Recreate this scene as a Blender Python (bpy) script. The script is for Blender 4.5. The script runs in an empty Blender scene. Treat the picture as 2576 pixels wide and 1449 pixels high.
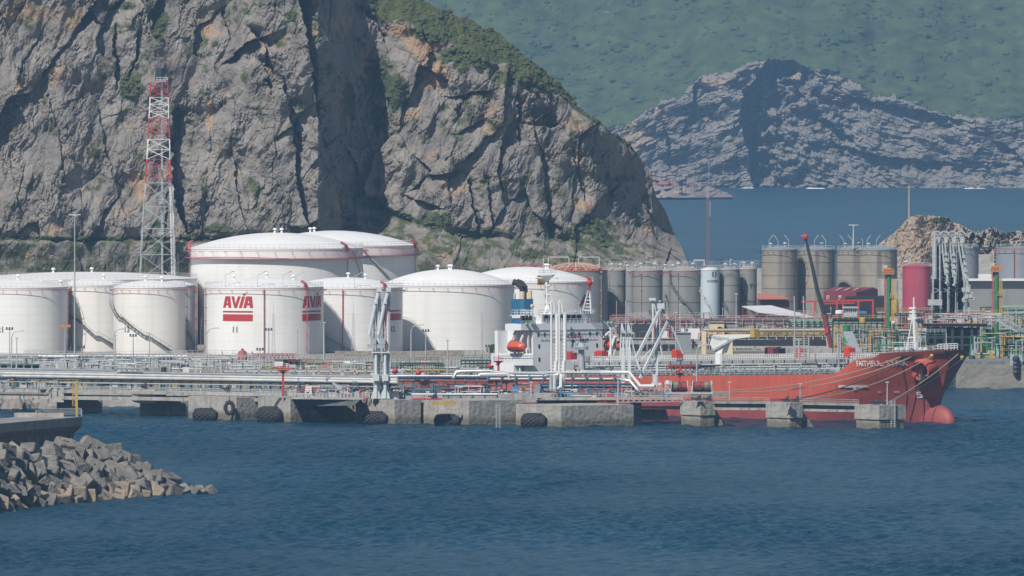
import bpy, math, random
import numpy as np
from mathutils import Vector, Matrix
R = math.radians
random.seed(7); rng = np.random.default_rng(7)
sc = bpy.context.scene
COL = sc.collection
# ---------------- camera, world, sun, exposure ----------------
F, HZ, CX, H = 30000.0, 230.0, 1288.0, 78.5      # long tele lens: focal length in survey pixels, horizon row, centre column, eye height (m)
cam = bpy.data.objects.new('camera', bpy.data.cameras.new('camera')); COL.objects.link(cam)
cam.location = (0, 0, H); cam.rotation_euler = (R(90), 0, 0)
cam.data.sensor_width = 36; cam.data.lens = F/2576*36
cam.data.shift_y = -(724.5-HZ)/2576
cam.data.clip_start = 5; cam.data.clip_end = 30000
sc.camera = cam
SAZ, SEL = R(31), R(47)                            # sun: left of the viewer's back, high summer light
wd = bpy.data.worlds.new('World'); sc.world = wd; wd.use_nodes = True
wn = wd.node_tree; bg = wn.nodes['Background']
sky = wn.nodes.new('ShaderNodeTexSky'); sky.sky_type = 'NISHITA'; sky.sun_disc = False
sky.sun_elevation = SEL; sky.sun_rotation = R(180)+SAZ; sky.air_density = 1.0; sky.dust_density = 0.6; sky.ozone_density = 1.6
wn.links.new(sky.outputs[0], bg.inputs[0]); bg.inputs[1].default_value = 0.06
sun = bpy.data.objects.new('sun', bpy.data.lights.new('sun', 'SUN')); COL.objects.link(sun)
sun.data.energy = 4.9; sun.data.angle = R(0.5); sun.data.color = (1, .945, .87)
sd = Vector((-math.sin(SAZ)*math.cos(SEL), -math.cos(SAZ)*math.cos(SEL), math.sin(SEL)))
sun.rotation_euler = sd.to_track_quat('Z', 'Y').to_euler(); sun.location = (-500, 1500, 900)
sc.view_settings.view_transform = 'Standard'; sc.view_settings.look = 'None'
sc.view_settings.exposure = 0.0; sc.view_settings.gamma = 1
sc.render.engine = 'CYCLES'
sc.cycles.max_bounces = 6; sc.cycles.diffuse_bounces = 2; sc.cycles.glossy_bounces = 2; sc.cycles.volume_bounces = 1
sc.cycles.transmission_bounces = 2; sc.cycles.use_denoising = True
sc.cycles.caustics_reflective = False; sc.cycles.caustics_refractive = False

# ---------------- helpers ----------------
def P(x, y, D): return Vector(((x-CX)*D/F, D, H-(y-HZ)*D/F))     # survey pixel + distance -> world point
def XD(x, D): return (x-CX)*D/F
def ZD(y, D): return H-(y-HZ)*D/F
def DG(y, z=0.0): return F*(H-z)/(y-HZ)                          # distance of a point at height z seen on row y
LOC = {}
def tag(o, label=None, cat=None, group=None, kind=None):
    if label: o['label'] = label
    if cat: o['category'] = cat
    if group: o['group'] = group
    if kind: o['kind'] = kind
    return o
def thing(name, label, cat, loc=(0, 0, 0), group=None, rz=None):
    o = bpy.data.objects.new(name, None); COL.objects.link(o); o.location = loc; o.empty_display_size = 1
    if rz is not None: o.rotation_euler = (0, 0, rz) if not isinstance(rz, tuple) else rz
    LOC[o.name] = Vector(loc) if rz is None else Vector((0, 0, 0))
    return tag(o, label, cat, group)
def copy_tree(o, parent=None):
    c = o.copy(); COL.objects.link(c)
    if o.name in LOC: LOC[c.name] = LOC[o.name]
    if parent is not None: c.parent = parent
    for ch in o.children: copy_tree(ch, c)
    return c
class MB:
    def __init__(s): s.v = []; s.f = []; s.m = []; s.k = 0
    def add(s, vs, fs):
        b = len(s.v); s.v += [tuple(v) for v in vs]; s.f += [tuple(i+b for i in f) for f in fs]; s.m += [s.k]*len(fs)
        return s
    def box(s, c, d, rz=0, tx=1, ty=1):           # centre of base, size, taper at the top
        x, y, h = d[0]/2, d[1]/2, d[2]; cs, sn = math.cos(rz), math.sin(rz)
        q = [(-x, -y, 0), (x, -y, 0), (x, y, 0), (-x, y, 0), (-x*tx, -y*ty, h), (x*tx, -y*ty, h), (x*tx, y*ty, h), (-x*tx, y*ty, h)]
        return s.add([(c[0]+a*cs-b*sn, c[1]+a*sn+b*cs, c[2]+e) for a, b, e in q],
            [(3, 2, 1, 0), (4, 5, 6, 7), (0, 1, 5, 4), (1, 2, 6, 5), (2, 3, 7, 6), (3, 0, 4, 7)])
    def frame(s, a, b):
        d = (Vector(b)-Vector(a)); L = d.length; d = d/L if L > 1e-9 else Vector((0, 0, 1))
        up = Vector((0, 0, 1)) if abs(d.z) < .95 else Vector((0, 1, 0))
        u = d.cross(up).normalized(); return u, u.cross(d).normalized()
    def bar(s, a, b, w, h=None):
        h = h or w; u, n = s.frame(a, b); a, b = Vector(a), Vector(b); u = u*w/2; n = n*h/2
        vs = [p+i*u+j*n for p in (a, b) for i, j in ((-1, -1), (1, -1), (1, 1), (-1, 1))]
        return s.add(vs, [(3, 2, 1, 0), (4, 5, 6, 7), (0, 1, 5, 4), (1, 2, 6, 5), (2, 3, 7, 6), (3, 0, 4, 7)])
    def tube(s, pts, r, n=6, r2=None):
        pts = [Vector(p) for p in pts]; m = len(pts); vs = []
        for i, p in enumerate(pts):
            a, b = pts[max(i-1, 0)], pts[min(i+1, m-1)]; u, w = s.frame(a, b)
            rr = r if r2 is None else r+(r2-r)*i/(m-1)
            vs += [p+rr*(math.cos(t)*u+math.sin(t)*w) for t in (2*math.pi*k/n for k in range(n))]
        fs = [(i*n+k, i*n+(k+1) % n, (i+1)*n+(k+1) % n, (i+1)*n+k) for i in range(m-1) for k in range(n)]
        fs += [tuple(range(n))[::-1], tuple((m-1)*n+k for k in range(n))]
        return s.add(vs, fs)
    def lathe(s, c, prof, n=32, a0=0, a1=2*math.pi, sx=1, sy=1):
        full = abs(a1-a0-2*math.pi) < 1e-6; m = n if full else n+1; vs = []
        for r, z in prof:
            vs += [(c[0]+sx*r*math.cos(a0+(a1-a0)*k/n), c[1]+sy*r*math.sin(a0+(a1-a0)*k/n), c[2]+z) for k in range(m)]
        fs = [(i*m+k, i*m+(k+1) % m, (i+1)*m+(k+1) % m, (i+1)*m+k) for i in range(len(prof)-1) for k in range(n)]
        return s.add(vs, fs)
    def cyl(s, c, r, h, n=16, r2=None):
        r2 = r if r2 is None else r2
        s.lathe(c, [(r, 0), (r2, h)], n); b = len(s.v)
        s.f += [tuple(range(b-2*n, b-n))[::-1], tuple(range(b-n, b))]; s.m += [s.k]*2
        return s
    def ball(s, c, r, n=10, sx=1, sy=1, sz=1):
        m = max(4, n//2)
        return s.lathe(c, [(max(1e-3, r*math.cos(t)), r*sz*math.sin(t)) for t in (math.pi*(i/m-.5) for i in range(m+1))], n, sx=sx, sy=sy)
    def poly(s, pts): return s.add(pts, [tuple(range(len(pts)))])
    def prism(s, pts, ext):                        # polygon pushed along a vector
        n = len(pts); e = Vector(ext); p = [Vector(q) for q in pts]
        return s.add(p+[q+e for q in p], [tuple(range(n))[::-1], tuple(range(n, 2*n))]+[(i, (i+1) % n, n+(i+1) % n, n+i) for i in range(n)])
    def rail(s, pts, h=1.1, sp=1.5, r=.04, mid=1, n=4):   # handrail along a path
        for a, b in zip(pts, pts[1:]):
            a, b = Vector(a), Vector(b); L = (b-a).length; k = max(1, round(L/sp))
            for i in range(k+1):
                p = a.lerp(b, i/k); s.bar(p, p+Vector((0, 0, h)), r*1.6)
            for j in range(mid+1):
                z = Vector((0, 0, h*(j+1)/(mid+1))); s.bar(a+z, b+z, r*2)
        return s
    def lattice(s, a, b, w0, w1, nb, r, chord=None, brace='x'):   # four-legged lattice between two points (vertical or sloping)
        a, b = Vector(a), Vector(b); u, n = s.frame(a, b); cr = chord or r*1.6
        def cor(t): 
            p = a.lerp(b, t); w = (w0+(w1-w0)*t)/2; return [p+i*w*u+j*w*n for i, j in ((-1, -1), (1, -1), (1, 1), (-1, 1))]
        for q0, q1 in zip(cor(0), cor(1)): s.bar(q0, q1, cr)
        for i in range(nb):
            A, B = cor(i/nb), cor((i+1)/nb)
            for k in range(4):
                j = (k+1) % 4; s.bar(B[k], B[j], r)
                if brace == 'x' or (i+k) % 2: s.bar(A[k], B[j], r)
                if brace == 'x' or not (i+k) % 2: s.bar(A[j], B[k], r)
        return s
    def build(s, name, mat, parent=None, loc=None, smooth=False, label=None, kind=None, cat=None, group=None):
        me = bpy.data.meshes.new(name)
        off = Vector((0, 0, 0))
        if parent is not None: off = LOC.get(parent.name, Vector((0, 0, 0)))
        elif loc is not None: off = Vector(loc)
        me.from_pydata([(v[0]-off[0], v[1]-off[1], v[2]-off[2]) for v in s.v], [], s.f)
        mats = mat if isinstance(mat, (list, tuple)) else [mat]
        for m in mats: me.materials.append(m)
        if len(mats) > 1: me.polygons.foreach_set('material_index', s.m)
        if smooth:
            me.polygons.foreach_set('use_smooth', [True]*len(me.polygons)); me.set_sharp_from_angle(angle=R(38))
        me.update()
        o = bpy.data.objects.new(name, me); COL.objects.link(o)
        if parent is not None: o.parent = parent; LOC[o.name] = off
        elif loc is not None: o.location = off
        return tag(o, label, cat, group, kind)

# ---------------- materials ----------------
def mat(name, c1, c2=None, rough=.6, metal=0, sc1=1.0, streak=0, bump=0, c3=None, coord='Object', spec=.5, det=6, course=0):
    m = bpy.data.materials.new(name); m.use_nodes = True; t = m.node_tree; N = t.nodes; L = t.links
    b = N['Principled BSDF']; b.inputs['Roughness'].default_value = rough; b.inputs['Metallic'].default_value = metal
    b.inputs['Specular IOR Level'].default_value = spec
    c2 = c2 or tuple(x*.82 for x in c1)
    tc = N.new('ShaderNodeTexCoord'); mp = N.new('ShaderNodeMapping'); L.new(tc.outputs[coord], mp.inputs[0])
    mp.inputs['Scale'].default_value = (sc1, sc1, sc1)
    n = N.new('ShaderNodeTexNoise'); n.inputs['Scale'].default_value = 1; n.inputs['Detail'].default_value = det; L.new(mp.outputs[0], n.inputs['Vector'])
    rp = N.new('ShaderNodeValToRGB'); rp.color_ramp.elements[0].position = .32; rp.color_ramp.elements[1].position = .68
    rp.color_ramp.elements[0].color = (*c2, 1); rp.color_ramp.elements[1].color = (*c1, 1)
    L.new(n.outputs[0], rp.inputs[0]); out = rp.outputs[0]
    if streak:
        mp2 = N.new('ShaderNodeMapping'); mp2.inputs['Scale'].default_value = (sc1*3, sc1*3, sc1*.12); L.new(tc.outputs[coord], mp2.inputs[0])
        n2 = N.new('ShaderNodeTexNoise'); n2.inputs['Scale'].default_value = 1; n2.inputs['Detail'].default_value = 5; L.new(mp2.outputs[0], n2.inputs['Vector'])
        r2 = N.new('ShaderNodeValToRGB'); r2.color_ramp.elements[0].position = .5; r2.color_ramp.elements[1].position = .72
        r2.color_ramp.elements[0].color = (0, 0, 0, 1); r2.color_ramp.elements[1].color = (streak, streak, streak, 1); L.new(n2.outputs[0], r2.inputs[0])
        mx = N.new('ShaderNodeMixRGB'); L.new(r2.outputs[0], mx.inputs[0]); L.new(out, mx.inputs[1]); mx.inputs[2].default_value = (*(c3 or tuple(x*.4 for x in c1)), 1); out = mx.outputs[0]
    if course:                                     # faint weld lines between plate courses
        g = N.new('ShaderNodeNewGeometry'); sx = N.new('ShaderNodeSeparateXYZ'); L.new(g.outputs['Position'], sx.inputs[0])
        dv = N.new('ShaderNodeMath'); dv.operation = 'DIVIDE'; L.new(sx.outputs[2], dv.inputs[0]); dv.inputs[1].default_value = course
        fr = N.new('ShaderNodeMath'); fr.operation = 'FRACT'; L.new(dv.outputs[0], fr.inputs[0])
        lt = N.new('ShaderNodeMath'); lt.operation = 'LESS_THAN'; L.new(fr.outputs[0], lt.inputs[0]); lt.inputs[1].default_value = .07
        ml = N.new('ShaderNodeMath'); ml.operation = 'MULTIPLY'; L.new(lt.outputs[0], ml.inputs[0]); ml.inputs[1].default_value = .16
        cx = N.new('ShaderNodeMixRGB'); L.new(ml.outputs[0], cx.inputs[0]); L.new(out, cx.inputs[1]); cx.inputs[2].default_value = (*tuple(x*.45 for x in c1), 1); out = cx.outputs[0]
    L.new(out, b.inputs['Base Color'])
    if bump:
        bp = N.new('ShaderNodeBump'); bp.inputs['Strength'].default_value = bump; bp.inputs['Distance'].default_value = .3/sc1
        n3 = N.new('ShaderNodeTexNoise'); n3.inputs['Scale'].default_value = 3; n3.inputs['Detail'].default_value = 8; L.new(mp.outputs[0], n3.inputs['Vector'])
        L.new(n3.outputs[0], bp.inputs['Height']); L.new(bp.outputs[0], b.inputs['Normal'])
    return m

# ---------------- numpy noise ----------------
def _h(ix, iy, seed):
    n = (ix.astype(np.int64)*374761393+iy.astype(np.int64)*668265263+seed*2147483647+seed*974711) & 0x7fffffff
    n = ((n ^ (n >> 13))*1274126177) & 0x7fffffff; n = ((n ^ (n >> 16))*69069+seed) & 0x7fffffff
    return ((n ^ (n >> 11)) & 0xffffff)/float(0xffffff)
def gn(x, y, seed=0):
    xi, yi = np.floor(x), np.floor(y); fx, fy = x-xi, y-yi; u = fx*fx*fx*(fx*(fx*6-15)+10); v = fy*fy*fy*(fy*(fy*6-15)+10)
    def g(dx, dy):
        a = _h(xi+dx, yi+dy, seed)*2*np.pi; return np.cos(a)*(fx-dx)+np.sin(a)*(fy-dy)
    a = g(0, 0)*(1-u)+g(1, 0)*u; b = g(0, 1)*(1-u)+g(1, 1)*u
    return (a*(1-v)+b*v)*1.5
def fbm(x, y, o=5, seed=0, ridge=False, g=.5):
    s = 0; a = 1; t = 0
    for i in range(o):
        n = gn(x, y, seed+i*17); s = s+a*((1-2*np.abs(n)) if ridge else n); t += a; a *= g; x = x*2.03+11.7; y = y*2.03-5.3
    return s/t
def cells(x, y, seed=0):                           # nearest jittered cell: random value, random tilt -> faceted blocks; and edge closeness
    xi, yi = np.floor(x), np.floor(y); d1 = np.full(x.shape, 9.); d2 = d1.copy(); val = np.zeros(x.shape)
    for i in (-1, 0, 1):
        for j in (-1, 0, 1):
            cx, cy = xi+i, yi+j; px = cx+_h(cx, cy, seed); py = cy+_h(cx, cy, seed+5)
            dx, dy = x-px, y-py; d = dx*dx+dy*dy
            ca = _h(cx, cy, seed+9); tx = _h(cx, cy, seed+13)-.5; ty = _h(cx, cy, seed+21)-.5
            h = ca+1.6*(dx*tx+dy*ty); nw = d < d1
            d2 = np.where(nw, d1, np.minimum(d2, d)); val = np.where(nw, h, val); d1 = np.where(nw, d, d1)
    return val, np.sqrt(d2)-np.sqrt(d1)
def seg_field(X, Y, pts):                          # distance to a polyline and the side of it
    best = np.full(X.shape, 1e9); side = np.zeros(X.shape)
    for (x0, y0), (x1, y1) in zip(pts, pts[1:]):
        dx, dy = x1-x0, y1-y0; L2 = dx*dx+dy*dy; t = np.clip(((X-x0)*dx+(Y-y0)*dy)/L2, 0, 1)
        ex, ey = X-(x0+t*dx), Y-(y0+t*dy); d = np.sqrt(ex*ex+ey*ey); nw = d < best
        side = np.where(nw, np.sign(dx*(Y-y0)-dy*(X-x0)), side); best = np.where(nw, d, best)
    return best, side
def interp(x, pts): a = np.array(pts, float); return np.interp(x, a[:, 0], a[:, 1])
def sstep(a, b, x): t = np.clip((x-a)/(b-a), 0, 1); return t*t*(3-2*t)
def blobs(X, Y, lst):
    s = np.zeros(X.shape)
    for x, y, rx, ry, w in lst: s = np.maximum(s, w*np.exp(-(((X-x)/rx)**2+((Y-y)/ry)**2)))
    return s
def grid_obj(name, V, nr, nc, mats, attrs=None, kind='structure', smooth=False):
    me = bpy.data.meshes.new(name); n = nr*nc
    i = np.arange(nr-1)[:, None]*nc+np.arange(nc-1)[None, :]
    fc = np.stack([i, i+1, i+nc+1, i+nc], -1).reshape(-1, 4); nf = len(fc)
    me.vertices.add(n); me.vertices.foreach_set('co', V.astype(np.float32).ravel())
    me.loops.add(nf*4); me.loops.foreach_set('vertex_index', fc.astype(np.int32).ravel())
    me.polygons.add(nf); me.polygons.foreach_set('loop_start', np.arange(nf, dtype=np.int32)*4)
    me.polygons.foreach_set('use_smooth', np.full(nf, smooth))
    me.update(calc_edges=True); me.validate()
    for k, a in (attrs or {}).items():
        at = me.attributes.new(k, 'FLOAT', 'POINT'); at.data.foreach_set('value', a.astype(np.float32).ravel())
    for m in mats: me.materials.append(m)
    o = bpy.data.objects.new(name, me); COL.objects.link(o)
    if kind: o['kind'] = kind
    return o
def rock_mat(name, rock, rock2, ochre, veg, veg2, sc1=1.0, bump=.5, red=(.2, .08, .06)):
    m = bpy.data.materials.new(name); m.use_nodes = True; t = m.node_tree; N = t.nodes; L = t.links; b = N['Principled BSDF']
    b.inputs['Roughness'].default_value = .95; b.inputs['Specular IOR Level'].default_value = .15
    g = N.new('ShaderNodeNewGeometry')
    def noise(s, det=8, z=1.0, rot=0):
        mp = N.new('ShaderNodeMapping'); mp.inputs['Scale'].default_value = (s, s, s*z); mp.inputs['Rotation'].default_value = (0, rot, 0); L.new(g.outputs['Position'], mp.inputs[0])
        n = N.new('ShaderNodeTexNoise'); n.inputs['Scale'].default_value = 1; n.inputs['Detail'].default_value = det; n.inputs['Roughness'].default_value = .62; L.new(mp.outputs[0], n.inputs['Vector']); return n.outputs[0]
    def ramp(v, a, c, p0=.35, p1=.65):
        r = N.new('ShaderNodeValToRGB'); r.color_ramp.elements[0].position = p0; r.color_ramp.elements[1].position = p1
        r.color_ramp.elements[0].color = (*a, 1); r.color_ramp.elements[1].color = (*c, 1); L.new(v, r.inputs[0]); return r.outputs[0]
    def mix(f, a, c):
        x = N.new('ShaderNodeMixRGB'); L.new(f, x.inputs[0]); L.new(a, x.inputs[1]); L.new(c, x.inputs[2]); return x.outputs[0]
    def msk(attr, v, k=1.6, th=.5):                # attribute + noise, sharpened
        a = N.new('ShaderNodeAttribute'); a.attribute_name = attr
        ad = N.new('ShaderNodeMath'); ad.operation = 'MULTIPLY_ADD'; L.new(v, ad.inputs[0]); ad.inputs[1].default_value = k; L.new(a.outputs['Fac'], ad.inputs[2])
        r = N.new('ShaderNodeMapRange'); r.inputs[1].default_value = th+k*.5-.09; r.inputs[2].default_value = th+k*.5+.09; L.new(ad.outputs[0], r.inputs[0]); return r.outputs[0]
    base = ramp(noise(.12*sc1, 9, .5, .4), rock2, rock)
    fine = ramp(noise(1.1*sc1, 6), (.68,)*3, (1.25,)*3, .25, .75)
    mu = N.new('ShaderNodeMixRGB'); mu.blend_type = 'MULTIPLY'; mu.inputs[0].default_value = .75; L.new(base, mu.inputs[1]); L.new(fine, mu.inputs[2]); base = mu.outputs[0]
    o1 = mix(msk('ochre', noise(.09*sc1, 9), 1.3), base, ramp(noise(.5*sc1), tuple(x*.72 for x in ochre), ochre))
    rd = N.new('ShaderNodeRGB'); rd.outputs[0].default_value = (*red, 1)
    o1 = mix(msk('red', noise(.15*sc1, 6, 1, .7), 1.2), o1, rd.outputs[0])
    o2 = mix(msk('veg', noise(.25*sc1, 9), 1.5), o1, ramp(noise(.32*sc1, 8), veg2, veg, .38, .62))
    L.new(o2, b.inputs['Base Color'])
    bp = N.new('ShaderNodeBump'); bp.inputs['Strength'].default_value = bump; bp.inputs['Distance'].default_value = 1.2/sc1
    L.new(noise(.8*sc1, 9), bp.inputs['Height']); L.new(bp.outputs[0], b.inputs['Normal'])
    return m
# ---------------- sea ----------------
def water_mat():
    m = bpy.data.materials.new('sea_water'); m.use_nodes = True; t = m.node_tree; N = t.nodes; L = t.links; b = N['Principled BSDF']
    b.inputs['Base Color'].default_value = (.001, .057, .106, 1); b.inputs['Roughness'].default_value = .22; b.inputs['IOR'].default_value = 1.33; b.inputs['Specular IOR Level'].default_value = .22
    g = N.new('ShaderNodeNewGeometry')
    def nz(sx, sy, det=4, r=.55):
        mp = N.new('ShaderNodeMapping'); mp.inputs['Scale'].default_value = (sx, sy, 1); mp.inputs['Rotation'].default_value = (0, 0, R(12)); L.new(g.outputs['Position'], mp.inputs[0])
        n = N.new('ShaderNodeTexNoise'); n.inputs['Scale'].default_value = 1; n.inputs['Detail'].default_value = det; n.inputs['Roughness'].default_value = r; L.new(mp.outputs[0], n.inputs['Vector']); return n.outputs[0]
    big = nz(.010, .0035, 5); mid = nz(.42, .085, 5, .6); fin = nz(1.6, 1.1, 4, .7)
    mr = N.new('ShaderNodeMapRange'); mr.inputs[1].default_value = .35; mr.inputs[2].default_value = .65; mr.inputs[3].default_value = .55; mr.inputs[4].default_value = 1.0; L.new(big, mr.inputs[0])
    b1 = N.new('ShaderNodeBump'); b1.inputs['Distance'].default_value = 1.3; L.new(mr.outputs[0], b1.inputs['Strength']); L.new(fin, b1.inputs['Height'])
    b2 = N.new('ShaderNodeBump'); b2.inputs['Distance'].default_value = 4.5; b2.inputs['Strength'].default_value = .8; L.new(mid, b2.inputs['Height']); L.new(b1.outputs[0], b2.inputs['Normal'])
    L.new(b2.outputs[0], b.inputs['Normal'])
    return m
gx = np.concatenate([[-9000, -4000, -1500, -700, -350, -220], np.arange(-172, 172.1, .8), [220, 350, 700, 1500, 4000, 9000]])
gy = np.concatenate([[-400, 800, 1400, 1700], np.arange(1820, 2950, 1.15), np.arange(2952, 3300, 4), [3400, 3600, 4000, 4600, 5400, 6500, 8000, 10000, 12000, 14500]])
WX, WY = np.meshgrid(gx, gy); inn = (np.abs(WX) < 172)*(WY > 1815)*(WY < 3300)*1.0
wind = .55+.9*sstep(-.35, .35, fbm(WX/95, WY/260, 4, 301))
ux, uy = WX+.22*WY, WY-.22*WX
WZ = inn*wind*(.30*gn(ux/3.6, uy/5.0, 302)+.26*gn(ux/1.9, uy/2.8, 303)+.12*gn(ux/11, uy/14, 304)-.05)
grid_obj('water', np.stack([WX, WY, WZ-.05], -1), len(gy), len(gx), [water_mat()], smooth=True)

# ---------------- headland cliff ----------------
NC, NR = 1250, 460
xs = np.linspace(-170, 1742, NC); SIL = [(-170, -190), (300, -170), (700, -110), (940, -55), (1065, 0), (1120, 22), (1180, 50), (1245, 80), (1290, 115), (1330, 147), (1375, 185), (1410, 215), (1440, 243), (1465, 272), (1500, 302), (1530, 322), (1581, 363), (1608, 390), (1626, 412), (1643, 470), (1652, 500), (1670, 530), (1695, 580), (1715, 620), (1730, 660), (1742, 700)]
yc = interp(xs, SIL) + 7*gn(xs/41., xs*0+.3, 2)+5*gn(xs/17., xs*0+.3, 3)+3*gn(xs/6., xs*0+.3, 4)
yb = 735.
v = np.linspace(0, 1, NR)[:, None]; X = np.repeat(xs[None, :], NR, 0); Y = yb+(yc[None, :]-yb)*v
yc2 = np.repeat(yc[None, :], NR, 0)
tal = interp(xs, [(-170, 606), (300, 604), (480, 606), (560, 590), (860, 585), (900, 485), (1000, 540), (1080, 565), (1250, 590), (1420, 596), (1560, 600), (1700, 690)])[None, :]+6*gn(X/40, Y/40, 8)
capl = interp(xs, [(-170, -900), (760, -300), (860, -40), (900, 0), (960, 28), (1040, 60), (1100, 82), (1160, 112), (1240, 148), (1330, 186), (1400, 232), (1480, 296), (1600, 384)])[None, :]+9*gn(X/50, Y/50, 61)+4*gn(X/15, Y/15, 62)
tz = sstep(-9, 9, Y-tal); cz = sstep(-14, 14, capl-Y); cot = .30+.65*tz+1.6*cz
bench = np.exp(-((Y-606-4*gn(X/60, Y*0, 5))/4)**2)
cot = cot+bench*(7-5.5*sstep(470, 640, X))
cot = cot-(cot-.18)*sstep(608, 622, Y)*sstep(1150, 950, X)
dy = np.abs(np.diff(Y, axis=0, prepend=Y[:1]))
D = interp(xs, [(-170, 3640), (1060, 3670), (1742, 3700)])[None, :]+np.cumsum(cot*dy/8.4, 0)
D += interp(xs, [(-170, -10), (300, 0), (700, -14), (800, -16), (870, 10), (950, 26), (1100, 6), (1350, 0), (1500, 10), (1640, 40), (1742, 90)])[None, :]*sstep(690, 560, Y)
wx = X+14*fbm(X/60, Y/60, 3, 31); wy = Y+14*fbm(X/60, Y/60, 3, 37)
rockw = (1-.6*tz)*(1-.88*cz)
D -= rockw*(12*fbm(X/210, Y/330, 4, 41)+4*np.abs(fbm((X+Y*.4)/95, Y/260, 3, 43)))
rghm = sstep(-.25, .3, fbm(X/110, Y/110, 3, 44))
rx = wx*.93+wy*.36; ry = wy*.93-wx*.36            # bedding direction: steep, leaning to the right
c1, e1 = cells(rx/95, ry/210, 51); c2, e2 = cells(rx/34, ry/70, 52); c3, e3 = cells(wx/11, wy/17, 53)
D -= rockw*(5.0*c1+1.3*c2*(.2+.8*rghm)+.5*c3*(.25+rghm)-.4*np.clip(.06-e1, 0, 1)/.06)
D -= rockw*((.35+1.0*rghm)*fbm(rx/18, ry/44, 4, 71, True)+(.15+.35*rghm)*fbm(X/6, Y/6, 3, 73))
CR = [([(752, 10), (768, 72), (780, 143), (800, 296), (822, 382), (846, 468), (860, 575)], 16, 40), ([(655, 160), (711, 205), (726, 267), (740, 382), (750, 477), (773, 573)], 8, 34),
      ([(436, 290), (430, 358), (432, 430), (444, 525), (470, 595)], 11, 46), ([(640, 85), (668, 110), (664, 175), (676, 215)], 6, 28), ([(582, 140), (610, 112), (665, 92)][::-1], 8, 40),
      ([(290, 80), (284, 130), (290, 195)], 4.5, 22), ([(345, 90), (338, 150), (325, 185)], 4, 22), ([(200, 60), (222, 30), (250, -10)][::-1], 7, 28), ([(1300, 262), (1306, 350)], 3.2, 12),
      ([(1338, 280), (1346, 330), (1362, 390)], 3.6, 12), ([(1366, 400), (1372, 480), (1380, 585)], 5.5, 20), ([(1382, 250), (1374, 320)], 3, 12), ([(1512, 390), (1534, 490)], 4, 14), ([(1183, 465), (1188, 520), (1200, 572)], 5, 18),
      ([(1222, 450), (1230, 510), (1242, 572)], 3.6, 14), ([(1045, 500), (1090, 516)][::-1], 4, 16), ([(1050, 462), (1080, 440), (1133, 432)][::-1], 5, 18), ([(1150, 240), (1209, 229)][::-1], 4, 16), ([(1165, 325), (1205, 305)][::-1], 4, 16),
      ([(1620, 500), (1632, 545), (1650, 600)], 3.5, 14), ([(1440, 380), (1452, 440), (1470, 500)], 2.5, 12), ([(590, 420), (600, 520), (625, 580)], 2.5, 16), ([(250, 290), (262, 380), (300, 470)], 2.5, 14), ([(120, 240), (150, 330), (160, 450)], 2.2, 12), ([(1065, 78), (1085, 130), (1060, 190)], 4, 22), ([(905, 20), (945, 60), (962, 92)], 7, 26), ([(560, 40), (575, 90)], 3.5, 14), ([(880, 390), (905, 430), (920, 480)], -4, 40)]
for pts, A, w in CR:
    d, s = seg_field(wx*.6+X*.4+5*gn(X/30, Y/16, 301)+3*gn(X/9, Y/9, 302), wy*.6+Y*.4, pts)
    ys = [p[1] for p in pts]; xs_ = [p[0] for p in pts]
    fade = np.exp(-(np.clip(np.minimum(Y-min(ys)+6, max(ys)+6-Y), -99, 0)/14)**2)*np.exp(-(np.clip(np.minimum(X-min(xs_)+8+abs(w)*2.6, max(xs_)+8+w*2.6-X), -99, 0)/14)**2)
    D += np.where(s < 0, A*np.exp(-d/w), 0)*fade
veg = .33+.3*fbm(X/70, Y/70, 3, 95)+0*X; veg = np.maximum(veg, blobs(X, Y, [(1010, 20, 130, 42, 1.1), (1130, 80, 110, 40, 1.1), (1190, 140, 110, 45, .95), (1290, 190, 80, 40, .8), (400, 55, 26, 75, .95), (330, 215, 34, 38, 1.), (300, 15, 60, 18, .8), (950, 190, 55, 90, .72), (1000, 230, 40, 60, .95), (1100, 555, 50, 26, 1.), (1200, 585, 90, 22, .85),
    (960, 300, 45, 90, .66), (940, 510, 60, 28, .85), (1010, 545, 60, 22, .7), (1480, 570, 110, 44, .72), (1500, 610, 120, 40, .7), (1330, 640, 80, 24, .75), (550, 575, 60, 16, .9), (480, 600, 40, 14, .85), (1380, 300, 60, 60, .55), (1360, 215, 70, 40, .75), (100, 130, 90, 12, .45), (670, 10, 120, 14, .6), (1450, 460, 60, 40, .5), (200, 640, 120, 24, .4), (700, 110, 30, 30, .5), (740, 40, 40, 40, .6), (1150, 300, 60, 50, .5), (1250, 330, 50, 60, .5), (1560, 440, 50, 60, .55), (880, 250, 30, 90, .7), (620, 200, 30, 30, .55), (470, 130, 30, 20, .55)]))
veg = np.maximum(veg, np.where(Y < capl, 1.2, 0))
veg = np.maximum(veg, np.where(X < 1000, .8, .5)*np.exp(-((Y-600)/9)**2)*(X < 1400))
veg = np.maximum(veg, np.where(Y > tal, .50, .22))
och = blobs(X, Y, [(1085, 180, 42, 50, 1.), (1060, 110, 50, 40, .85), (1000, 75, 60, 25, .7), (60, 30, 210, 45, .62), (526, 285, 11, 52, .95), (1300, 280, 40, 60, .45), (350, 470, 46, 60, .6), (210, 110, 60, 40, .55), (920, 140, 30, 60, .6), (1000, 420, 60, 140, .42), (1430, 330, 70, 90, .46), (60, 640, 90, 24, .5), (940, 250, 40, 40, .5), (180, 60, 60, 60, .6), (610, 60, 130, 60, .42), (850, 60, 60, 40, .6)])
och = np.maximum(och, .30+.25*fbm(X/90, Y/60, 3, 97)+.04*tz)
bush = np.clip(veg-.45, 0, 1)
D -= bush*.9*np.clip(fbm(X/7, Y/6, 3, 91)+.2, 0, 1)*2
HEAD = (X, Y, D, veg)
PX = (X-CX)*D/F; PZ = H-(Y-HZ)*D/F
front = np.stack([PX, D, PZ], -1)
back = []
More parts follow.
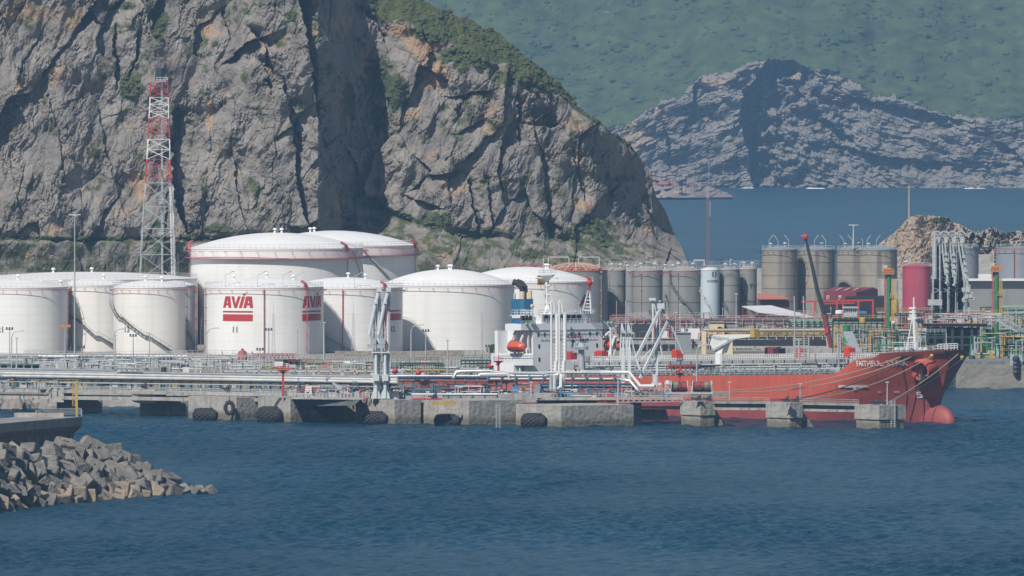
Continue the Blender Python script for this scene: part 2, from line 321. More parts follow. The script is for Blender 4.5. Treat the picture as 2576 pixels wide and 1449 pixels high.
base_ = np.repeat(front[:1], 2, 0); base_[0, :, 2] = 3; base_[0, :, 1] -= 16; base_[1, :, 2] -= 5; base_[1, :, 1] -= 2; front = np.concatenate([base_, front], 0)
top = front[-1]
for dd, zz in ((14, -1), (40, -6), (110, -30), (260, -80), (420, -170)):
    r_ = top.copy(); r_[:, 1] += dd; r_[:, 2] = np.maximum(r_[:, 2]+zz+3*gn(xs/20, xs*0+dd, 5), -3); back.append(r_)
V = np.concatenate([front, np.array(back)], 0); pad = lambda a: np.concatenate([a[:1], a[:1], a, np.repeat(a[-1:], 5, 0)], 0)
RM = rock_mat('headland_rock', (.275, .253, .23), (.17, .157, .148), (.41, .29, .195), (.10, .112, .046), (.05, .066, .03))
grid_obj('headland', V, NR+7, NC, [RM], dict(veg=pad(veg), ochre=pad(och), red=pad(veg*0)))

REL = {}
def scatter(name, arr, ok, n, r0, r1, c1, c2, lab, seed):    # rounded shrub clumps rooted in the slope
    X, Y, D = arr; rs_ = np.random.default_rng(seed); ii = np.flatnonzero(ok.ravel()); pick = rs_.choice(ii, min(n, len(ii)), replace=False); mb = MB()
    for q in pick:
        x, y, d = X.ravel()[q], Y.ravel()[q], D.ravel()[q]; r = r0+(r1-r0)*rs_.random()**2; p = ((x-CX)*d/F, d, H-(y-HZ)*d/F-.45*r); k = rs_.random(6)
        mb.lathe(p, [(r*(.75+.3*k[0]), 0), (r*(.9+.3*k[1]), r*.35), (r*(.55+.3*k[2]), r*(.75+.2*k[3])), (.06*r, r*(.95+.25*k[4]))], 6, a0=k[5]*3, a1=k[5]*3+2*math.pi)
    mb.build(name, mat(name+'_leaf', c1, c2, .95, sc1=.6/r1, det=8), kind='stuff', label=lab)
def relief(name, x0, x1, nc, nr, ytop, ybase, Dfun, m, veg, och, red, back=((30, -4), (120, -30), (300, -140)), jit=3, seed=0):
    xs = np.linspace(x0, x1, nc); yc = ytop(xs)+jit*gn(xs/14., xs*0, seed)+jit*.6*gn(xs/5., xs*0, seed+1); ybs = ybase(xs)
    v = np.linspace(0, 1, nr)[:, None]; X = np.repeat(xs[None, :], nr, 0); Y = ybs[None]+(yc-ybs)[None]*v
    D = Dfun(X, Y, v+X*0); REL[name] = (X, Y, D); P_ = np.stack([(X-CX)*D/F, D, H-(Y-HZ)*D/F], -1); rows = [P_]
    for dd, zz in back:
        r_ = P_[-1:].copy(); r_[..., 1] += dd; r_[..., 2] = np.maximum(r_[..., 2]+zz, -3); rows.append(r_)
    k = len(back); pad = lambda a: np.concatenate([a, np.repeat(a[-1:], k, 0)], 0)
    return grid_obj(name, np.concatenate(rows, 0), nr+k, nc, [m], dict(veg=pad(veg(X, Y)), ochre=pad(och(X, Y)), red=pad(red(X, Y))))
# ---------------- far coast: sea cliff with bedding, green hill above ----------------
ct = [(980, 330), (1400, 330), (1540, 328), (1600, 300), (1650, 262), (1725, 228), (1760, 200), (1800, 182), (1900, 160), (1948, 143), (2010, 163), (2100, 188), (2200, 236), (2300, 262), (2400, 288), (2500, 300), (2620, 312), (2760, 330)]
def far_D(X, Y, v):
    c = interp(X[0], ct)[None]+16*gn(X/60, Y/60, 140)+7*gn(X/26, Y/26, 141)+4*gn(X/9, Y/9, 142)
    c0 = interp(X[0], ct)[None]+16*gn(X/60, Y/60, 140); up0 = sstep(-26, 26, c0-Y); up = sstep(-10, 10, c-Y)
    cot = .62+(1.5+.9*fbm(X/230, Y/120, 2, 143))*up0+sstep(435, 455, Y)
    dy = np.abs(np.diff(Y, axis=0, prepend=Y[:1])); D = 9720+np.cumsum(cot*dy/3.06, 0)
    rk = 1-.9*up
    wx = X+8*fbm(X/40, Y/40, 3, 150); wy = Y+8*fbm(X/40, Y/40, 3, 151)
    dip = interp(X[0], [(1500, -.35), (1850, -.1), (1950, .25), (2200, .36), (2576, .22), (2760, .1)])[None]
    s = wy-dip*(wx-2000)
    rg_ = .2+sstep(-.2, .35, fbm(X/80, Y/60, 3, 158)); bed, _ = cells(wx/70, s/9, 152); b2, _ = cells(wx/30, s/22, 153); b3, _ = cells(wx/9, wy/9, 154)
    D -= rk*(5*bed*(.3+rg_)+7*b2*rg_+2.0*b3+22*fbm(X/120, Y/90, 4, 155)+2.0*fbm(wx/24, s/8, 3, 156, True))
    D -= up*(13*fbm(X/150, Y/60, 3, 160))
    for pts, A, w in [([(1940, 138), (1902, 191), (1874, 229), (1859, 286), (1868, 340), (1888, 440)], 98, 88), ([(1745, 225), (1740, 262), (1728, 300)], 34, 34), ([(1672, 320), (1680, 395)], 20, 18), ([(2110, 236), (2230, 262), (2400, 298)][::-1], 26, 20),
                      ([(2120, 365), (2220, 392), (2370, 408)][::-1], 34, 26), ([(2010, 230), (2070, 290), (2140, 350)][::-1], 20, 20), ([(2040, 285), (2120, 330)][::-1], 22, 18), ([(2520, 360), (2600, 420)][::-1], 22, 18), ([(2430, 400), (2520, 412)][::-1], 14, 9)]:
        d, sd_ = seg_field(wx+14*fbm(X/30, Y/22, 4, 172), wy+8*fbm(X/30, Y/22, 4, 173), pts); ys = [p[1] for p in pts]; xq = [p[0] for p in pts]
        fade = np.exp(-(np.clip(np.minimum(Y-min(ys)+4, max(ys)+w-Y), -99, 0)/9)**2)*np.exp(-(np.clip(np.minimum(X-min(xq)+w, max(xq)+w*2.2-X), -99, 0)/12)**2)
        D += np.where(sd_ < 0, A*np.exp(-d/w), 0)*fade*(1-up)*(.55+.9*sstep(-.3, .4, fbm(X/34, Y/34, 4, 171)))
    return D
def far_veg(X, Y):
    c = interp(X[0], ct)[None]+16*gn(X/60, Y/60, 140)+7*gn(X/26, Y/26, 141)+4*gn(X/9, Y/9, 142)
    v = np.where(Y < c, 1.3, .12); v = np.maximum(v, blobs(X, Y, [(1825, 370, 50, 40, .6), (2370, 316, 40, 12, .8), (2470, 430, 40, 10, .6), (2560, 330, 40, 16, .6)]))
    return np.where(Y < c, v-blobs(X, Y, [(1220, 112, 60, 4, .95), (1270, 236, 22, 4, .8), (1240, 40, 40, 3, .8), (2310, 30, 40, 10, .6), (1990, 125, 12, 6, .7), (1960, 45, 20, 5, .6), (1520, 30, 60, 3, .7)]), v)
FM = rock_mat('coast_rock', (.255, .23, .205), (.19, .175, .16), (.36, .27, .20), (.074, .105, .038), (.044, .064, .030), sc1=.16, bump=.3)
relief('far_coast', 940, 2780, 1150, 480, lambda x: x*0-75, lambda x: x*0+474+2*gn(x/30, x*0, 9), far_D, FM, far_veg, lambda X, Y: blobs(X, Y, [(1800, 210, 60, 30, .6), (1680, 280, 50, 20, .65), (1600, 350, 60, 50, .5), (2000, 190, 40, 30, .5)])+.12, lambda X, Y: X*0, back=((60, 10), (300, 60), (900, -50), (2500, -300)), jit=0)
# low point of rock behind the headland
SM = rock_mat('point_rock', (.33, .29, .26), (.2, .18, .17), (.42, .3, .24), (.09, .12, .05), (.05, .07, .03), sc1=.3, bump=.6, red=(.3, .12, .1))
def spit_D(X, Y, v):
    b, _ = cells(X/22+Y/40, Y/9, 201); return 8640+v*110-14*b-12*fbm(X/40, Y/20, 4, 202)+(X > 1700)*(X-1700)*.5
relief('rocky_point', 1300, 1843, 420, 110, lambda x: interp(x, [(1300, 215), (1440, 250), (1500, 306), (1575, 372), (1640, 430), (1700, 438), (1745, 455), (1790, 470), (1825, 484), (1843, 492)]), lambda x: interp(x, [(1300, 500), (1843, 496)]), spit_D, SM,
       lambda X, Y: .2+blobs(X, Y, [(1500, 330, 40, 30, .3)]), lambda X, Y: .4+X*0, lambda X, Y: blobs(X, Y, [(1680, 465, 60, 18, .55), (1640, 440, 40, 20, .5)]), seed=210, back=((40, -2), (160, -10), (500, -60)))
# small rocky knoll at the right, beyond the tanks
KM = rock_mat('knoll_rock', (.43, .38, .32), (.29, .26, .23), (.48, .37, .27), (.10, .115, .04), (.05, .065, .025), sc1=1.0, bump=.7)
def kn_D(X, Y, v):
    b, e = cells((X+Y*.3)/14, Y/24, 221); b2, _ = cells(X/5, Y/8, 222); rg = sstep(2400, 2440, X)
    return 4250+v*30+interp(X[0], [(2200, 40), (2300, 0), (2400, 20), (2800, 30)])[None]-(1.2+6*rg)*b-(.8+1.5*rg)*b2-5*fbm(X/60, Y/60, 5, 223)-1.2*fbm(X/8, Y/8, 3, 224)
relief('rocky_knoll', 2195, 2760, 420, 170, lambda x: interp(x, [(2195, 640), (2213, 612), (2240, 592), (2262, 574), (2285, 548), (2305, 540), (2345, 543), (2385, 547), (2402, 560), (2430, 572), (2455, 584), (2475, 580), (2495, 570), (2510, 578), (2530, 586), (2560, 580), (2600, 590), (2700, 600), (2760, 660)]), lambda x: x*0+790, kn_D, KM,
       lambda X, Y: np.maximum(blobs(X, Y, [(2365, 554, 34, 9, 1.0), (2330, 600, 30, 20, .5)]), .34), lambda X, Y: np.where(X < 2420, .55, .3), lambda X, Y: X*0, seed=230, jit=2)

X_, Y_, D_ = REL['far_coast']; c_ = interp(X_[0], ct)[None]
scatter('hill_scrub', REL['far_coast'], (Y_ < c_-4) & (Y_ > -40) & (fbm(X_/70, Y_/26, 4, 401) > -.02), 900, 1.5, 4.8, (.048, .078, .034), (.032, .055, .028), 'dark scrub and small trees dotted over the far hillside', 402)
X_, Y_, D_, v_ = HEAD
scatter('cliff_scrub', (X_, Y_, D_), (v_ > .62) & (fbm(X_/25, Y_/18, 4, 411) > .0), 650, .4, 1.4, (.075, .09, .036), (.04, .055, .022), 'shrubs on the ledges and the grassy top of the headland', 412)
# ---------------- materials shared ----------------
M = {}
M['white'] = mat('tank_white', (.80, .80, .785), (.74, .74, .725), .45, sc1=.12, streak=.30, c3=(.60, .57, .51), course=2.35)
M['cream'] = mat('tank_cream', (.78, .765, .73), (.73, .71, .68), .5, sc1=.12, streak=.32, c3=(.58, .53, .46), course=2.35)
M['roofw'] = mat('roof_white', (.80, .80, .80), (.74, .74, .73), .5, sc1=.15)
M['roofd'] = mat('roof_dusty', (.40, .36, .34), (.31, .28, .265), .7, sc1=.3)
M['red'] = mat('red_paint', (.50, .045, .04), (.42, .05, .05), .5)
M['redf'] = mat('faded_red_paint', (.46, .10, .09), (.40, .09, .085), .6)
M['rail'] = mat('galvanised_rail', (.48, .50, .50), (.38, .40, .41), .5)
M['steel'] = mat('grey_steel', (.42, .46, .48), (.33, .37, .39), .5)
M['dark'] = mat('dark_steel', (.035, .045, .05), (.022, .03, .036), .6)
M['stair'] = mat('stair_steel', (.16, .16, .155), (.11, .11, .11), .7)
M['stairl'] = mat('stair_light', (.55, .54, .50), (.45, .44, .41), .6)
M['greyt'] = mat('tank_grey', (.255, .26, .25), (.215, .22, .215), .6, sc1=.15, streak=.4, c3=(.15, .15, .145))
M['blueg'] = mat('tank_blue_grey', (.25, .28, .31), (.22, .25, .28), .6, sc1=.15, streak=.2, c3=(.18, .2, .22))
M['pale'] = mat('tank_pale_blue', (.50, .57, .62), (.46, .53, .58), .5, sc1=.15)
M['brown'] = mat('tank_weathered', (.33, .29, .235), (.24, .225, .20), .7, sc1=.18, streak=.85, c3=(.13, .115, .10), coord='Object')
M['pink'] = mat('tank_pink', (.40, .062, .10), (.34, .055, .09), .6, sc1=.2, streak=.45, c3=(.46, .20, .24))
M['logo'] = mat('logo_red', (.46, .035, .035), (.42, .035, .035), .5)
M['ink'] = mat('dark_lettering', (.12, .13, .15), (.1, .11, .13), .6)
M['seam'] = mat('seam_grey', (.10, .10, .10), (.08, .08, .08), .7)
M['rust'] = mat('rusty_roof', (.42, .13, .07), (.30, .09, .05), .8, sc1=.8, streak=.3)
M['rustl'] = mat('pale_rust', (.55, .42, .33), (.45, .33, .25), .8, sc1=.8)
M['conc'] = mat('weathered_concrete', (.44, .42, .38), (.33, .315, .285), .9, sc1=.25, streak=.75, c3=(.17, .16, .145), bump=.3)
M['conc2'] = mat('grey_concrete', (.36, .355, .34), (.27, .27, .26), .9, sc1=.22, streak=.8, c3=(.15, .15, .145), bump=.3)
M['concd'] = mat('old_concrete', (.30, .27, .235), (.22, .20, .18), .9, sc1=.3, streak=.5, bump=.4)
M['blue'] = mat('blue_steel', (.05, .16, .25), (.04, .12, .2), .6)
M['green'] = mat('green_paint', (.035, .22, .09), (.03, .17, .07), .5)
M['dgreen'] = mat('dark_green', (.02, .075, .05), (.015, .055, .04), .6)
M['lgreen'] = mat('light_green', (.27, .46, .30), (.22, .4, .26), .6)
M['yellow'] = mat('yellow_paint', (.50, .34, .09), (.40, .26, .07), .6)
M['orange'] = mat('orange_paint', (.62, .22, .05), (.5, .17, .04), .6)
M['silver'] = mat('aluminium_pipe', (.56, .58, .60), (.42, .44, .46), .42, metal=.5, sc1=.3)
M['wpipe'] = mat('white_pipe', (.64, .64, .62), (.50, .50, .49), .45, sc1=.4)
M['tpipe'] = mat('tan_pipe', (.42, .33, .24), (.33, .26, .19), .5, sc1=.3)
M['redp'] = mat('faded_red_pipe', (.40, .10, .09), (.30, .08, .075), .6, sc1=.4)
M['pinkp'] = mat('faded_pink_steel', (.44, .29, .27), (.36, .23, .215), .7, sc1=.4)
M['black'] = mat('black_rubber', (.022, .024, .027), (.035, .035, .037), .8, sc1=1.5)
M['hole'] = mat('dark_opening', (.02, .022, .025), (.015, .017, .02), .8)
M['glass'] = mat('window_glass', (.02, .03, .035), (.03, .04, .045), .12)
M['wpaint'] = mat('white_paint', (.76, .76, .75), (.68, .68, .67), .5, sc1=.3)
M['cream2'] = mat('cream_wall', (.66, .54, .36), (.6, .49, .33), .7, sc1=.3)
M['maroon'] = mat('maroon_sheet', (.22, .04, .05), (.18, .035, .045), .6, sc1=.3)
M['bluep'] = mat('bright_blue', (.05, .25, .45), (.04, .2, .4), .5)
# ---------------- text ----------------
_tx = {}
def text2d(s, size=1.0, off=0.0):
    if (s, off) not in _tx:
        cu = bpy.data.curves.new('t', 'FONT'); cu.body = s; cu.size = 1; cu.offset = off; cu.align_x = 'CENTER'; cu.resolution_u = 3
        ob = bpy.data.objects.new('t', cu); COL.objects.link(ob); bpy.context.view_layer.update()
        me = bpy.data.meshes.new_from_object(ob.evaluated_get(bpy.context.evaluated_depsgraph_get()))
        _tx[(s, off)] = ([tuple(v.co) for v in me.vertices], [tuple(p.vertices) for p in me.polygons])
        bpy.data.objects.remove(ob); bpy.data.curves.remove(cu); bpy.data.meshes.remove(me)
    v, f = _tx[(s, off)]; return [(a*size, b*size) for a, b, _ in v], f
def text_plane(mb, s, size, o, u, w, off=.02, sx=1.0):           # o origin, u right vector, w up vector
    v, f = text2d(s, size, off); o, u, w = Vector(o), Vector(u), Vector(w)
    return mb.add([o+u*a*sx+w*b for a, b in v], f)
def cyl_pt(c, r, a, z): return (c[0]+r*math.cos(a), c[1]+r*math.sin(a), z)
def text_cyl(mb, s, size, c, r, a0, z, off=.03):
    v, f = text2d(s, size, off); return mb.add([cyl_pt(c, r, a0+p/r, z+q) for p, q in v], f)
def quad_cyl(mb, c, r, a0, pts, n=1):                            # quad (u, v) x4 on the shell, cut in n columns
    (x0, y0), (x1, y1), (x2, y2), (x3, y3) = pts; vs = []
    for i in range(n+1):
        t = i/n; vs += [cyl_pt(c, r, a0+(x0+(x1-x0)*t)/r, y0+(y1-y0)*t), cyl_pt(c, r, a0+(x3+(x2-x3)*t)/r, y3+(y2-y3)*t)]
    mb.add(vs, [(2*i, 2*i+2, 2*i+3, 2*i+1) for i in range(n)])
def logo(parent, c, r, a0, z0, w, word=True):                    # w: width in m, z0: foot of the bars
    k = w/8.5; mb = MB(); rr = r+.06
    Q = lambda pts, n=1: quad_cyl(mb, c, rr, a0, [(x*k, z0+y*k) for x, y in pts], n)
    Q([(-4.25, 0), (4.25, 0), (4.25, 1.7), (-4.25, 1.7)], 24); Q([(-4.25, 2.15), (4.25, 2.15), (4.25, 2.55), (-4.25, 2.55)], 24)
    if word:
        b, t = 3.3, 6.2
        for x in (-4.2, 1.75):                       # A
            Q([(x, b), (x+.8, b), (x+1.7, t), (x+.75, t)]); Q([(x+1.75, b), (x+2.6, b), (x+2.3, t), (x+1.3, t)]); Q([(x+.7, b+.65), (x+2.1, b+.65), (x+2.1, b+1.2), (x+.8, b+1.2)])
        Q([(-1.6, t), (-.75, t), (-.2, b+.2), (-.75, b)][::1]); Q([(-.75, b), (0.05, b), (1.1, t), (.3, t)])     # V
        Q([(.55, b), (1.4, b), (2.25, t), (1.45, t)]); Q([(1.55, t+.25), (2.3, t+.25), (2.6, t+.75), (1.85, t+.75)])     # I with its accent
    mb.build('logo', M['logo'], parent)
# ---------------- ground ----------------
def ground_mat():
    m = mat('yard_ground', (.30, .28, .24), (.20, .19, .17), .95, sc1=.06, bump=.3, coord='Object'); return m
GM = ground_mat()
mb = MB(); e = [(-1100, 2990, 0), (XD(250, 2985), 2985, 0), (XD(1300, 3000), 3020, 0), (XD(2405, 3160), 3160, 0), (XD(2400, 3160)+.5, 3160, 0), (700, 3185, 0), (700, 4330, 0), (XD(1790, 4330), 4330, 0), (40, 5600, 0), (-1100, 5600, 0)]
mb.prism([(x, y, -4) for x, y, _ in e], (0, 0, 10)); mb.build('ground', GM, kind='structure')
# ---------------- storage tanks ----------------
def ring(mb, c, r, z, t, n=64, a0=0, a1=2*math.pi):
    pts = [cyl_pt(c, r, a0+(a1-a0)*k/n, z) for k in range(n+1)]
    for a, b in zip(pts, pts[1:]): mb.bar(a, b, t)
def ring_rail(mb, c, r, z, h=1.1, n=60, t=.06):
    for k in range(n):
        a = 2*math.pi*k/n; mb.bar(cyl_pt(c, r, a, z), cyl_pt(c, r, a, z+h), t)
    ring(mb, c, r, z+h, t, n); ring(mb, c, r, z+h*.5, t*.8, n)
def spiral(mb, c, r, path, w=1.0, t=.28):                        # path: (angle in degrees right of the camera side, z)
    pts = []
    for (a, z), (a2, z2) in zip(path, path[1:]):
        k = max(2, int(abs(a2-a)*R(1)*r/.9)); pts += [(a+(a2-a)*i/k, z+(z2-z)*i/k) for i in range(k)]
    pts.append(path[-1]); A = [R(-90+a) for a, _ in pts]; Z = [z for _, z in pts]
    for i in range(len(pts)-1):
        for q in (.12, w): mb.bar(cyl_pt(c, r+q, A[i], Z[i]), cyl_pt(c, r+q, A[i+1], Z[i+1]), .08, t)
        mb.bar(cyl_pt(c, r+.1, A[i], Z[i]), cyl_pt(c, r+w, A[i], Z[i]), .5, .06)
        p, q = cyl_pt(c, r+w, A[i], Z[i]+1.05), cyl_pt(c, r+w, A[i+1], Z[i+1]+1.05); mb.bar(p, q, .07)
        if i % 2 == 0: mb.bar(cyl_pt(c, r+w, A[i], Z[i]), p, .06)
def tank(label, cx, r, yrim, yapex, D=None, ybase=None, shell='white', roof='roofw', name='storage_tank', cat='tank', group='white storage tanks', stair=None, stairm='stair', risers=(), ringp='red', girder=None, vents=(0,), seams=0, logos=(), num=None, word=True, rail=True, n=72, zb=6.0, lamps=()):
    if ybase: D = DG(ybase, zb); D = D + r*D/F
    Rm = r*D/F; c = (XD(cx, D), D); zr = ZD(yrim, D-Rm); za = ZD(yapex, D)
    t = thing(name, label, cat, (c[0], c[1], zb), group)
    mb = MB(); 
    prof = [(Rm, zb)]; k = seams or 1
    for i in range(1, k+1): prof += [(Rm, zb+(zr-zb)*i/k)]
    mb.lathe((c[0], c[1], 0), prof, n); sh = mb.build('shell', M[shell], t, smooth=True)
    if seams:
        mb = MB(); [ring(mb, c, Rm+.02, zb+(zr-zb)*i/seams, .1, n) for i in range(1, seams)]; mb.build('seam_band', M['seam'], t)
    hd = max(.3, za-zr); mb = MB()
    mb.lathe((c[0], c[1], zr), [(Rm+.12, -.25), (Rm+.12, .05)]+[(Rm*math.cos(q), hd*math.sin(q)**1 if 0 else hd*(1-math.cos(q)**2)) for q in (math.pi/2*i/12 for i in range(0, 12))]+[(.05, hd)], n)
    rf = mb.build('roof', M[roof], t, smooth=True)
    if rail:
        mb = MB(); ring_rail(mb, c, Rm-.15, zr+.05, 1.15, n=int(Rm*3.2)+12); mb.build('handrail', M['rail'], t)
    for vx in vents:
        mb = MB(); q = Rm*abs(vx); zz = zr+hd*(1-(q/Rm)**2)
        mb.cyl((c[0]+vx*Rm, c[1]-Rm*.1, zz-.3), .32, 1.3, 10); mb.cyl((c[0]+vx*Rm, c[1]-Rm*.1, zz+.9), .7, .45, 12, .35); mb.build('vent', M['roofw'] if roof == 'roofw' else M['rail'], t, smooth=True)
    if ringp:
        mb = MB(); q = girder or 0.95; zz = zr-.75
        ring(mb, c, Rm+q, zz, .10, n)
        for k in range(0, n, 3):
            a = 2*math.pi*k/n; mb.bar(cyl_pt(c, Rm-.05, a, zz-.12), cyl_pt(c, Rm+q, a, zz-.12), .07); mb.bar(cyl_pt(c, Rm, a, zz-.9), cyl_pt(c, Rm+q, a, zz-.15), .06)
        mb.build('ring_pipe', M['redf' if ringp == 'red' else ringp], t)
    if girder:
        mb = MB(); mb.lathe((c[0], c[1], zr-3.0), [(Rm, 0), (Rm+girder-.25, 0), (Rm+girder-.25, .12), (Rm, .12)], n); ring(mb, c, Rm+girder-.15, zr-2.7, .11, n)
        mb.build('wind_girder', M['redf'], t)
    for a, z1 in risers:
        mb = MB(); A = R(-90+a); z2 = zr-.2
        mb.bar(cyl_pt(c, Rm+.4, A, zb), cyl_pt(c, Rm+.4, A, z2), .2 if shell != 'greyt' else .14)
        for i in range(5): zz = zb+(z2-zb)*(i+.5)/5; mb.bar(cyl_pt(c, Rm, A, zz), cyl_pt(c, Rm+.6, A, zz), .24)
        if z1: mb.bar(cyl_pt(c, Rm+.5, A, z2-.4), cyl_pt(c, Rm+.5, A-.05, z2+1.2), .7); mb.bar(cyl_pt(c, Rm+.5, A-.05, z2+1.2), cyl_pt(c, Rm-.4, A-.09, z2+2.0), .7)
        mb.build('foam_riser', M['redf' if shell != 'greyt' else 'pinkp'], t)
    if stair:
        for pth in (stair if isinstance(stair[0], list) else [stair]):
            mb = MB(); spiral(mb, c, Rm, [(a, zb+(zr-zb)*f) for a, f in pth], 1.0 if Rm > 10 else .75, .3); mb.build('spiral_stair', M[stairm], t)
    for a, yb_, wpx in logos: logo(t, c, Rm, R(-90+a), ZD(yb_, D-Rm), wpx*D/F, word)
    if num: mb = MB(); text_cyl(mb, num[0], num[3] if len(num) > 3 else 2.2, c, Rm+.05, R(-90+num[1]), ZD(num[2], D-Rm)); mb.build('number', M['ink'], t)
    for a in lamps:
        mb = MB(); A = R(-90+a); p = Vector(cyl_pt(c, Rm-.3, A, zr)); mb.bar(p, p+Vector((0, 0, 3.4)), .12); mb.bar(p+Vector((0, 0, 3.4)), p+Vector((2.2 if a < 90 else -1.5, 0, 4.4)), .14); mb.box(p+Vector((2.2, 0, 4.3)), (.9, .4, .2)); mb.build('floodlight', M['rail'], t)
    return t, c, Rm, zr
# big pair at the back
tank('largest white domed tank with red wind girder, behind the tank lettered AVIA', 696, 217, 626, 585, D=3440, vents=(-.02, .06), girder=1.6, risers=((55, 1), (-82, 1)), stair=[(62, .98), (75, .75), (80, .5)], stairm='stairl', n=96)
tank('tall white domed tank behind the largest one, right end with crossing stair', 842, 204, 619, 580, D=3505, vents=(-.3, -.25), girder=1.6, risers=((78, 1),), stair=[(20, .98), (27, .86), (50, .55), (55, .55), (75, .2)], stairm='stairl', n=96)
tank('very wide low white tank at the far left behind the other tanks', 212, 285, 704, 684, D=3420, vents=(-.27, .07), ringp=None, n=96)
tank('white tank numbered 21 at the left edge of the picture', 46, 126, 723.5, 702, ybase=889, vents=(0, .85), num=('21', -18, 836), shell='white', risers=((84, 0),), stair=[(78, .0), (98, .45)])
tank('cream tank with a slanting stair between tank 21 and tank 13', 242, 96, 717, 700, D=3327, vents=(.2,), shell='cream', stair=[(-55, .62), (-34, .50), (-28, .50), (0, .24), (6, .24), (40, 0.03)], risers=((-38, 0),), num=None)
tank('cream tank numbered 13 with a long dark stair across its front', 376, 91, 723, 705, ybase=890, vents=(.35, -.1), shell='cream', stair=[(-95, .95), (-85, .78), (-52, .55), (-45, .54), (-5, .27), (0, .27), (36, .04)], num=('13', -37, 836), risers=((88, 0),), lamps=())
tank('narrow shaded cream tank between tank 13 and the lettered tank', 440, 52, 718, 706, D=3326, shell='cream', vents=(), stair=[(30, .35), (80, 0)], stairm='stairl', risers=((78, 0),))
tank('white tank numbered 11 with two red AVIA signs', 664, 150, 723.5, 697, ybase=892, vents=(.05, -.5, .5), risers=((1.2, 0), (46, 1), (-72, 0)), logos=((-25.7, 808, 85), (57, 808, 85)), num=('11', -27.5, 836), stair=[(-100, .5), (-80, 0.05)], lamps=(-40, -5, 20))
tank('white tank numbered 12 with red bars behind the white loading arms', 869, 144, 725, 697, D=3329, vents=(.05, .35), risers=((-2, 0), (45, 1)), logos=((59, 807, 85),), num=('12', 56, 836), word=False, stair=[(-70, .6), (-30, .35), (10, 0)], stairm='stairl', lamps=(-60, 10))
tank('widest plain white domed tank right of tank 12', 1127, 167, 717.5, 677, D=3362, vents=(.02, -.15, .05), stair=[[(-100, .45), (-97, .3), (-92, .05)]], stairm='stairl', n=88)
t_, c_, R_, z_ = tank('white domed tank with red letters behind the ship bridge', 1322, 171, 710, 671, D=3480, vents=(.3, .33), risers=((68, 1),), n=88)
mb = MB()
for x in (1459,):
    a0 = -90+math.degrees(math.asin((1474-1322)/171))
    for pts in ([(-4.5, 0), (-3, 0), (0.3, 9), (-1.5, 9)], [(3.0, 0), (5, 0), (1.6, 9), (-.4, 9)], [(-2.4, 2), (3, 2), (2.6, 3.6), (-1.8, 3.6)]): quad_cyl(mb, c_, R_+.06, R(a0), [(u*.85, ZD(771, 3460)+w*.36) for u, w in pts], 4)
mb.build('logo', M['maroon'], t_)
# rusty domed tank
t_, c_, R_, z_ = tank('grey tank with a rusty red ribbed dome, left of the grey silos', 1448, 80, 681, 660, D=3550, shell='greyt', roof='rust', vents=(), ringp=None, rail=True, group=None, risers=((50, 1),), stair=[[(88, .9), (96, .7), (90, .45)]])
mb = MB()
for k in range(36):
    a = 2*math.pi*k/36; hd = ZD(660, 3550)-z_
    pr = [Vector(cyl_pt(c_, R_*q, a, z_+hd*(1-q*q)+.06)) for q in (.98, .75, .5, .25)]
    for p, q in zip(pr, pr[1:]): mb.bar(p, q, .5 if k % 2 else .2, .1)
mb.build('roof_rib', M['rustl'], t_)
mb = MB()
for s in (-1, 1):
    x0 = XD(1443+s*26, 3545); zz = ZD(668, 3545)
    for p, q in (((x0-4.5, zz), (x0-4.5, zz+2.6)), ((x0-4.5, zz+2.6), (x0+4.5, zz+2.6)), ((x0+4.5, zz+2.6), (x0+4.5, zz))): mb.bar((p[0], 3540, p[1]), (q[0], 3540, q[1]), .28)
mb.build('roof_pipe', M['rail'], t_)
mb = MB(); 
for k in range(26):
    x = XD(1290+k*8.6, 3575); mb.bar((x, 3575, ZD(675, 3575)), (x, 3575, ZD(663+random.random()*4, 3575)), .35)
mb.bar((XD(1285, 3575), 3575, ZD(667, 3575)), (XD(1515, 3575), 3575, ZD(667, 3575)), .25); mb.build('roof_fence', M['redp'], t_)
# row of grey silos
G = [('grey silo beside the rusty domed tank', 1549, 25, 679, 672, 4, (), None), ('grey silo half hidden second from the rusty tank', 1588, 23, 681, 675, 40, (), None), ('wide grey silo with a thin red riser, third in the row', 1628, 39, 680, 670, 0, ((-22, 0),), None),
     ('narrow grey silo sunk in shadow between two wide silos', 1682, 22, 680, 674, 36, (), [(-20, .6), (40, .1)]), ('wide grey silo with a dark stair slanting across it', 1723, 40, 680, 670, 0, ((-26, 0),), [(-62, .97), (-55, .8), (-10, .52), (0, .50), (62, .12), (70, .0)]),
     ('plain grey silo right of the pale blue silo', 1835, 26, 677, 672, 2, (), [(-62, .6), (-15, .4), (48, 0)]), ('last grey silo of the row with a stair near its foot', 1881, 23, 676, 668, 8, (), [(-48, .72), (10, .4), (20, .4), (60, .15)])]
for lb, cx, r, yr, ya, dd, rs, st in G:
    tank(lb, cx, r, yr, ya, D=3560+dd, shell='greyt', roof='roofd', vents=(-.4, .5), ringp='red' if r > 30 else None, risers=rs, stair=[st] if st else None, seams=4, group='grey silos in a row behind the ship', name='storage_silo', cat='silo', n=40)
t_, c_, R_, z_ = tank('pale blue silo with a dark round emblem and lettering', 1786, 24, 678, 671, D=3558, shell='pale', roof='cream', vents=(), ringp=None, stair=[[(-60, .68), (-10, .45), (40, 0)]], stairm='stairl', group='grey silos in a row behind the ship', name='storage_silo', cat='silo', n=48)
mb = MB(); a0 = R(-90+26); zc = ZD(691, 3555)
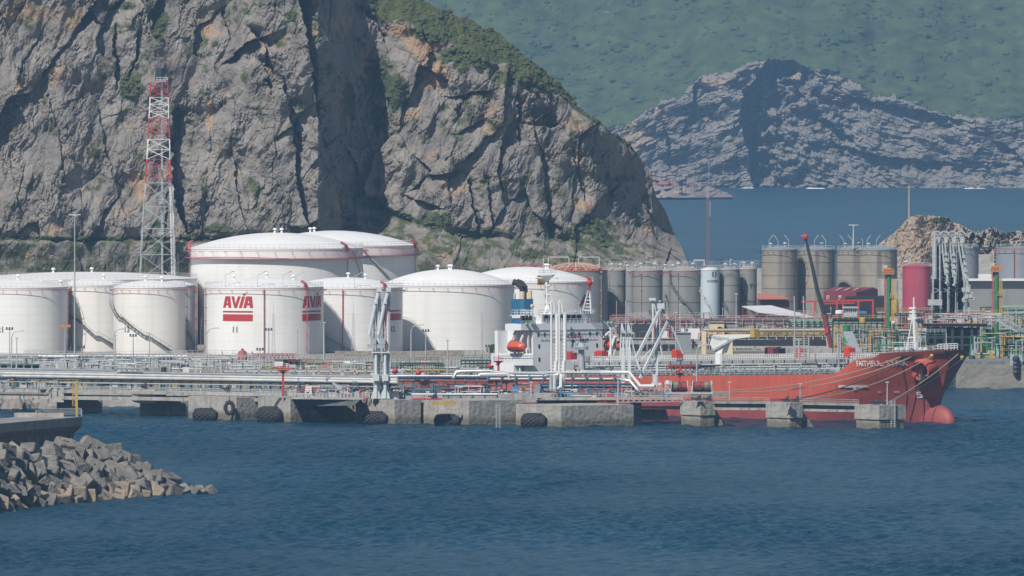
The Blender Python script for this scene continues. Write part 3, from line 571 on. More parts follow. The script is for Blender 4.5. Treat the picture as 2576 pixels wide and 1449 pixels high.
for s in (-1, 1):
    for k in range(5):
        y0, y1 = -1.5+k*.6, -.9+k*.6; f = lambda y: .62*(max(0, 1-((y-.2)/1.75)**2))**.5
        q = sorted([(s*.18+(-.12 if s < 0 else .12)*(1.5-y0)*0, y0), (s*(.2+.95*f(y0)), y0), (s*(.2+.95*f(y1)), y1), (s*.18, y1)], key=lambda p: 0)
        quad_cyl(mb, c_, R_+.05, a0, [(p[0], zc+p[1]*.6) for p in q])
text_cyl(mb, 'ACIDEKA', .95, c_, R_+.05, R(-90+20), ZD(710, 3555)); mb.build('emblem', M['ink'], t_)
# weathered big silos right
for lb, cx, r, dd in (('weathered brown silo, left end of the four behind the crane boom', 1961, 45, 0), ('weathered brown silo crossed by the crane boom', 2053, 47, 8), ('weathered brown silo half behind the right end one', 2148, 43, 26), ('weathered brown silo at the right end of the four', 2209, 48, 0)):
    t_, c_, R_, z_ = tank(lb, cx, r, 628, 619, D=3880+dd, shell='brown', roof='blueg', vents=(.3, -.5), ringp='dark', stair=[[(50, 0), (80, .3), (95, .55)]] if cx == 2148 else None, seams=5, group='weathered silos by the red shed', name='storage_silo', cat='silo', n=56)
    for q in (-.6, -.1, .5):
        mb = MB(); p = Vector((c_[0]+q*R_, c_[1]-R_*.5, z_)); mb.bar(p, p+Vector((0, 0, 3)), .14); mb.bar(p+Vector((0, 0, 3)), p+Vector((random.choice((-1.4, 1.3)), 0, 4.8)), .16); mb.build('floodlight', M['rail'], t_)
tank('pink domed tank beside the tall loading arms', 2306, 36, 671, 662, D=3560, shell='pink', roof='pink', vents=(-.75,), ringp=None, group=None, n=48, seams=0, stair=[[(-88, 0), (-95, .25)]])
tank('slate blue tank behind the tall loading arms', 2424, 38, 624, 620, D=3900, shell='blueg', roof='blueg', vents=(), ringp='dark', group='slate blue tanks at the right edge', n=48)
t_, c_, R_, z_ = tank('slate blue tank cut by the right edge of the picture', 2566, 61, 624, 620, D=3860, shell='blueg', roof='blueg', vents=(), ringp='red', group='slate blue tanks at the right edge', n=56, risers=((-16, 0),))
mb = MB(); mb.box((XD(2482, 3868), 3868, ZD(626, 3868)), (8.5, 1.6, .6)); mb.rail([(XD(2455, 3868), 3867, ZD(622, 3868)), (XD(2510, 3868), 3867, ZD(622, 3868))], 1, 1.6); mb.build('walkway', M['dark'], t_)
# ---------------- concrete blocks seen on a corner ----------------
def corner(xL, xM, xR, D, beta=38):                # near corner at column xM; left and right faces span to xL and xR
    b = R(beta); s = F/D; L = (xM-xL)/s/math.cos(b); W = (xR-xM)/s/math.sin(b); p = Vector((XD(xM, D), D, 0))
    u = Vector((-math.cos(b), math.sin(b), 0)); w = Vector((math.sin(b), math.cos(b), 0))
    return p, p+u*L, p+u*L+w*W, p+w*W
def cblock(mb, xL, xM, xR, D, z0, z1, beta=38, inset=0):
    q = corner(xL, xM, xR, D, beta); c = sum(q, Vector())/4; q = [c+(p-c)*(1-inset) for p in q]
    return mb.prism([(p.x, p.y, z0) for p in q], (0, 0, z1-z0))
def wet(mt, z): return mt
MT = mat('quay_concrete', (.43, .405, .365), (.30, .285, .26), .9, sc1=.28, streak=.85, c3=(.19, .18, .165), bump=.35)
def tide_mat():
    m = MT.copy(); m.name = 'tide_marked_concrete'; t = m.node_tree; N = t.nodes; L = t.links; b = N['Principled BSDF']; src = b.inputs['Base Color'].links[0].from_socket
    g = N.new('ShaderNodeNewGeometry'); sx = N.new('ShaderNodeSeparateXYZ'); L.new(g.outputs['Position'], sx.inputs[0])
    nz = N.new('ShaderNodeTexNoise'); nz.inputs['Scale'].default_value = .5; nz.inputs['Detail'].default_value = 5; L.new(g.outputs['Position'], nz.inputs['Vector'])
    ad = N.new('ShaderNodeMath'); ad.operation = 'MULTIPLY_ADD'; L.new(nz.outputs[0], ad.inputs[0]); ad.inputs[1].default_value = -2.2; L.new(sx.outputs[2], ad.inputs[2])
    mr = N.new('ShaderNodeMapRange'); mr.inputs[1].default_value = -.2; mr.inputs[2].default_value = 1.3; mr.inputs[3].default_value = .8; mr.inputs[4].default_value = 0; L.new(ad.outputs[0], mr.inputs[0])
    mx = N.new('ShaderNodeMixRGB'); L.new(mr.outputs[0], mx.inputs[0]); L.new(src, mx.inputs[1]); mx.inputs[2].default_value = (.13, .115, .075, 1); L.new(mx.outputs[0], b.inputs['Base Color']); return m
MQ = tide_mat()
def dolphin(label, xL, xM, xR, ytop, yb, beta=38, ledge=None, name='mooring_dolphin', group='concrete blocks of the tanker berth'):
    D = DG(yb); z1 = ZD(ytop, D); p = corner(xL, xM, xR, D, beta)[0]
    t = thing(name, label, 'dolphin', (p.x, p.y, 0), group)
    if ledge:
        zl = ZD(ledge, D); mb = MB(); cblock(mb, xL, xM, xR, D, zl, z1, beta); mb.build('cap_block', MQ, t)
        mb = MB(); cblock(mb, xL, xM, xR, D, -2, zl-.35, beta, .07); cblock(mb, xL, xM, xR, D, zl-.4, zl, beta, .16); mb.build('base_block', MQ, t)
    else:
        mb = MB(); cblock(mb, xL, xM, xR, D, -2, z1, beta); mb.build('block', MQ, t)
    return t, p, z1, D
dol = {}
dol['A'] = dolphin('pale concrete berth block with a hanging tyre, leftmost of the berth', 470, 595, 650, 1000, 1056, 50)
dol['B'] = dolphin('pale concrete berth block left of the dark bridge opening', 647, 731, 770, 1001, 1061, 50)
dol['C'] = dolphin('concrete berth block under the pair of white loading arms', 893, 993, 1058, 1006, 1066, 55)
dol['D'] = dolphin('long concrete berth block with a yellow kerb', 1054, 1180, 1312, 1008, 1069, 55)
dol['E'] = dolphin('biggest concrete berth block, with the round fender at its left end', 1298, 1412, 1595, 1021, 1073, 55)
dol['F'] = dolphin('stepped concrete dolphin nearest the hose reels', 1712, 1762, 1800, 1010, 1071, 55, 1045)
dol['G'] = dolphin('stepped concrete dolphin, middle one of the three in front of the ship', 1928, 1987, 2020, 1013, 1075, 55, 1052)
dol['H'] = dolphin('last stepped concrete dolphin, with a ladder, before the bow', 2152, 2212, 2280, 1020, 1079, 55, 1056)
# sloping buttress faces
for k, (xa, xb, xc, yt, yb_, lab) in {'B2': (731, 768, 826, 1012, 1060, 'B'), 'F2': (1788, 1800, 1826, 1030, 1070, 'F'), 'G2': (2004, 2020, 2048, 1036, 1074, 'G')}.items():
    t_, p_, z_, D_ = dol[lab]; D2 = D_+4
    mb = MB(); mb.prism([P(xa, yt, D2), P(xb, yt, D2), P(xc, yb_, D2), P(xa, yb_, D2)], (0, 7, 0)); mb.build('buttress', MQ, t_)
t_, p_, z_, D_ = dol['D']
mb = MB(); mb.box(P(1118, 1009, D_-.5)-Vector((0, 0, .9)), (5.6, .4, .9)); mb.build('kerb', M['yellow'], t_)
mb = MB(); 
for s in (-.45, .45): mb.bar((XD(1253, 2780)+s, 2776, .2), (XD(1253, 2780)+s, 2776, 5.7), .14)
for i in range(11): mb.bar((XD(1253, 2780)-.45, 2776, .6+i*.48), (XD(1253, 2780)+.45, 2776, .6+i*.48), .1)
mb.build('ladder', M['steel'], t_)
t_, p_, z_, D_ = dol['H']; mb = MB(); q = P(2246, 1050, D_+3)
for s in (-.45, .45): mb.bar((q.x+s, q.y-.9, -.2), (q.x+s, q.y-.9, z_+1.2), .16)
for i in range(13): mb.bar((q.x-.45, q.y-.9, .2+i*.5), (q.x+.45, q.y-.9, .2+i*.5), .12)
mb.build('ladder', M['steel'], t_)
# fenders: fat rubber cylinders wrapped in a tyre net, lying in the water against the blocks
def fender(x0, x1, y0, yb_, lab, rz=R(-20)):
    D = DG(yb_)-.6; L = (x1-x0)*D/F; r = min((yb_-y0)*D/F*.62, L*.36)
    c = Vector((XD((x0+x1)/2, D), D-.4, ZD(y0, D)-r))
    t = thing('tyre_net_fender', lab, 'fender', (c.x, c.y, 0), 'tyre net fenders floating against the berth')
    ax = Vector((math.cos(rz), math.sin(rz), 0)); ay = Vector((-math.sin(rz), math.cos(rz), 0)); az = Vector((0, 0, 1))
    prof = [(.06*r, -L/2), (.55*r, -L/2+.1), (.86*r, -L/2+.7), (r, -L/2+1.6), (r, L/2-1.6), (.86*r, L/2-.7), (.55*r, L/2-.1), (.06*r, L/2)]
    mb = MB(); q = MB(); q.lathe((0, 0, 0), prof, 24); mb.add([c+ax*v[2]+ay*v[0]+az*v[1] for v in q.v], q.f); mb.build('body', M['black'], t, smooth=True)
    mb = MB()                                       # the net of tyres over the left two thirds
    for i in range(6):
        for j in range(13):
            a = 2*math.pi*j/13+(i % 2)*.24; h = -L/2+1.0+i*(L*.55/5); rr = r*1.03 if abs(h) < L/2-1.3 else r*.93
            o = c+ax*h+ay*(rr*math.cos(a))+az*(rr*math.sin(a)); e1 = ax; e2 = (-math.sin(a)*ay+math.cos(a)*az)
            mb.tube([o+.42*(math.cos(w)*e1+math.sin(w)*e2) for w in (2*math.pi*k/8 for k in range(9))], .15, 4)
    mb.build('tyre_net', M['black'], t, kind='stuff'); return t
fender(484, 549, 1028, 1056, 'tyre net fender under the hanging tyre, leftmost of the five')
fender(646, 712, 1024, 1060, 'tyre net fender left of the dark bridge opening')
fender(911, 977, 1036, 1066, 'tyre net fender below the pair of white loading arms')
fender(1091, 1160, 1043, 1069, 'tyre net fender half sunk under the yellow kerb')
fender(1310, 1377, 1041, 1073, 'tyre net fender on the biggest berth block, rightmost of the five')
c = P(577, 1026, DG(1056)-1.2); mb = MB(); mb.tube([c+Vector((.95*math.cos(w), 0, 1.35*math.sin(w))) for w in (2*math.pi*k/16 for k in range(17))], .5, 8)
mb.bar(c+Vector((0, 0, 1.3)), c+Vector((.1, .6, 2.9)), .16); o = mb.build('hanging_tyre', M['black'], loc=c, smooth=True); tag(o, 'big black tyre hanging on the leftmost berth block', 'tyre')
# ---------------- trestle at the left: deck, beam, rails, piers ----------------
DT = lambda x: 2928-.11*x
def run(x0, x1, n=1): return [(x0+(x1-x0)*i/n) for i in range(n+1)]
def line(x0, y0, x1, y1, off=0): return Vector((XD(x0, DT(x0)+off), DT(x0)+off, ZD(y0, DT(x0)))), Vector((XD(x1, DT(x1)+off), DT(x1)+off, ZD(y1, DT(x1))))
tr = thing('pipe_trestle', 'long concrete trestle carrying pale pipes from the left edge to the berth', 'trestle', (XD(300, 2880), 2880, 0))
mb = MB(); a, b = line(-60, 981, 880, 996); mb.bar(a+Vector((0, 4.5, 0)), b+Vector((0, 4.5, 0)), 9, .75); mb.build('deck', M['conc'], tr)
mb = MB(); a, b = line(-60, 998, 900, 1008, -1.6); mb.bar(a, b, .9, .85); a, b = line(-60, 998, 900, 1008, 8); mb.bar(a, b, .9, 1.0); mb.build('beam', M['conc'], tr)
mb = MB(); a, b = line(-60, 978, 470, 988, .2); mb.rail([a, b], 1.15, 1.3, .05, 2); mb.build('handrail', M['rail'], tr)
mb = MB(); a, b = line(470, 988, 740, 994, .2); mb.rail([a, b], 1.15, 1.3, .05, 2); mb.build('handrail', M['rail'], tr)
for k, (x0, x1, x2, yt, yb_, lg) in enumerate([(121, 160, 181, 977, 1012, (143, 256)), (331, 390, 417, 981, 1015, (352, 468)), (690, 735, 768, 990, 1006, (700, 760))]):
    D = DT(x0)-7; mb = MB(); cblock(mb, x0, x1, x2, D, ZD(yb_, D), ZD(yt, D)+.1, 35); mb.build('pier_cap', M['conc'], tr)
    mb = MB(); D2 = D+9; mb.box((XD((lg[0]+lg[1])/2, D2), D2+2, -2), ((lg[1]-lg[0])*D2/F, 6, ZD(yb_-6, D2)+2)); mb.build('pier', M['concd'], tr)
for x in (62, 205, 425):
    mb = MB(); D2 = DT(x)+14; mb.prism([P(x-9, 1040, D2), P(x+9, 1040, D2), P(x+1, 1012, D2), P(x-2, 1012, D2)], (0, 1.5, 0)); mb.build('brace', M['conc'], tr)
# pipe rack on the trestle
rk = thing('pipe_rack', 'rack of long white and grey pipes on blue posts above the trestle', 'pipe rack', (XD(300, 2886), 2886, 6))
for i in range(41):
    x = -20+i*25; D = DT(x)+2.6; mb = MB(); yd = 977+x*.015
    mb.bar(P(x, yd, D), P(x, yd-32, D), .3); mb.bar(P(x, yd, D)+Vector((0, 4, 0)), P(x, yd-32, D)+Vector((0, 4, 0)), .3); mb.bar(P(x, yd-28, D)-Vector((0, .6, 0)), P(x, yd-28, D)+Vector((0, 4.6, 0)), .35, .3)
    mb.build('post', M['blue'] if i % 3 else M['steel'], rk)
for (ya, yb_, off, r, mt) in [(928, 945, 1, .28, 'silver'), (934, 951, 3, .3, 'steel'), (938, 955.5, 0, .30, 'wpipe'), (945, 962, -.5, .34, 'wpipe'), (951, 967, 2.4, .32, 'steel'), (942, 960, 4.2, .3, 'redp'), (947, 962, 5, .3, 'wpipe'), (957, 971, 1.6, .18, 'yellow'), (955, 969, 4.6, .4, 'dark'), (961, 974, .4, .16, 'steel')]:
    a, b = line(-60, ya-.5, 1000, yb_, off+2.2); mb = MB(); m_ = a.lerp(b, .42)
    if mt == 'silver': mb.tube([a, a.lerp(b, .335), a.lerp(b, .345)+Vector((0, 0, .6)), a.lerp(b, .395)+Vector((0, 0, .6)), a.lerp(b, .41)-Vector((0, 0, .4)), b-Vector((0, 0, .5))], r, 8)
    else: mb.tube([a, m_, b], r, 8)
    mb.build('pipe', M[mt], rk, smooth=True)
# small red pipe bends and dark bollard hooks on the trestle
def hook(x, y, D, lab, sc_=1.0):
    c = P(x, y, D); mb = MB(); mb.box(c, (1.5*sc_, 1.0*sc_, .5*sc_)); mb.ball(c+Vector((.1, 0, .75*sc_)), .5*sc_, 8); mb.bar(c+Vector((-.2, 0, .5*sc_)), c+Vector((-1.5*sc_, -.3, .55*sc_)), .3*sc_); mb.bar(c+Vector((.35*sc_, 0, .8*sc_)), c+Vector((.5*sc_, 0, 1.5*sc_)), .28*sc_)
    o = mb.build('mooring_hook', M['dark'], loc=c); tag(o, lab, 'mooring hook', 'black mooring hooks on the berth')
for x, y, D, lab in [(363, 977, DT(363)-1, 'black mooring hook on the trestle pier above the water'), (572, 983, DT(572)-1, 'black mooring hook above the hanging tyre'), (1093, 1003, 2790, 'black mooring hook on the red rack beside the yellow kerb'), (1757, 1008, 2800, 'black mooring hook, left of the pair on the dolphin by the hose reels'), (1783, 1008, 2803, 'black mooring hook, right of the pair on the dolphin by the hose reels'),
    (1978, 1011, 2785, 'black mooring hook, left of the pair on the middle dolphin'), (2003, 1011, 2792, 'black mooring hook, right of the pair on the middle dolphin'), (2205, 1018, 2776, 'black mooring hook, left of the pair on the last dolphin'), (2228, 1018, 2780, 'black mooring hook, right of the pair on the last dolphin')]: hook(x, y, D, lab)
# ---------------- berth deck behind the blocks ----------------
bd = thing('berth_deck', 'dark concrete deck bridging the gap between the pale berth blocks', 'deck', (XD(830, 2830), 2830, 0))
mb = MB(); mb.prism([P(738, 1003, 2826), P(905, 1006, 2812), P(890, 1020, 2812), P(752, 1022, 2826)], (0, 30, 0)); mb.build('slab', mat('shade_dark_slab_concrete', (.11, .115, .11), (.07, .075, .075), .9, sc1=.4, streak=.5), bd)  # shade under the deck edge is painted in as a darker slab colour
mb = MB(); mb.prism([P(731, 1001.5, 2824), P(912, 1003, 2812), P(912, 1005.5, 2812), P(731, 1004, 2824)], (0, 14, 0)); mb.build('deck_edge', MQ, bd)
mb = MB(); mb.box((XD(800, 2850), 2850, -2), (7, 10, 5.8)); mb.build('pier', M['concd'], bd)
mb = MB(); mb.box((XD(860, 2852), 2852, -2), (9, 8, 6)); mb.build('pier', M['concd'], bd)
ap = thing('berth_apron', 'long brown concrete apron behind the berth blocks under the pipes', 'deck', (XD(1200, 2812), 2812, 0))
mb = MB(); mb.prism([P(1020, 997, 2822), P(1395, 990, 2822), P(1395, 1012, 2822), P(1020, 1014, 2822)], (0, 16, 0)); mb.build('apron', M['conc2'], ap)
mb = MB(); mb.prism([P(1390, 989, 2826), P(1835, 988, 2826), P(1835, 999, 2826), P(1390, 1000, 2826)], (0, 15, 0)); mb.build('apron', M['concd'], ap)
mb = MB(); mb.prism([P(1348, 1001, 2818), P(1720, 1000, 2818), P(1720, 1006, 2818), P(1348, 1007, 2818)], (0, 12, 0)); mb.build('beam', M['conc'], ap)
mb = MB(); mb.prism([P(1350, 1007, 2830), P(1500, 1007, 2830), P(1500, 1030, 2830), P(1350, 1030, 2830)], (0, 8, 0)); mb.build('wall', M['concd'], ap)
mb = MB(); mb.prism([P(1590, 1022, 2822), P(1712, 1022, 2822), P(1712, 1030, 2822), P(1590, 1027, 2822)], (0, 2, 0)); mb.build('beam', M['conc'], ap)
mb = MB(); mb.prism([P(1612, 1031, 2826), P(1676, 1032, 2826), P(1683, 1056, 2826), P(1610, 1056, 2826)], (0, 8, 0)); mb.build('pier', M['conc'], ap)
mb = MB(); mb.box((XD(1600, 2822), 2824, -2), (2.6, 3, 7.6)); mb.build('pier', M['concd'], ap)
# walkways between the dolphins
for x0, x1, y0, y1, D, lab in [(1795, 1935, 1010, 1011, 2800, 'concrete walkway with brown slatted rail beside the hose reels'), (2012, 2160, 1013, 1016, 2790, 'concrete walkway with brown slatted rail leading to the last dolphin')]:
    w = thing('walkway', lab, 'walkway', tuple(P((x0+x1)/2, y0, D)), 'walkways between the dolphins')
    mb = MB(); mb.bar(P(x0, y0+2, D)+Vector((0, 1.4, 0)), P(x1, y1+2, D)+Vector((0, 1.4, 0)), 2.6, .55); mb.build('slab', M['conc'], w)
    mb = MB(); mb.bar(P(x0, y0+18, D), P(x1, y1+18, D), 1.0, .55); mb.build('beam', M['conc'], w)
    mb = MB(); mb.bar(P(x0, y0+10, D+2.4), P(x1, y1+10, D+2.4), .5, 1.5); mb.build('girder', M['concd'], w)
    mb = MB(); a, b = P(x0, y0, D-.1), P(x1, y1, D-.1); mb.rail([a, b], 1.0, .45, .05, 1); mb.build('handrail', M['conc'], w)
# red lattice gangway lying along the berth
gw = thing('gangway', 'faded red lattice gangway lying behind the biggest berth block', 'gangway', tuple(P(1610, 1011, 2808)))
mb = MB(); a, b = P(1552, 1006, 2806), P(1732, 1004, 2806)
for z in (-.55, .95): mb.bar(a+Vector((0, 0, z)), b+Vector((0, 0, z)), .2); mb.bar(a+Vector((0, 1.6, z)), b+Vector((0, 1.6, z)), .2)
for i in range(13):
    p, q = a.lerp(b, i/13), a.lerp(b, (i+1)/13)
    for y in (0, 1.6): mb.bar(p+Vector((0, y, -.55)), q+Vector((0, y, .95)), .13); mb.bar(p+Vector((0, y, -.55)), p+Vector((0, y, .95)), .16 if i % 3 else .3)
mb.build('frame', M['pinkp'], gw)
# ---------------- breakwater wall and armour blocks, front left ----------------
WZT = 14.5
def PW(x, y, z): D = DG(y, z); return Vector((XD(x, D), D, z))
bw = thing('breakwater', 'dark concrete breakwater wall with an overhanging cap at the left edge', 'breakwater', (-90, 2260, 0))
A0, A1 = PW(-160, 1079, WZT), PW(207, 1048.5, WZT); dv = (A1-A0).normalized(); nv = Vector((dv.y, -dv.x, 0)); 
mb = MB(); bk = -nv*12; lip = Vector((0, 0, -1.7))
mb.prism([A0, A1, A1+bk, A0+bk], (0, 0, -1.7)); M['capc'] = mat('cap_concrete', (.27, .265, .25), (.19, .19, .18), .9, sc1=.3, streak=.5); mb.build('cap', M['capc'], bw)
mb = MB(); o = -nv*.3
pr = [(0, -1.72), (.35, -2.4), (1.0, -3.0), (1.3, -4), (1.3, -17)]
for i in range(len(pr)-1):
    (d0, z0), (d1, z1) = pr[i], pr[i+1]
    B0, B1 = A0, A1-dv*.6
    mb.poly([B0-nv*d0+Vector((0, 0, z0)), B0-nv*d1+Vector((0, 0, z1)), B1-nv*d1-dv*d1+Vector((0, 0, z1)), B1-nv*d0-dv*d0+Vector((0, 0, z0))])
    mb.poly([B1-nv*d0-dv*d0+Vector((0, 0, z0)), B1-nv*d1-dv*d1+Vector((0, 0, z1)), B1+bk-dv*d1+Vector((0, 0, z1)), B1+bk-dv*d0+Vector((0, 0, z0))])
mb.build('wall', mat('shade_dark_concrete', (.115, .12, .115), (.07, .075, .075), .95, sc1=.4, streak=.6), bw)  # wall face on the shaded side: its shade is put into this darker colour
for k in range(18):
    mb = MB(); p = A1-dv*(3.5+k*5.2)-nv*1.15; mb.bar(p+Vector((0, 0, -3.1)), p+Vector((0, 0, -16)), .35); mb.build('joint', M['conc2'], bw)
mb = MB(); q0, q1 = PW(72, 1050, WZT), PW(160, 1050, WZT); mb.prism([q0, q1, q1-nv*3, q0-nv*3], (0, 0, .9)); mb.build('kerb_block', MT, bw)
mb = MB(); r0, r1 = PW(103, 1046, WZT), PW(204, 1044.5, WZT); mb.rail([PW(90, 1048, WZT), r0], 1.3, .9, .05, 2); mb.rail([r0, r1], 1.35, 3.6, .06, 4); mb.rail([r1, A1-dv*.3], 1.2, 1.5, .05, 2); mb.build('handrail', M['rail'], bw)
lm = thing('ladder_mast', 'yellow pole with a yellow cage ladder on the breakwater end', 'mast', tuple(PW(193, 1048, WZT)))
D = PW(193, 1048, WZT).y; mb = MB(); mb.bar(P(193, 1048, D), P(193, 957, D), .42); mb.build('pole', M['yellow'], lm)
mb = MB()
for x in (182.5, 189.5): mb.bar(P(x, 1021, D), P(x, 961, D), .12)
for i in range(14): mb.bar(P(182.5, 961+i*4.6, D), P(193, 961+i*4.6, D), .11)
for i in range(5): mb.bar(P(182.5, 961+i*14, D), P(182.5, 961+i*14, D)-Vector((0, .9, 0)), .1); 
mb.build('ladder', M['yellow'], lm)
def armour_proto(k):
    mb = MB(); s = (1.45, 1.35, 1.3) if k % 2 else (1.3, 1.55, 1.2); e = .94
    q = []
    for z, f in ((-1, e), (-.86, 1), (.86, .97), (1, e-.03)):
        q.append([(x*s[0]*f, y*s[1]*f, z*s[2]) for x, y in ((-1, -.86), (-.86, -1), (.86, -1), (1, -.86), (1, .86), (.86, 1), (-.86, 1), (-1, .86))])
    vs = [v for r_ in q for v in r_]; fs = [(i*8+j, i*8+(j+1) % 8, (i+1)*8+(j+1) % 8, (i+1)*8+j) for i in range(3) for j in range(8)]+[tuple(range(8))[::-1], tuple(range(24, 32))]
    mb.add(vs, fs); mb.k = 1
    mb.box((0, 0, s[2]+.005-.12), (1.1, .26, .14)); mb.box((0, -s[1]-.01, -.1), (1.1, .2, .24)) if k else None
    return mb
ARM = [mat('armour_concrete', (.205, .196, .178), (.10, .097, .092), .9, sc1=.5, streak=.35, c3=(.14, .13, .12), bump=.6), mat('armour_concrete_worn', (.26, .24, .205), (.16, .15, .135), .92, sc1=.6, streak=.4, c3=(.17, .15, .12), bump=.7), mat('armour_concrete_tan', (.33, .27, .20), (.22, .18, .14), .92, sc1=.6, bump=.6)]
prot = []
for k in range(2):
    for a_ in range(3):
        o = armour_proto(k).build('armour_block', [ARM[a_], M['hole']]); COL.objects.unlink(o); prot.append(o)
ycr = lambda x: interp(x, [(-60, 1112), (0, 1108), (100, 1104), (180, 1094), (230, 1092), (262, 1096), (300, 1108), (335, 1126), (365, 1154), (400, 1166), (430, 1180), (465, 1203), (505, 1224), (545, 1236)])
ybs_ = lambda x: interp(x, [(-60, 1296), (0, 1287), (100, 1271), (250, 1256), (400, 1246), (545, 1239)])
rr = random.Random(11); nb = 0; mound = []
def slope_pt(x, v):                                # v 0 at the water, 1 at the crest
    Db = DG(float(ybs_(x))); yc_ = float(ycr(x))+33; k = (yc_-HZ)/F; z = (H-k*Db)/(1+3*k); z = max(z, .2)*v
    return Vector((XD(x, Db+3*z), Db+3*z, z))
for i in range(23):
    row = []
    for j in range(7): row.append(slope_pt(-90+i*(640/22), j/6)-Vector((0, -.6, 1.5)))
    row.append(row[-1]+Vector((0, 34, -1))); mound.append(row)
mb = MB(); vs = [p for r_ in mound for p in r_]; n8 = 8
mb.add(vs, [(i*n8+j, (i+1)*n8+j, (i+1)*n8+j+1, i*n8+j+1) for i in range(22) for j in range(7)]); mb.build('rubble_mound', M['concd'], kind='structure')
x = -60.0; cells_ = []
for i in range(18):
    xc_ = -52+i*34
    Lh = (slope_pt(xc_, 1)-slope_pt(xc_, 0)).length; n = max(1, min(9, int(Lh/3.0)+1))
    for j in range(n): cells_.append((xc_+rr.uniform(-9, 9)+(j % 2)*15, min(1, max(0, (j+rr.uniform(-.25, .25))/max(1, n-1)) if n > 1 else .3)))
    if i < 17: cells_.append((xc_+rr.uniform(0, 14), rr.uniform(.1, .9)))
for x, v in cells_:
    if x > 538: continue
    p = slope_pt(x, v); low = v < .16; col = 2 if low and rr.random() < .75 else (1 if rr.random() < .4 else 0)
    o = prot[rr.randrange(2)*3+col].copy(); COL.objects.link(o); o.name = 'armour_block'
    s = rr.uniform(.92, 1.28)*(1 if x < 430 else .72); o.scale = (s*rr.uniform(.9, 1.25), s, s*rr.uniform(.72, 1.0)); o.location = p+Vector((0, 0, rr.uniform(-.1, .5)))
    o.rotation_euler = (rr.gauss(.35, .4), rr.gauss(0, .38), rr.uniform(0, 3.14))
    where = ('at the left edge of the picture' if x < 60 else 'below the breakwater wall' if x < 150 else 'below the yellow pole' if x < 235 else 'on the slope right of the wall' if x < 330 else 'on the narrowing part of the pile' if x < 430 else 'at the thin right tip of the pile')
    row_ = 'at the waterline' if low else 'on the crest' if v > .9 else 'in the upper half' if v > .6 else 'in the middle' if v > .38 else 'in the lower half'
    lab = ('tan stained', 'pale brown', 'grey')[(2, 1, 0).index(col)]+' armour block '+row_+', '+where
    tag(o, lab, 'armour block', 'armour blocks of the breakwater')
for o in prot: bpy.data.objects.remove(o)
# shore rocks below the trestle
mb = MB()
for i in range(26): 
    x = -40+i*9+random.uniform(-4, 4); D = 2960+random.uniform(-14, 10); mb.lathe((XD(x, D), D, random.uniform(-.8, .4)), [(random.uniform(2, 3.6), 0), (random.uniform(1.6, 2.6), random.uniform(1, 2)), (.4, random.uniform(2.2, 4))], 7)
mb.build('shore_rocks', M['concd'], kind='stuff')
mb = MB(); mb.box((XD(320, 2975), 2975, -3), (30, 4, 6.5)); o = mb.build('shore_wall', M['conc'], loc=(XD(320, 2975), 2975, 0)); tag(o, 'pale low shore wall seen through the trestle piers', 'wall')
# ---------------- the tanker ----------------
TAU = R(1.4); TH = R(38); HV = (math.sin(TH), -math.cos(TH)); PV = (math.cos(TH), math.sin(TH)); SD = DG(1062)
SO = (XD(2373, SD), SD)
SB = 14.5; ZM = 11.7
def L(x, y, b=0.0, dz=0.0):                        # survey pixel -> ship coordinates at b metres to port of the keel line
    k = (x-CX)/F; X0, Y0 = SO[0]+b*PV[0], SO[1]+b*PV[1]
    xl = (k*Y0-X0)/(HV[0]-k*HV[1]); Yw = Y0+xl*HV[1]
    return Vector((xl, b, H-(y-HZ)*Yw/F-xl*math.sin(TAU)+dz))
ship = thing('tanker', 'long red tanker with white bridge house moored bow right behind the berth', 'ship', (SO[0], SO[1], 0), rz=(0, -TAU, math.atan2(HV[1], HV[0])))
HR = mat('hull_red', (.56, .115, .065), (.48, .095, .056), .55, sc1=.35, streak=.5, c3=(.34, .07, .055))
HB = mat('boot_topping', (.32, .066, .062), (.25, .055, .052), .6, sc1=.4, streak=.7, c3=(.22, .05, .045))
def xs_(z): return float(interp(z, [(-6, -3.5), (0, -1.6), (3, -1.4), (6, -.9), (9, .3), (13, 2.0), (17.5, 3.8)]))
def ztop(x): return float(interp(x, [(-200, ZM), (-23, ZM), (-20.5, 12.5), (-17, 14.4), (-14.5, 15.2), (-9, 15.5), (-7.4, 16.6), (0, 16.9), (7, 17.4)]))
def half(x, z):
    if x < -150:
        t = min(1, (-150-x)/32.0); w = SB*(1-.28*t*t) if z > 6 else SB*max(.05, 1-t*(1.05-.6*max(0, z)/6)); return w
    Le = float(interp(z, [(-4, 46), (0, 40), (6, 31), (11, 22), (17.5, 15)])); p = float(interp(z, [(-4, 1.6), (6, 1.9), (17.5, 2.3)]))
    u = min(1, max(0, (xs_(z)-x)/Le)); return max(.06, SB*(1-(1-u)**p)**float(interp(z, [(0, .95), (17, .72)])))
def LH(xd, yd):                                     # point of the starboard plating seen at a survey pixel
    b = -8.0
    for _ in range(30): p = L(xd, yd, b); b = .6*b-.4*half(p.x, p.z)
    p = L(xd, yd, b); return Vector((p.x, -half(p.x, p.z), p.z))
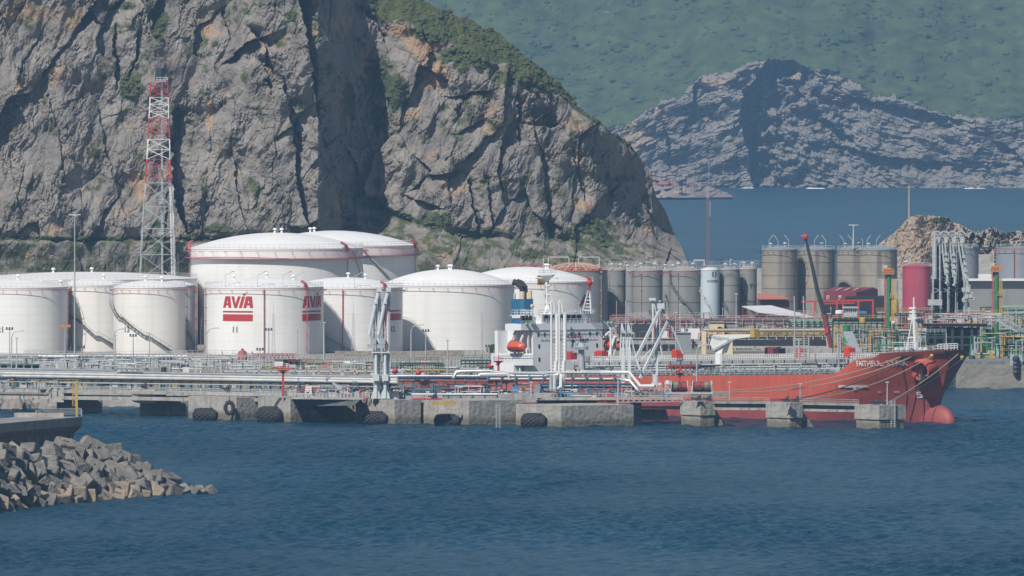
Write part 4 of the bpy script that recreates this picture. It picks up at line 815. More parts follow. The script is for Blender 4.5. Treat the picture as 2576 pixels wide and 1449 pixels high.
def hull_strip(z0f, z1f, n, side):
    xsn = [0, -.4, -1, -1.8, -3, -4.5, -6, -7.4, -9, -11, -13, -14.5, -17, -19, -20.5, -23, -27, -32, -38, -45, -60, -90, -120, -150, -160, -170, -176, -182]
    vs = []
    for xx in xsn:
        for j in range(n+1):
            t = j/n; x = xx
            for _ in range(3):
                z = z0f(x)+(z1f(x)-z0f(x))*t; x = xx+xs_(z)*max(0, 1+xx/30) if xx > -30 else xx
            vs.append((x, side*half(x, z), z))
    m = n+1; fs = []
    for i in range(len(xsn)-1):
        for j in range(n):
            q = (i*m+j, i*m+j+1, (i+1)*m+j+1, (i+1)*m+j); fs.append(q if side > 0 else q[::-1])
    return vs, fs
mb = MB()
for s in (-1, 1):
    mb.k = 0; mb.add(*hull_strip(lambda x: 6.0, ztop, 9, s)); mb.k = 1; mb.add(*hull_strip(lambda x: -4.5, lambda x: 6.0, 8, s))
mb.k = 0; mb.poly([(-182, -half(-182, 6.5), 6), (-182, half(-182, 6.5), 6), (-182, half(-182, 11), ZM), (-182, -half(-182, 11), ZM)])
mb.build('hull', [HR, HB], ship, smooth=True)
mb = MB(); a_, b_, c_ = 8.0, 2.6, 4.8; vs = []; nn, mm = 18, 20
for i in range(nn+1):
    t = -math.pi/2+math.pi*i/nn
    for j in range(mm): a = 2*math.pi*j/mm; r = max(.01, math.cos(t)); rr_ = r**.8; vs.append((-4.2+a_*math.sin(t), b_*rr_*math.cos(a), -.4+c_*rr_*math.sin(a)))
mb.add(vs, [(i*mm+j, i*mm+(j+1) % mm, (i+1)*mm+(j+1) % mm, (i+1)*mm+j) for i in range(nn) for j in range(mm)]); mb.build('bulbous_bow', HB, ship, smooth=True)
DK = mat('deck_green_grey', (.10, .13, .12), (.07, .09, .09), .8, sc1=.4)
mb = MB(); q = [(x, -half(x, ZM)+.1, ZM-.1) for x in range(-182, 1, 4)]+[(x, half(x, ZM)-.1, ZM-.1) for x in range(0, -183, -4)]; mb.poly(q); mb.build('main_deck', DK, ship)
mb = MB(); q = [(x/2, -half(x/2, 15)+.12, 15.0) for x in range(-29, 8)]+[(x/2, half(x/2, 15)-.12, 15.0) for x in range(7, -30, -1)]; mb.poly(q); mb.prism([(-14.5, -13, ZM), (-14.5, 13, ZM), (-14.5, 13, 15), (-14.5, -13, 15)], (-.2, 0, 0)); mb.build('forecastle_deck', DK, ship)
# name and marks on the starboard bow, laid on the plating
def hull_text(s, xm, z0, size, sx=1.0, name='name_lettering', mt='wpaint'):
    v, f = text2d(s, size, .03); mb = MB(); W = []
    for a, b in [(p[0]*sx, p[1]) for p in v]: x = xm+a; W.append((x, -half(x, z0+b)-.22, z0+b))
    mb.add(W, f); mb.build(name, M[mt], ship)
_c = LH(2210, 914); hull_text('FAITHFUL  STAR', _c.x, _c.z-.6, 1.75, 12.5/13.6)
_c = LH(2314, 990); hull_text('5', _c.x, _c.z-1, 2.0, 1.4, 'draught_mark'); _c = LH(2260, 988); hull_text('IIIII', _c.x, _c.z, .6, 1.6, 'draught_mark'); _c = LH(2216, 988); hull_text('IIII', _c.x, _c.z, .6, 1.3, 'draught_mark')
mb = MB(); p = LH(2147, 972); z = p.z; mb.add([(p.x-4+i, -half(p.x-4+i, z+j)-.22, z+j) for i in range(9) for j in (-.3, .3)], [(2*i, 2*i+2, 2*i+3, 2*i+1) for i in range(8)]); mb.add([(p.x+i, -half(p.x+i, z+j)-.22, z+j) for i in (0, .8) for j in (-.9, -.3)], [(0, 2, 3, 1)]); mb.build('load_mark', M['wpaint'], ship)
# anchor pod with anchor
_c = LH(2324, 928); x0, yb, z0 = _c.x, _c.y, _c.z
nrm = Vector((.33, -.90, -.28)).normalized(); cp = Vector((x0, yb, z0))
def disc(mb, c, n_, prof, k=22):
    u, w = MB().frame(c, c+n_); vs = []
    for r, h in prof: vs += [c+n_*h+r*(math.cos(t)*u+math.sin(t)*w) for t in (2*math.pi*i/k for i in range(k))]
    mb.add(vs, [(i*k+j, i*k+(j+1) % k, (i+1)*k+(j+1) % k, (i+1)*k+j) for i in range(len(prof)-1) for j in range(k)])
mb = MB(); disc(mb, cp, nrm, [(2.9, -1.8), (2.75, 1.0), (2.5, 1.7), (2.15, 1.75), (1.55, -.2)]); mb.build('anchor_pod', HR, ship, smooth=True)
mb = MB(); disc(mb, cp, nrm, [(1.6, -.15), (.01, -.2)]); e = cp+nrm*.6; mb.bar(e, e-Vector((-.4, .3, 3.1)), .6); mb.bar(e-Vector((1.6, .2, 1.2)), e-Vector((-.3, .5, 3.3)), .5); mb.bar(e-Vector((-1.8, .2, 1.6)), e-Vector((-.4, .5, 3.3)), .5); mb.build('anchor', M['dark'], ship)
mb = MB()
for xd, yd in [(2268, 894), (2276, 894), (2284, 894), (2292, 894), (2306, 893), (2314, 893), (2357, 890), (2364, 890), (2371, 890), (2382, 888), (2394, 887)]:
    p = LH(xd, yd); mb.bar((p.x-.45, -half(p.x-.45, p.z)-.04, p.z), (p.x+.45, -half(p.x+.45, p.z)-.04, p.z), .12, .6)
mb.build('fairlead', M['hole'], ship, kind='stuff')
mb = MB()
for xd, yd in [(2176, 904), (2351, 895), (2427, 899)]:
    p = L(xd, yd, -SB*.9 if xd < 2300 else -6 if xd < 2400 else 4); mb.ball((p.x, p.y-.5, p.z), .5, 8)
mb.build('roller', M['yellow'], ship, kind='stuff')
# decks rails, catwalk, pipes
mb = MB(); mb.rail([(-142, -SB+.25, ZM), (-23, -SB+.25, ZM)], 1.25, 1.9, .05, 2); mb.rail([(-142, SB-.25, ZM), (-23, SB-.25, ZM)], 1.2, 3, .05, 1); mb.build('handrail', M['rail'], ship)
mb = MB()
for i in range(30): x = -118+i*3.2; mb.bar((x, -SB+.4, ZM), (x+1.2, -SB+1.6, ZM+1.6), .14)
mb.build('rail_stay', M['rail'], ship, kind='stuff')
mb = MB(); mb.prism([(-142, -11.5, ZM), (-26, -11.5, ZM), (-26, -12.2, ZM+.9), (-142, -12.2, ZM+.9)], (0, .4, 0)); mb.build('spill_coaming', M['steel'], ship)
cw = 15.2
mb = MB(); mb.bar((-141, 0, cw), (-15, 0, cw+.2), 1.5, .25)
for i in range(32): x = -140+i*4; mb.bar((x, -.7, ZM), (x, -.7, cw), .2); mb.bar((x, .7, ZM), (x, .7, cw), .2)
mb.build('catwalk', M['steel'], ship)
mb = MB()
for s in (-.75, .75): mb.rail([(-141, s, cw+.1), (-15, s, cw+.25)], 1.2, .85, .055, 2)
mb.build('catwalk_rail', M['wpaint'], ship)
for (y_, z_, r, mt, xa, xb) in [(-2.4, 12.9, .3, 'steel', -140, -28), (-3.4, 12.9, .35, 'rail', -140, -40), (-4.6, 13.0, .28, 'steel', -130, -30), (2.4, 13.4, .35, 'rail', -140, -34), (-6.2, 13.6, .22, 'rail', -120, -34), (-2, 14.2, .2, 'rail', -138, -40), (3.6, 13.9, .2, 'dark', -138, -30)]:
    mb = MB(); mb.tube([(xa, y_, z_), (xb, y_, z_)], r, 6); mb.build('deck_pipe', M[mt], ship, smooth=True)
rs = random.Random(5)
def clutter(mb, x0, x1, y0, y1, z0, n, hmax=2.2, rr_=rs):
    for _ in range(n):
        x, y = rr_.uniform(x0, x1), rr_.uniform(y0, y1); h = rr_.uniform(.5, hmax); k = rr_.random()
        if k < .4: mb.bar((x, y, z0), (x, y, z0+h), rr_.uniform(.12, .4)); mb.box((x, y, z0+h), (rr_.uniform(.4, .9),)*2+(.25,))
        elif k < .7: mb.tube([(x, y, z0), (x, y, z0+h), (x+rr_.uniform(-2, 2), y, z0+h), (x+rr_.uniform(-2, 2), y, z0)], rr_.uniform(.08, .2), 5)
        else: mb.box((x, y, z0), (rr_.uniform(.5, 1.8), rr_.uniform(.5, 1.5), rr_.uniform(.4, 1.3)))
for mt, n in (('dark', 90), ('steel', 120), ('rail', 110), ('dgreen', 40)):
    mb = MB(); clutter(mb, -140, -24, -12.5, 8, ZM, n); mb.build('deck_fittings', M[mt], ship, kind='stuff')
# manifold amidships
mb = MB()
for i in range(9):
    x = L(1690+i*9, 930, -11).x; mb.tube([(x, 11, ZM+2.2), (x, -11, ZM+2.2)], .3, 6); mb.bar((x, -11, ZM+2.2), (x, -11.4, ZM+2.2), 1.0)
mb.build('manifold', M['dark'], ship, kind='stuff')
mb = MB(); 
for i in range(6): x = L(1700+i*12, 930, -10).x; mb.bar((x, -12.6, ZM), (x, -12.6, ZM+2.4), .3); 
mb.bar((L(1690, 930, -12).x, -12.6, ZM+2.4), (L(1765, 930, -12).x, -12.6, ZM+2.4), .3); mb.build('manifold_rack', M['red'], ship)
# red deck boxes and the containers
for xd0, xd1, y0, y1, b, mt in [(1427, 1448, 887, 905, -4, 'red'), (1503, 1527, 885, 901, 2, 'red'), (1698, 1714, 882, 900, -2, 'redbox'), (2008, 2025, 877, 899, 0, 'redbox'), (2132, 2148, 875, 898, 0, 'redbox'), (1932, 1958, 876, 897, 5, 'maroon'), (1958, 1972, 876, 890, 6, 'hole')]:
    if 'redbox' not in M: M['redbox'] = mat('bright_red_box', (.62, .06, .03), (.56, .05, .03), .5)
    p, q = L(xd0, y1, b), L(xd1, y0, b); mb = MB(); w = max(1.2, (q.x-p.x)*.8); mb.box(((p.x+q.x)/2, b, p.z), (w, 2.0, q.z-p.z)); mb.prism([((p.x+q.x)/2-w/2, b-1, q.z), ((p.x+q.x)/2+w/2, b-1, q.z), ((p.x+q.x)/2+w/2, b-.2, q.z+.4), ((p.x+q.x)/2-w/2, b-.2, q.z+.4)], (0, .3, 0)); mb.build('deck_box', M[mt], ship)
# hose crane, white boom to the right
cr = L(1812, 892, -1); mb = MB(); zb_ = L(1812, 862, -1).z
mb.cyl((cr.x, -1, ZM), 1.3, cr.z-ZM+.4, 12, 1.0); mb.prism([L(1795, 845, -1), L(1838, 850, -1), L(1826, 866, -1), L(1818, 888, -1), L(1803, 888, -1), L(1788, 866, -1)], (0, 1.6, 0)); mb.build('crane_post', M['wpaint'], ship)
mb = MB(); mb.prism([L(1796, 842, -1), L(1900, 841, -1), L(1900, 846, -1), L(1872, 850, -1), L(1815, 857, -1), L(1796, 852, -1)], (0, 1.4, 0)); mb.build('crane_boom', M['wpaint'], ship)
mb = MB(); mb.bar(L(1800, 880, -1.2), L(1850, 853, -1.2), .5); mb.build('crane_ram', M['steel'], ship)
mb = MB(); mb.box(L(1902, 849, -.5), (1.6, 1.6, 2.0)); mb.build('crane_hook', M['yellow'], ship)
# ventilation post with a round hood
vp = L(1465, 925, -3); mb = MB(); mb.cyl((vp.x, -3, ZM), .75, L(1465, 880, -3).z-ZM, 12); zz = L(1465, 880, -3).z; mb.cyl((vp.x, -3, zz), 1.7, .8, 14); mb.cyl((vp.x, -3, zz+.8), 1.2, .9, 14, .4); mb.rail([(vp.x-1.8, -4.8, zz), (vp.x+1.8, -4.8, zz)], 1, .8); mb.build('vent_post', M['steel'], ship)
# accommodation house
WH = mat('ship_white', (.80, .81, .82), (.74, .75, .765), .5, sc1=.25, streak=.12, c3=(.55, .5, .45))
XF = L(1431, 870, 0).x; zw0, zw1 = L(1431, 829, 0).z, L(1431, 812, 0).z; hw = 10.9
mb = MB(); mb.box((XF-6.7, 0, ZM), (13.4, 2*hw, zw0-ZM)); mb.build('house_block', WH, ship)
mb = MB(); mb.box((XF-3.0, 0, zw0), (6.4, 2*SB+.4, zw1-zw0-.1)); mb.box((XF-9, 0, zw0), (6.6, 19, zw1-zw0)); mb.build('bridge_deck', WH, ship)
mb = MB(); mb.box((XF-8, -12.5, ZM), (8, 2.6, 3.4)); mb.box((XF-10.6, -12.5, ZM+3.3), (1.2, 3.2, zw0-ZM-3.3)); mb.build('side_wall', WH, ship); mb = MB(); mb.box((XF-13.5, 12.5, ZM), (1.2, 3.2, zw0-ZM)); mb.build('side_wall', WH, ship)
zc1 = L(1431, 790, 0).z; mb = MB(); 
cw_ = [(XF-.3, -7.9), (XF-.3, 6.3), (XF-2.2, 8.6), (XF-7, 8.6), (XF-7, -8.6), (XF-2.2, -9.0)]
n6 = len(cw_); mb.add([(x, y, zw1-.1) for x, y in cw_]+[(x+(.5 if x > XF-3 else 0), y*1.03, zc1) for x, y in cw_], [tuple(range(n6)), tuple(range(n6, 2*n6))]+[(i, (i+1) % n6, n6+(i+1) % n6, n6+i) for i in range(n6)]); wh = mb.build('wheelhouse', WH, ship)
zg0, zg1 = zw1+.75, zw1+1.95; mb_w = None
for i in range(8):
    y0 = -7.4+i*1.72; 
    if i == 7: continue
    mb = MB(); mb.prism([(XF-.1+.12, y0, zg0), (XF-.1+.12, y0+1.3, zg0), (XF+.16+.12, y0+1.3, zg1), (XF+.16+.12, y0, zg1)], (-.14, 0, 0)); mb.build('window', M['glass'], ship)
for i in range(3):
    mb = MB(); x0_ = XF-2.6-i*1.5; mb.box((x0_-.5, -9.08, zg0), (1.1, .2, zg1-zg0)); mb.build('window', M['glass'], ship)
mb = MB(); mb.rail([(XF+.2, -8, zw1), (XF+.2, 8, zw1)], 1.0, 1.2, .05, 0); mb.build('handrail', M['wpaint'], ship)
mb = MB()                                          # lattice gallery under the bridge front
zl = zw0-.1; mb.bar((XF+.4, -9.4, zl-1.5), (XF+.4, 8.6, zl-1.5), .08); mb.bar((XF+.4, -9.8, zl), (XF+.4, 9.0, zl), .1); 
for i in range(16): y0 = -9.4+i*1.16; mb.bar((XF+.4, y0, zl), (XF+.4, y0+1.0, zl-1.5), .045); mb.bar((XF+.4, y0+1.0, zl-1.5), (XF, y0+1.0, zl-1.5), .045)
mb.build('lattice_gallery', M['steel'], ship)
for yy, zd in [(-9.2, 839), (-7.2, 839), (-1.0, 839), (1.2, 839), (3.6, 839), (7.0, 839), (9.2, 839), (-9.0, 868), (3.2, 868), (9.2, 868), (5.0, 868), (1.4, 868), (-9, 901)]:
    z = L(1431, zd, 0).z; mb = MB(); mb.box((XF, yy, z-.7), (.12, .5, 1.0)); mb.build('porthole_window', M['hole'], ship)
def house_text(s, size, y0, zz, mt): 
    v, f = text2d(s, size, .03); mb = MB(); mb.add([(XF+.05, y0+a, zz+b) for a, b in v], f); mb.build('lettering', M[mt], ship)
house_text('NO  SMOKING', 1.25, .2, L(1431, 850.5, 0).z, 'red'); house_text('SAFETY', 1.2, -3.6, L(1431, 861.5, 0).z, 'dgreen'); house_text('FIRST', 1.2, 5.2, L(1431, 861.5, 0).z, 'dgreen')
mb = MB(); zz = L(1431, 858.5, 0).z; mb.box((XF+.02, 1.6, zz-.6), (.08, .4, 1.2)); mb.box((XF+.02, 1.6, zz-.2), (.082, 1.2, .4)); mb.build('green_cross', M['dgreen'], ship)
mb = MB()                                          # wing brackets and lamps
for yy in (-13.2, -11.6, -10.8, 11.2, 12.6, 13.8): mb.box((XF+.5, yy, zw1-.3), (.6, .5, .6))
mb.build('wing_lamp', M['lgreen'], ship, kind='stuff')
# compass deck: rails, aerials, masts
mb = MB(); mb.rail([(XF, -9, zc1), (XF, 9, zc1), (XF-7, 9, zc1), (XF-7, -9, zc1), (XF, -9, zc1)], 1.1, 1.0, .05, 1); mb.rail([(XF-7, -9, zc1), (XF-7, -12, zc1), (XF-1, -12, zc1)], 1.2, 1.2); mb.box((XF-4, -11, zc1-.2), (6, 3, .2)); mb.build('handrail', M['wpaint'], ship)
mb = MB(); m0, m1 = L(1381, 795, 0), L(1381, 690, 0); mb.cyl((m0.x, 0, zc1), 1.3, 2.4, 8, .5); mb.bar((m0.x, 0, zc1+2), (m0.x, 0, m1.z), .8)
for f, w in ((.28, 1.2), (.5, 1.6), (.72, 1.3), (.9, 3.6)):
    z = zc1+(m1.z-zc1)*f; mb.bar((m0.x, -w, z), (m0.x, w, z), .3); mb.bar((m0.x-w, 0, z), (m0.x+w, 0, z), .25)
mb.lathe((m0.x, 0, m1.z-1.8), [(.3, 0), (2.0, 1.5), (2.0, 1.7)], 12); mb.rail([(m0.x, -2.4, m1.z), (m0.x, 2.8, m1.z)], 1, .8, .05); mb.bar((m0.x, -1, m1.z), (m0.x, -1, m1.z+4), .12); mb.bar((m0.x, 1.4, m1.z), (m0.x, 1.4, m1.z+2.6), .12); mb.bar((m0.x, -2.2, m1.z-4), (m0.x, 2.4, m1.z-4), .2)
mb.build('radar_mast', M['wpaint'], ship)
mb = MB(); p = L(1357, 701, 0); mb.prism([p, p+Vector((0, 3.0, .2)), p+Vector((0, 3.0, -1.4)), p+Vector((0, 0, -1.6))], (.06, 0, 0)); mb.build('flag', M['yellow'], ship)
mb = MB(); p = L(1357, 706, 0); 
for dz, h_ in ((1.45, .42), (-.35, .42)): mb.prism([p+Vector((-.03, 0, dz-.2)), p+Vector((-.03, 3.0, dz)), p+Vector((-.03, 3.0, dz-h_)), p+Vector((-.03, 0, dz-.2-h_))], (.12, 0, 0))
mb.build('flag_stripe', M['red'], ship)
a0, a1, a2 = L(1469, 789, 5), L(1491, 789, 5), L(1488, 722, 5); mb = MB(); tp = Vector((a2.x, 5, a2.z))
for a in (a0, a1): mb.bar(a, tp-Vector((0, .4 if a is a0 else -.1, 1)), .32)
for i in range(1, 7): t = i/8; mb.bar(a0.lerp(tp, t), a1.lerp(tp, t), .2)
mb.build('signal_mast', M['wpaint'], ship)
mb = MB(); mb.bar(tp-Vector((0, 0, 1.2)), tp+Vector((0, 0, .6)), .3); mb.ball(tp+Vector((0, 0, 1.1)), .8, 8); mb.build('mast_light', M['red'], ship)
mb = MB()
for xd, y1, w in [(1343, 770, .8), (1405, 772, .25), (1420, 780, .5), (1445, 772, .2), (1452, 785, .4), (1460, 764, .3), (1466, 778, .3)]:
    p = L(xd, 791, -3); q = L(xd, y1, -3); mb.bar(p, (p.x, p.y, q.z), w*.5); mb.ball((p.x, p.y, q.z), w*.7, 8)
mb.build('aerial', M['rail'], ship, kind='stuff')
# funnel
FB = mat('funnel_blue', (.03, .15, .27), (.025, .12, .22), .45); f0 = L(1320, 830, 0); f1 = L(1320, 751, 0); fx = XF-19
fl = lambda xd, yd, b=0: L(xd, yd, b)
zf = L(1320, 752, -2).z; zfb = ZM+2
yl = -10.5; yr = -4.2
fcx = L(1320, 780, -3).x
mb = MB(); mb.prism([(fcx+2.3, -4.4, zfb), (fcx+2.3, -1.6, zfb), (fcx+1.5, -1.0, zfb), (fcx-2.3, -1.0, zfb), (fcx-2.3, -5.0, zfb), (fcx+1.5, -5.0, zfb)], (0, 0, zf-zfb)); mb.build('funnel', FB, ship)
mb = MB(); mb.box((fcx-.2, -5.03, L(1320, 800, -3).z), (3.4, .12, .6)); mb.build('funnel_mark', M['wpaint'], ship)
mb = MB(); mb.ball((fcx+1.7, -5.05, L(1320, 797.5, -3).z), .45, 8, sy=.3); mb.build('funnel_badge', M['red'], ship)
for (dx, dy, z1, r, mt) in [(.6, -3.7, 733, .7, 'cream2'), (.4, -2.6, 733, .4, 'rust'), (1.4, -1.9, 731, .55, 'cream2'), (-1.6, -4.4, 738, .3, 'rail')]:
    mb = MB(); zt = L(1320, z1, -3).z; mb.cyl((fcx+dx, dy, zf), r, zt-zf, 12); mb.build('exhaust_pipe', M[mt], ship, smooth=True)
for (dx, dy) in [(.6, -3.7), (.4, -2.4)]:
    zt = L(1320, 733, -3).z; mb = MB(); mb.tube([(fcx+dx, dy, zt-.3), (fcx+dx, dy-.2, zt+1.0), (fcx+dx-.9, dy-.6, zt+2.0), (fcx+dx-1.9, dy-1.2, zt+2.4)], .65, 10, .8); mb.build('exhaust_cowl', M['black'], ship, smooth=True)
mb = MB(); mb.rail([(fcx+4, -7.5, zfb+6), (fcx+4, 1, zfb+6)], 1.2, 1); mb.box((XF-15, 1, ZM), (6, 13, 5.5)); mb.box((XF-18, 2.5, ZM), (8, 9, 3)); mb.build('engine_casing', WH, ship)
# lifeboats in their davits
OB = mat('lifeboat_orange', (.60, .10, .045), (.52, .085, .04), .35)
def lifeboat(xc, yc, zc, Lb, dirn):
    mb = MB(); n = 14; vs = []; m = 10
    for i in range(n+1):
        t = i/n*2-1; w = 1.6*(1-abs(t)**3.2)**.6+.02; zb0 = -1.5+.6*abs(t)**2.5; zt0 = 1.35+(.45 if -.75 < t < -.3 else 0)-.75*abs(t)**3
        for j in range(m): a = 2*math.pi*j/m; z = math.sin(a); vs.append((xc+t*Lb/2, yc+w*math.cos(a)*(1 if z < .3 else .82), zc+(z*zt0 if z > 0 else -z*zb0)))
    mb.add(vs, [(i*m+j, i*m+(j+1) % m, (i+1)*m+(j+1) % m, (i+1)*m+j) for i in range(n) for j in range(m)]); lb = mb.build('lifeboat', OB, ship, smooth=True)
    mb = MB(); s = 1 if yc > 0 else -1
    for dx in (-Lb*.3, Lb*.3): mb.bar((xc+dx, yc-s*2.2, ZM+3.2), (xc+dx, yc+s*.2, zc+1.4), .45); mb.bar((xc+dx, yc+s*.2, zc+1.4), (xc+dx, yc-s*1.5, zc+4.2), .4); mb.bar((xc+dx, yc-s*2.2, ZM+3.2), (xc+dx, yc-s*2.2, zc+4.4), .4)
    mb.build('davit', M['wpaint'], ship)
lp = L(1302, 872, -14.2); lifeboat(lp.x, -14.2, lp.z, 6.4, -1)
rp = L(1545, 868, 13.6); lifeboat(rp.x, 13.6, rp.z, 6.4, 1)
mb = MB(); p0, p1 = L(1532, 905, 12.0), L(1552, 846, 12.0); mb.bar(p0, p1, .8); mb.bar(L(1520, 850, 11.5), L(1536, 835, 11.5), .5); mb.build('davit_arm', M['wpaint'], ship)
# boom stowed, provision derricks and rails aft
mb = MB(); mb.rail([L(1245, 905, -14), L(1345, 905, -14)], 1.2, 1.4); mb.rail([L(1245, 893, -12), L(1300, 893, -12)], 1.2, 1.4)
for xd in (1262, 1285, 1310): p = L(xd, 930, -13); mb.bar((p.x, -13, ZM), (p.x, -13, ZM+3.4), .35)
mb.bar(L(1240, 904, -13.5), L(1345, 904, -13.5), .5, 3); mb.build('aft_gallery', M['wpaint'], ship)
# bow: foremast, rails, winches
b0, b1 = L(2308, 878, 0), L(2300, 758, 0); mb = MB(); mb.bar((b0.x, 0, 15), (b0.x-.6, 0, b1.z-2), .75); mb.bar((b0.x-.6, 0, b1.z-3), (b0.x-.6, 0, b1.z+1), .3); mb.bar(L(2285, 877, 0), L(2299, 805, 0), .35); mb.bar(L(2286, 850, 0), L(2304, 849, 0), .2); mb.bar(L(2290, 802, 0), L(2310, 800, 0), .6)
for yd in (775, 785, 794): mb.bar(L(2293, yd, 0), L(2308, yd, 0), .45)
mb.build('foremast', M['wpaint'], ship)
mb = MB(); mb.rail([L(2362, 882, -3), L(2412, 880, -1)], 1.5, .9, .07, 2); mb.rail([L(2278, 878, -2), L(2310, 878, -2)], 1.5, .8, .07, 2); mb.rail([L(2362, 882, -3), L(2350, 884, -4)], 1.2, .8, .06, 1); mb.build('handrail', M['wpaint'], ship)
mb = MB()
for xd in (2262, 2275, 2289, 2323, 2335): p = L(xd, 881, -4); mb.box((p.x, -4, 15), (1.2, 1.4, p.z-15+.2)); mb.ball((p.x, -4.4, p.z+.1), .75, 8)
mb.build('winch', M['rail'], ship, kind='stuff')
# thin lattice masts and stays amidships on deck
for xd, y0, y1 in [(2003, 905, 745), (2026, 905, 745), (2013, 905, 852), (2112, 925, 838)]:
    p, q = L(xd, y0, -6), L(xd, y1, -6); mb = MB(); mb.bar(p, (p.x, p.y, q.z), .22 if y1 < 800 else .32); mb.build('deck_pole', M['rail'], ship)
mb = MB(); 
for i in range(10): a, b = L(2000, 905-i*6, -6), L(2038, 905-i*6, -6); mb.bar(a, b, .12)
mb.bar(L(2000, 905, -6), L(2000, 848, -6), .25); mb.bar(L(2038, 905, -6), L(2038, 848, -6), .25); mb.build('ladder_frame', M['rail'], ship)
# gangway ladder slung on deck, pallets
mb = MB(); a, b = L(2136, 835, 9), L(2158, 888, 9); mb.bar(a, b, 2.6, .5); mb.build('stowed_gangway', M['steel'], ship)
# mooring lines (world coordinates)
MW = Matrix.Translation((SO[0], SO[1], 0)) @ Matrix.Rotation(math.atan2(HV[1], HV[0]), 4, 'Z') @ Matrix.Rotation(-TAU, 4, 'Y')
ROPE = mat('mooring_rope', (.40, .34, .27), (.30, .26, .2), .9, sc1=2); ROPD = mat('dark_rope', (.12, .10, .095), (.09, .08, .08), .9, sc1=2)
def mline(p0, b0, p1, D1, sag, r, m_, lab):
    a = MW @ LH(*p0) if p0[0] < 2400 else MW @ L(p0[0], p0[1], b0); b = P(p1[0], p1[1], D1); n = 14; pts = [a.lerp(b, i/n)-Vector((0, 0, sag*4*(i/n)*(1-i/n))) for i in range(n+1)]
    mb = MB(); mb.tube(pts, r, 5); o = mb.build('mooring_line', m_, loc=pts[-1], smooth=True); tag(o, lab, 'rope', 'mooring lines of the red tanker')
mline((2271, 897), -11.5, (1835, 982), 2806, 1.8, .13, ROPE, 'pale mooring line from the aft bow fairlead to the left reels, upper one')
mline((2300, 896), -11, (1835, 985), 2808, 2.6, .13, ROPE, 'pale mooring line just under the upper one along the ship side')
mline((2300, 896), -11, (1975, 1008), 2787, 1.6, .16, ROPD, 'dark mooring line from the bow down to the middle dolphin')
mline((2350, 894), -9, (1978, 1006), 2788, 2.6, .12, ROPE, 'pale mooring line from the yellow roller down to the middle dolphin')
mline((2413, 891), -1, (2236, 1012), 2778, .7, .13, ROPE, 'upper of the two pale lines from the stem to the last dolphin')
mline((2427, 900), 2, (2238, 1014), 2779, .7, .13, ROPE, 'lower of the two pale lines from the stem to the last dolphin')
# ---------------- yard, pipework and port gear ----------------
def beam(name, mt, parent, segs):                  # segs: list of ((x, y, D), (x, y, D), width)
    mb = MB(); [mb.bar(P(*a), P(*b), w) for a, b, w in segs]; return mb.build(name, M[mt], parent)
def flatbox(mb, x0, x1, y0, y1, D, depth): 
    return mb.prism([P(x0, y1, D), P(x1, y1, D), P(x1, y0, D), P(x0, y0, D)], (0, depth, 0))
def simple(name, lab, cat, mt, boxes, group=None):
    mb = MB(); [flatbox(mb, *b) for b in boxes]; b = boxes[0]; o = mb.build(name, M[mt], loc=P((b[0]+b[1])/2, b[3], b[4])); return tag(o, lab, cat, group)
# low walls in front of the tanks
simple('bund_wall', 'low brown concrete bund wall in front of tank 12 and the widest white tank', 'wall', 'concd', [(842, 1166, 883, 899, 3235, 1.2)])
simple('bund_wall', 'low tan bund wall right of the brown one below the widest white tank', 'wall', 'conc', [(1166, 1285, 881, 897, 3248, 1.2)])
simple('bund_wall', 'long grey bund wall at the foot of the tanks numbered 21 and 13', 'wall', 'conc2', [(-60, 840, 893, 903, 3225, 1.0)])
# chain-link fences with bent posts
def fence(x0, x1, y0, y1, D, sp, lab, group='chain link fences round the tank yard', bent=True, panel=True):
    t = thing('chain_fence', lab, 'fence', tuple(P((x0+x1)/2, y1, D)), group); n = int((x1-x0)/sp); mb = MB()
    for i in range(n+1):
        x = x0+i*sp; a, b = P(x, y1, D), P(x, y0, D); mb.bar(a, b, .17)
        if bent: mb.bar(b, b+Vector((.45, 0, .5)), .15)
    mb.build('fence_posts', M['rail'], t, kind='stuff') if n > 90 else mb.build('post_row', M['rail'], t)
    if panel:
        mb = MB()
        for k in range(5): y = y0+(y1-y0)*k/4; mb.bar(P(x0, y, D), P(x1, y, D), .07)
        mb.build('mesh_wire', M['rail'], t)
    return t
fence(372, 775, 897, 934, 3110, 9, 'tall chain link fence below the tank with the AVIA signs')
fence(820, 1290, 901, 927, 3120, 8, 'chain link fence with bent posts below the widest white tank')
fence(100, 372, 912, 930, 3080, 12, 'chain link fence at the left behind the pipe trestle')
fence(1290, 1560, 903, 930, 3095, 9, 'chain link fence half hidden behind the ship stern')
mb = MB(); rng_ = random.Random(3)
for _ in range(260):
    x = rng_.uniform(640, 960); D = DG(rng_.uniform(922, 940), 6); p = P(x, 0, D); mb.lathe((p.x, D, 5.9), [(rng_.uniform(.5, 1.4), 0), (rng_.uniform(.3, .9), .5), (.05, rng_.uniform(.6, 1.3))], 6)
mb.build('scrub', mat('dry_scrub', (.22, .20, .07), (.12, .13, .05), .95, sc1=1.5), kind='stuff')
tr_ = thing('tree', 'dark green round shrub beside the left end of the ship house', 'tree', tuple(P(1246, 896, 3180)))
mb = MB()
for _ in range(900):
    c = Vector((rng_.gauss(0, 1), rng_.gauss(0, 1), rng_.gauss(0, 1))).normalized()*rng_.random()**.4; c = P(1246, 879, 3180)+Vector((c.x*2.5, c.y*2, c.z*1.5)); a = Vector([rng_.uniform(-.35, .35) for _ in range(3)]); b = Vector([rng_.uniform(-.35, .35) for _ in range(3)]); mb.poly([c, c+a, c+b])
mb.build('crown', mat('shrub_leaves', (.05, .08, .03), (.025, .045, .02), .9, sc1=2), tr_); mb = MB(); mb.cyl((P(1246, 0, 3180).x, 3180, 6), .25, 2.5, 6); mb.build('trunk', M['concd'], tr_)
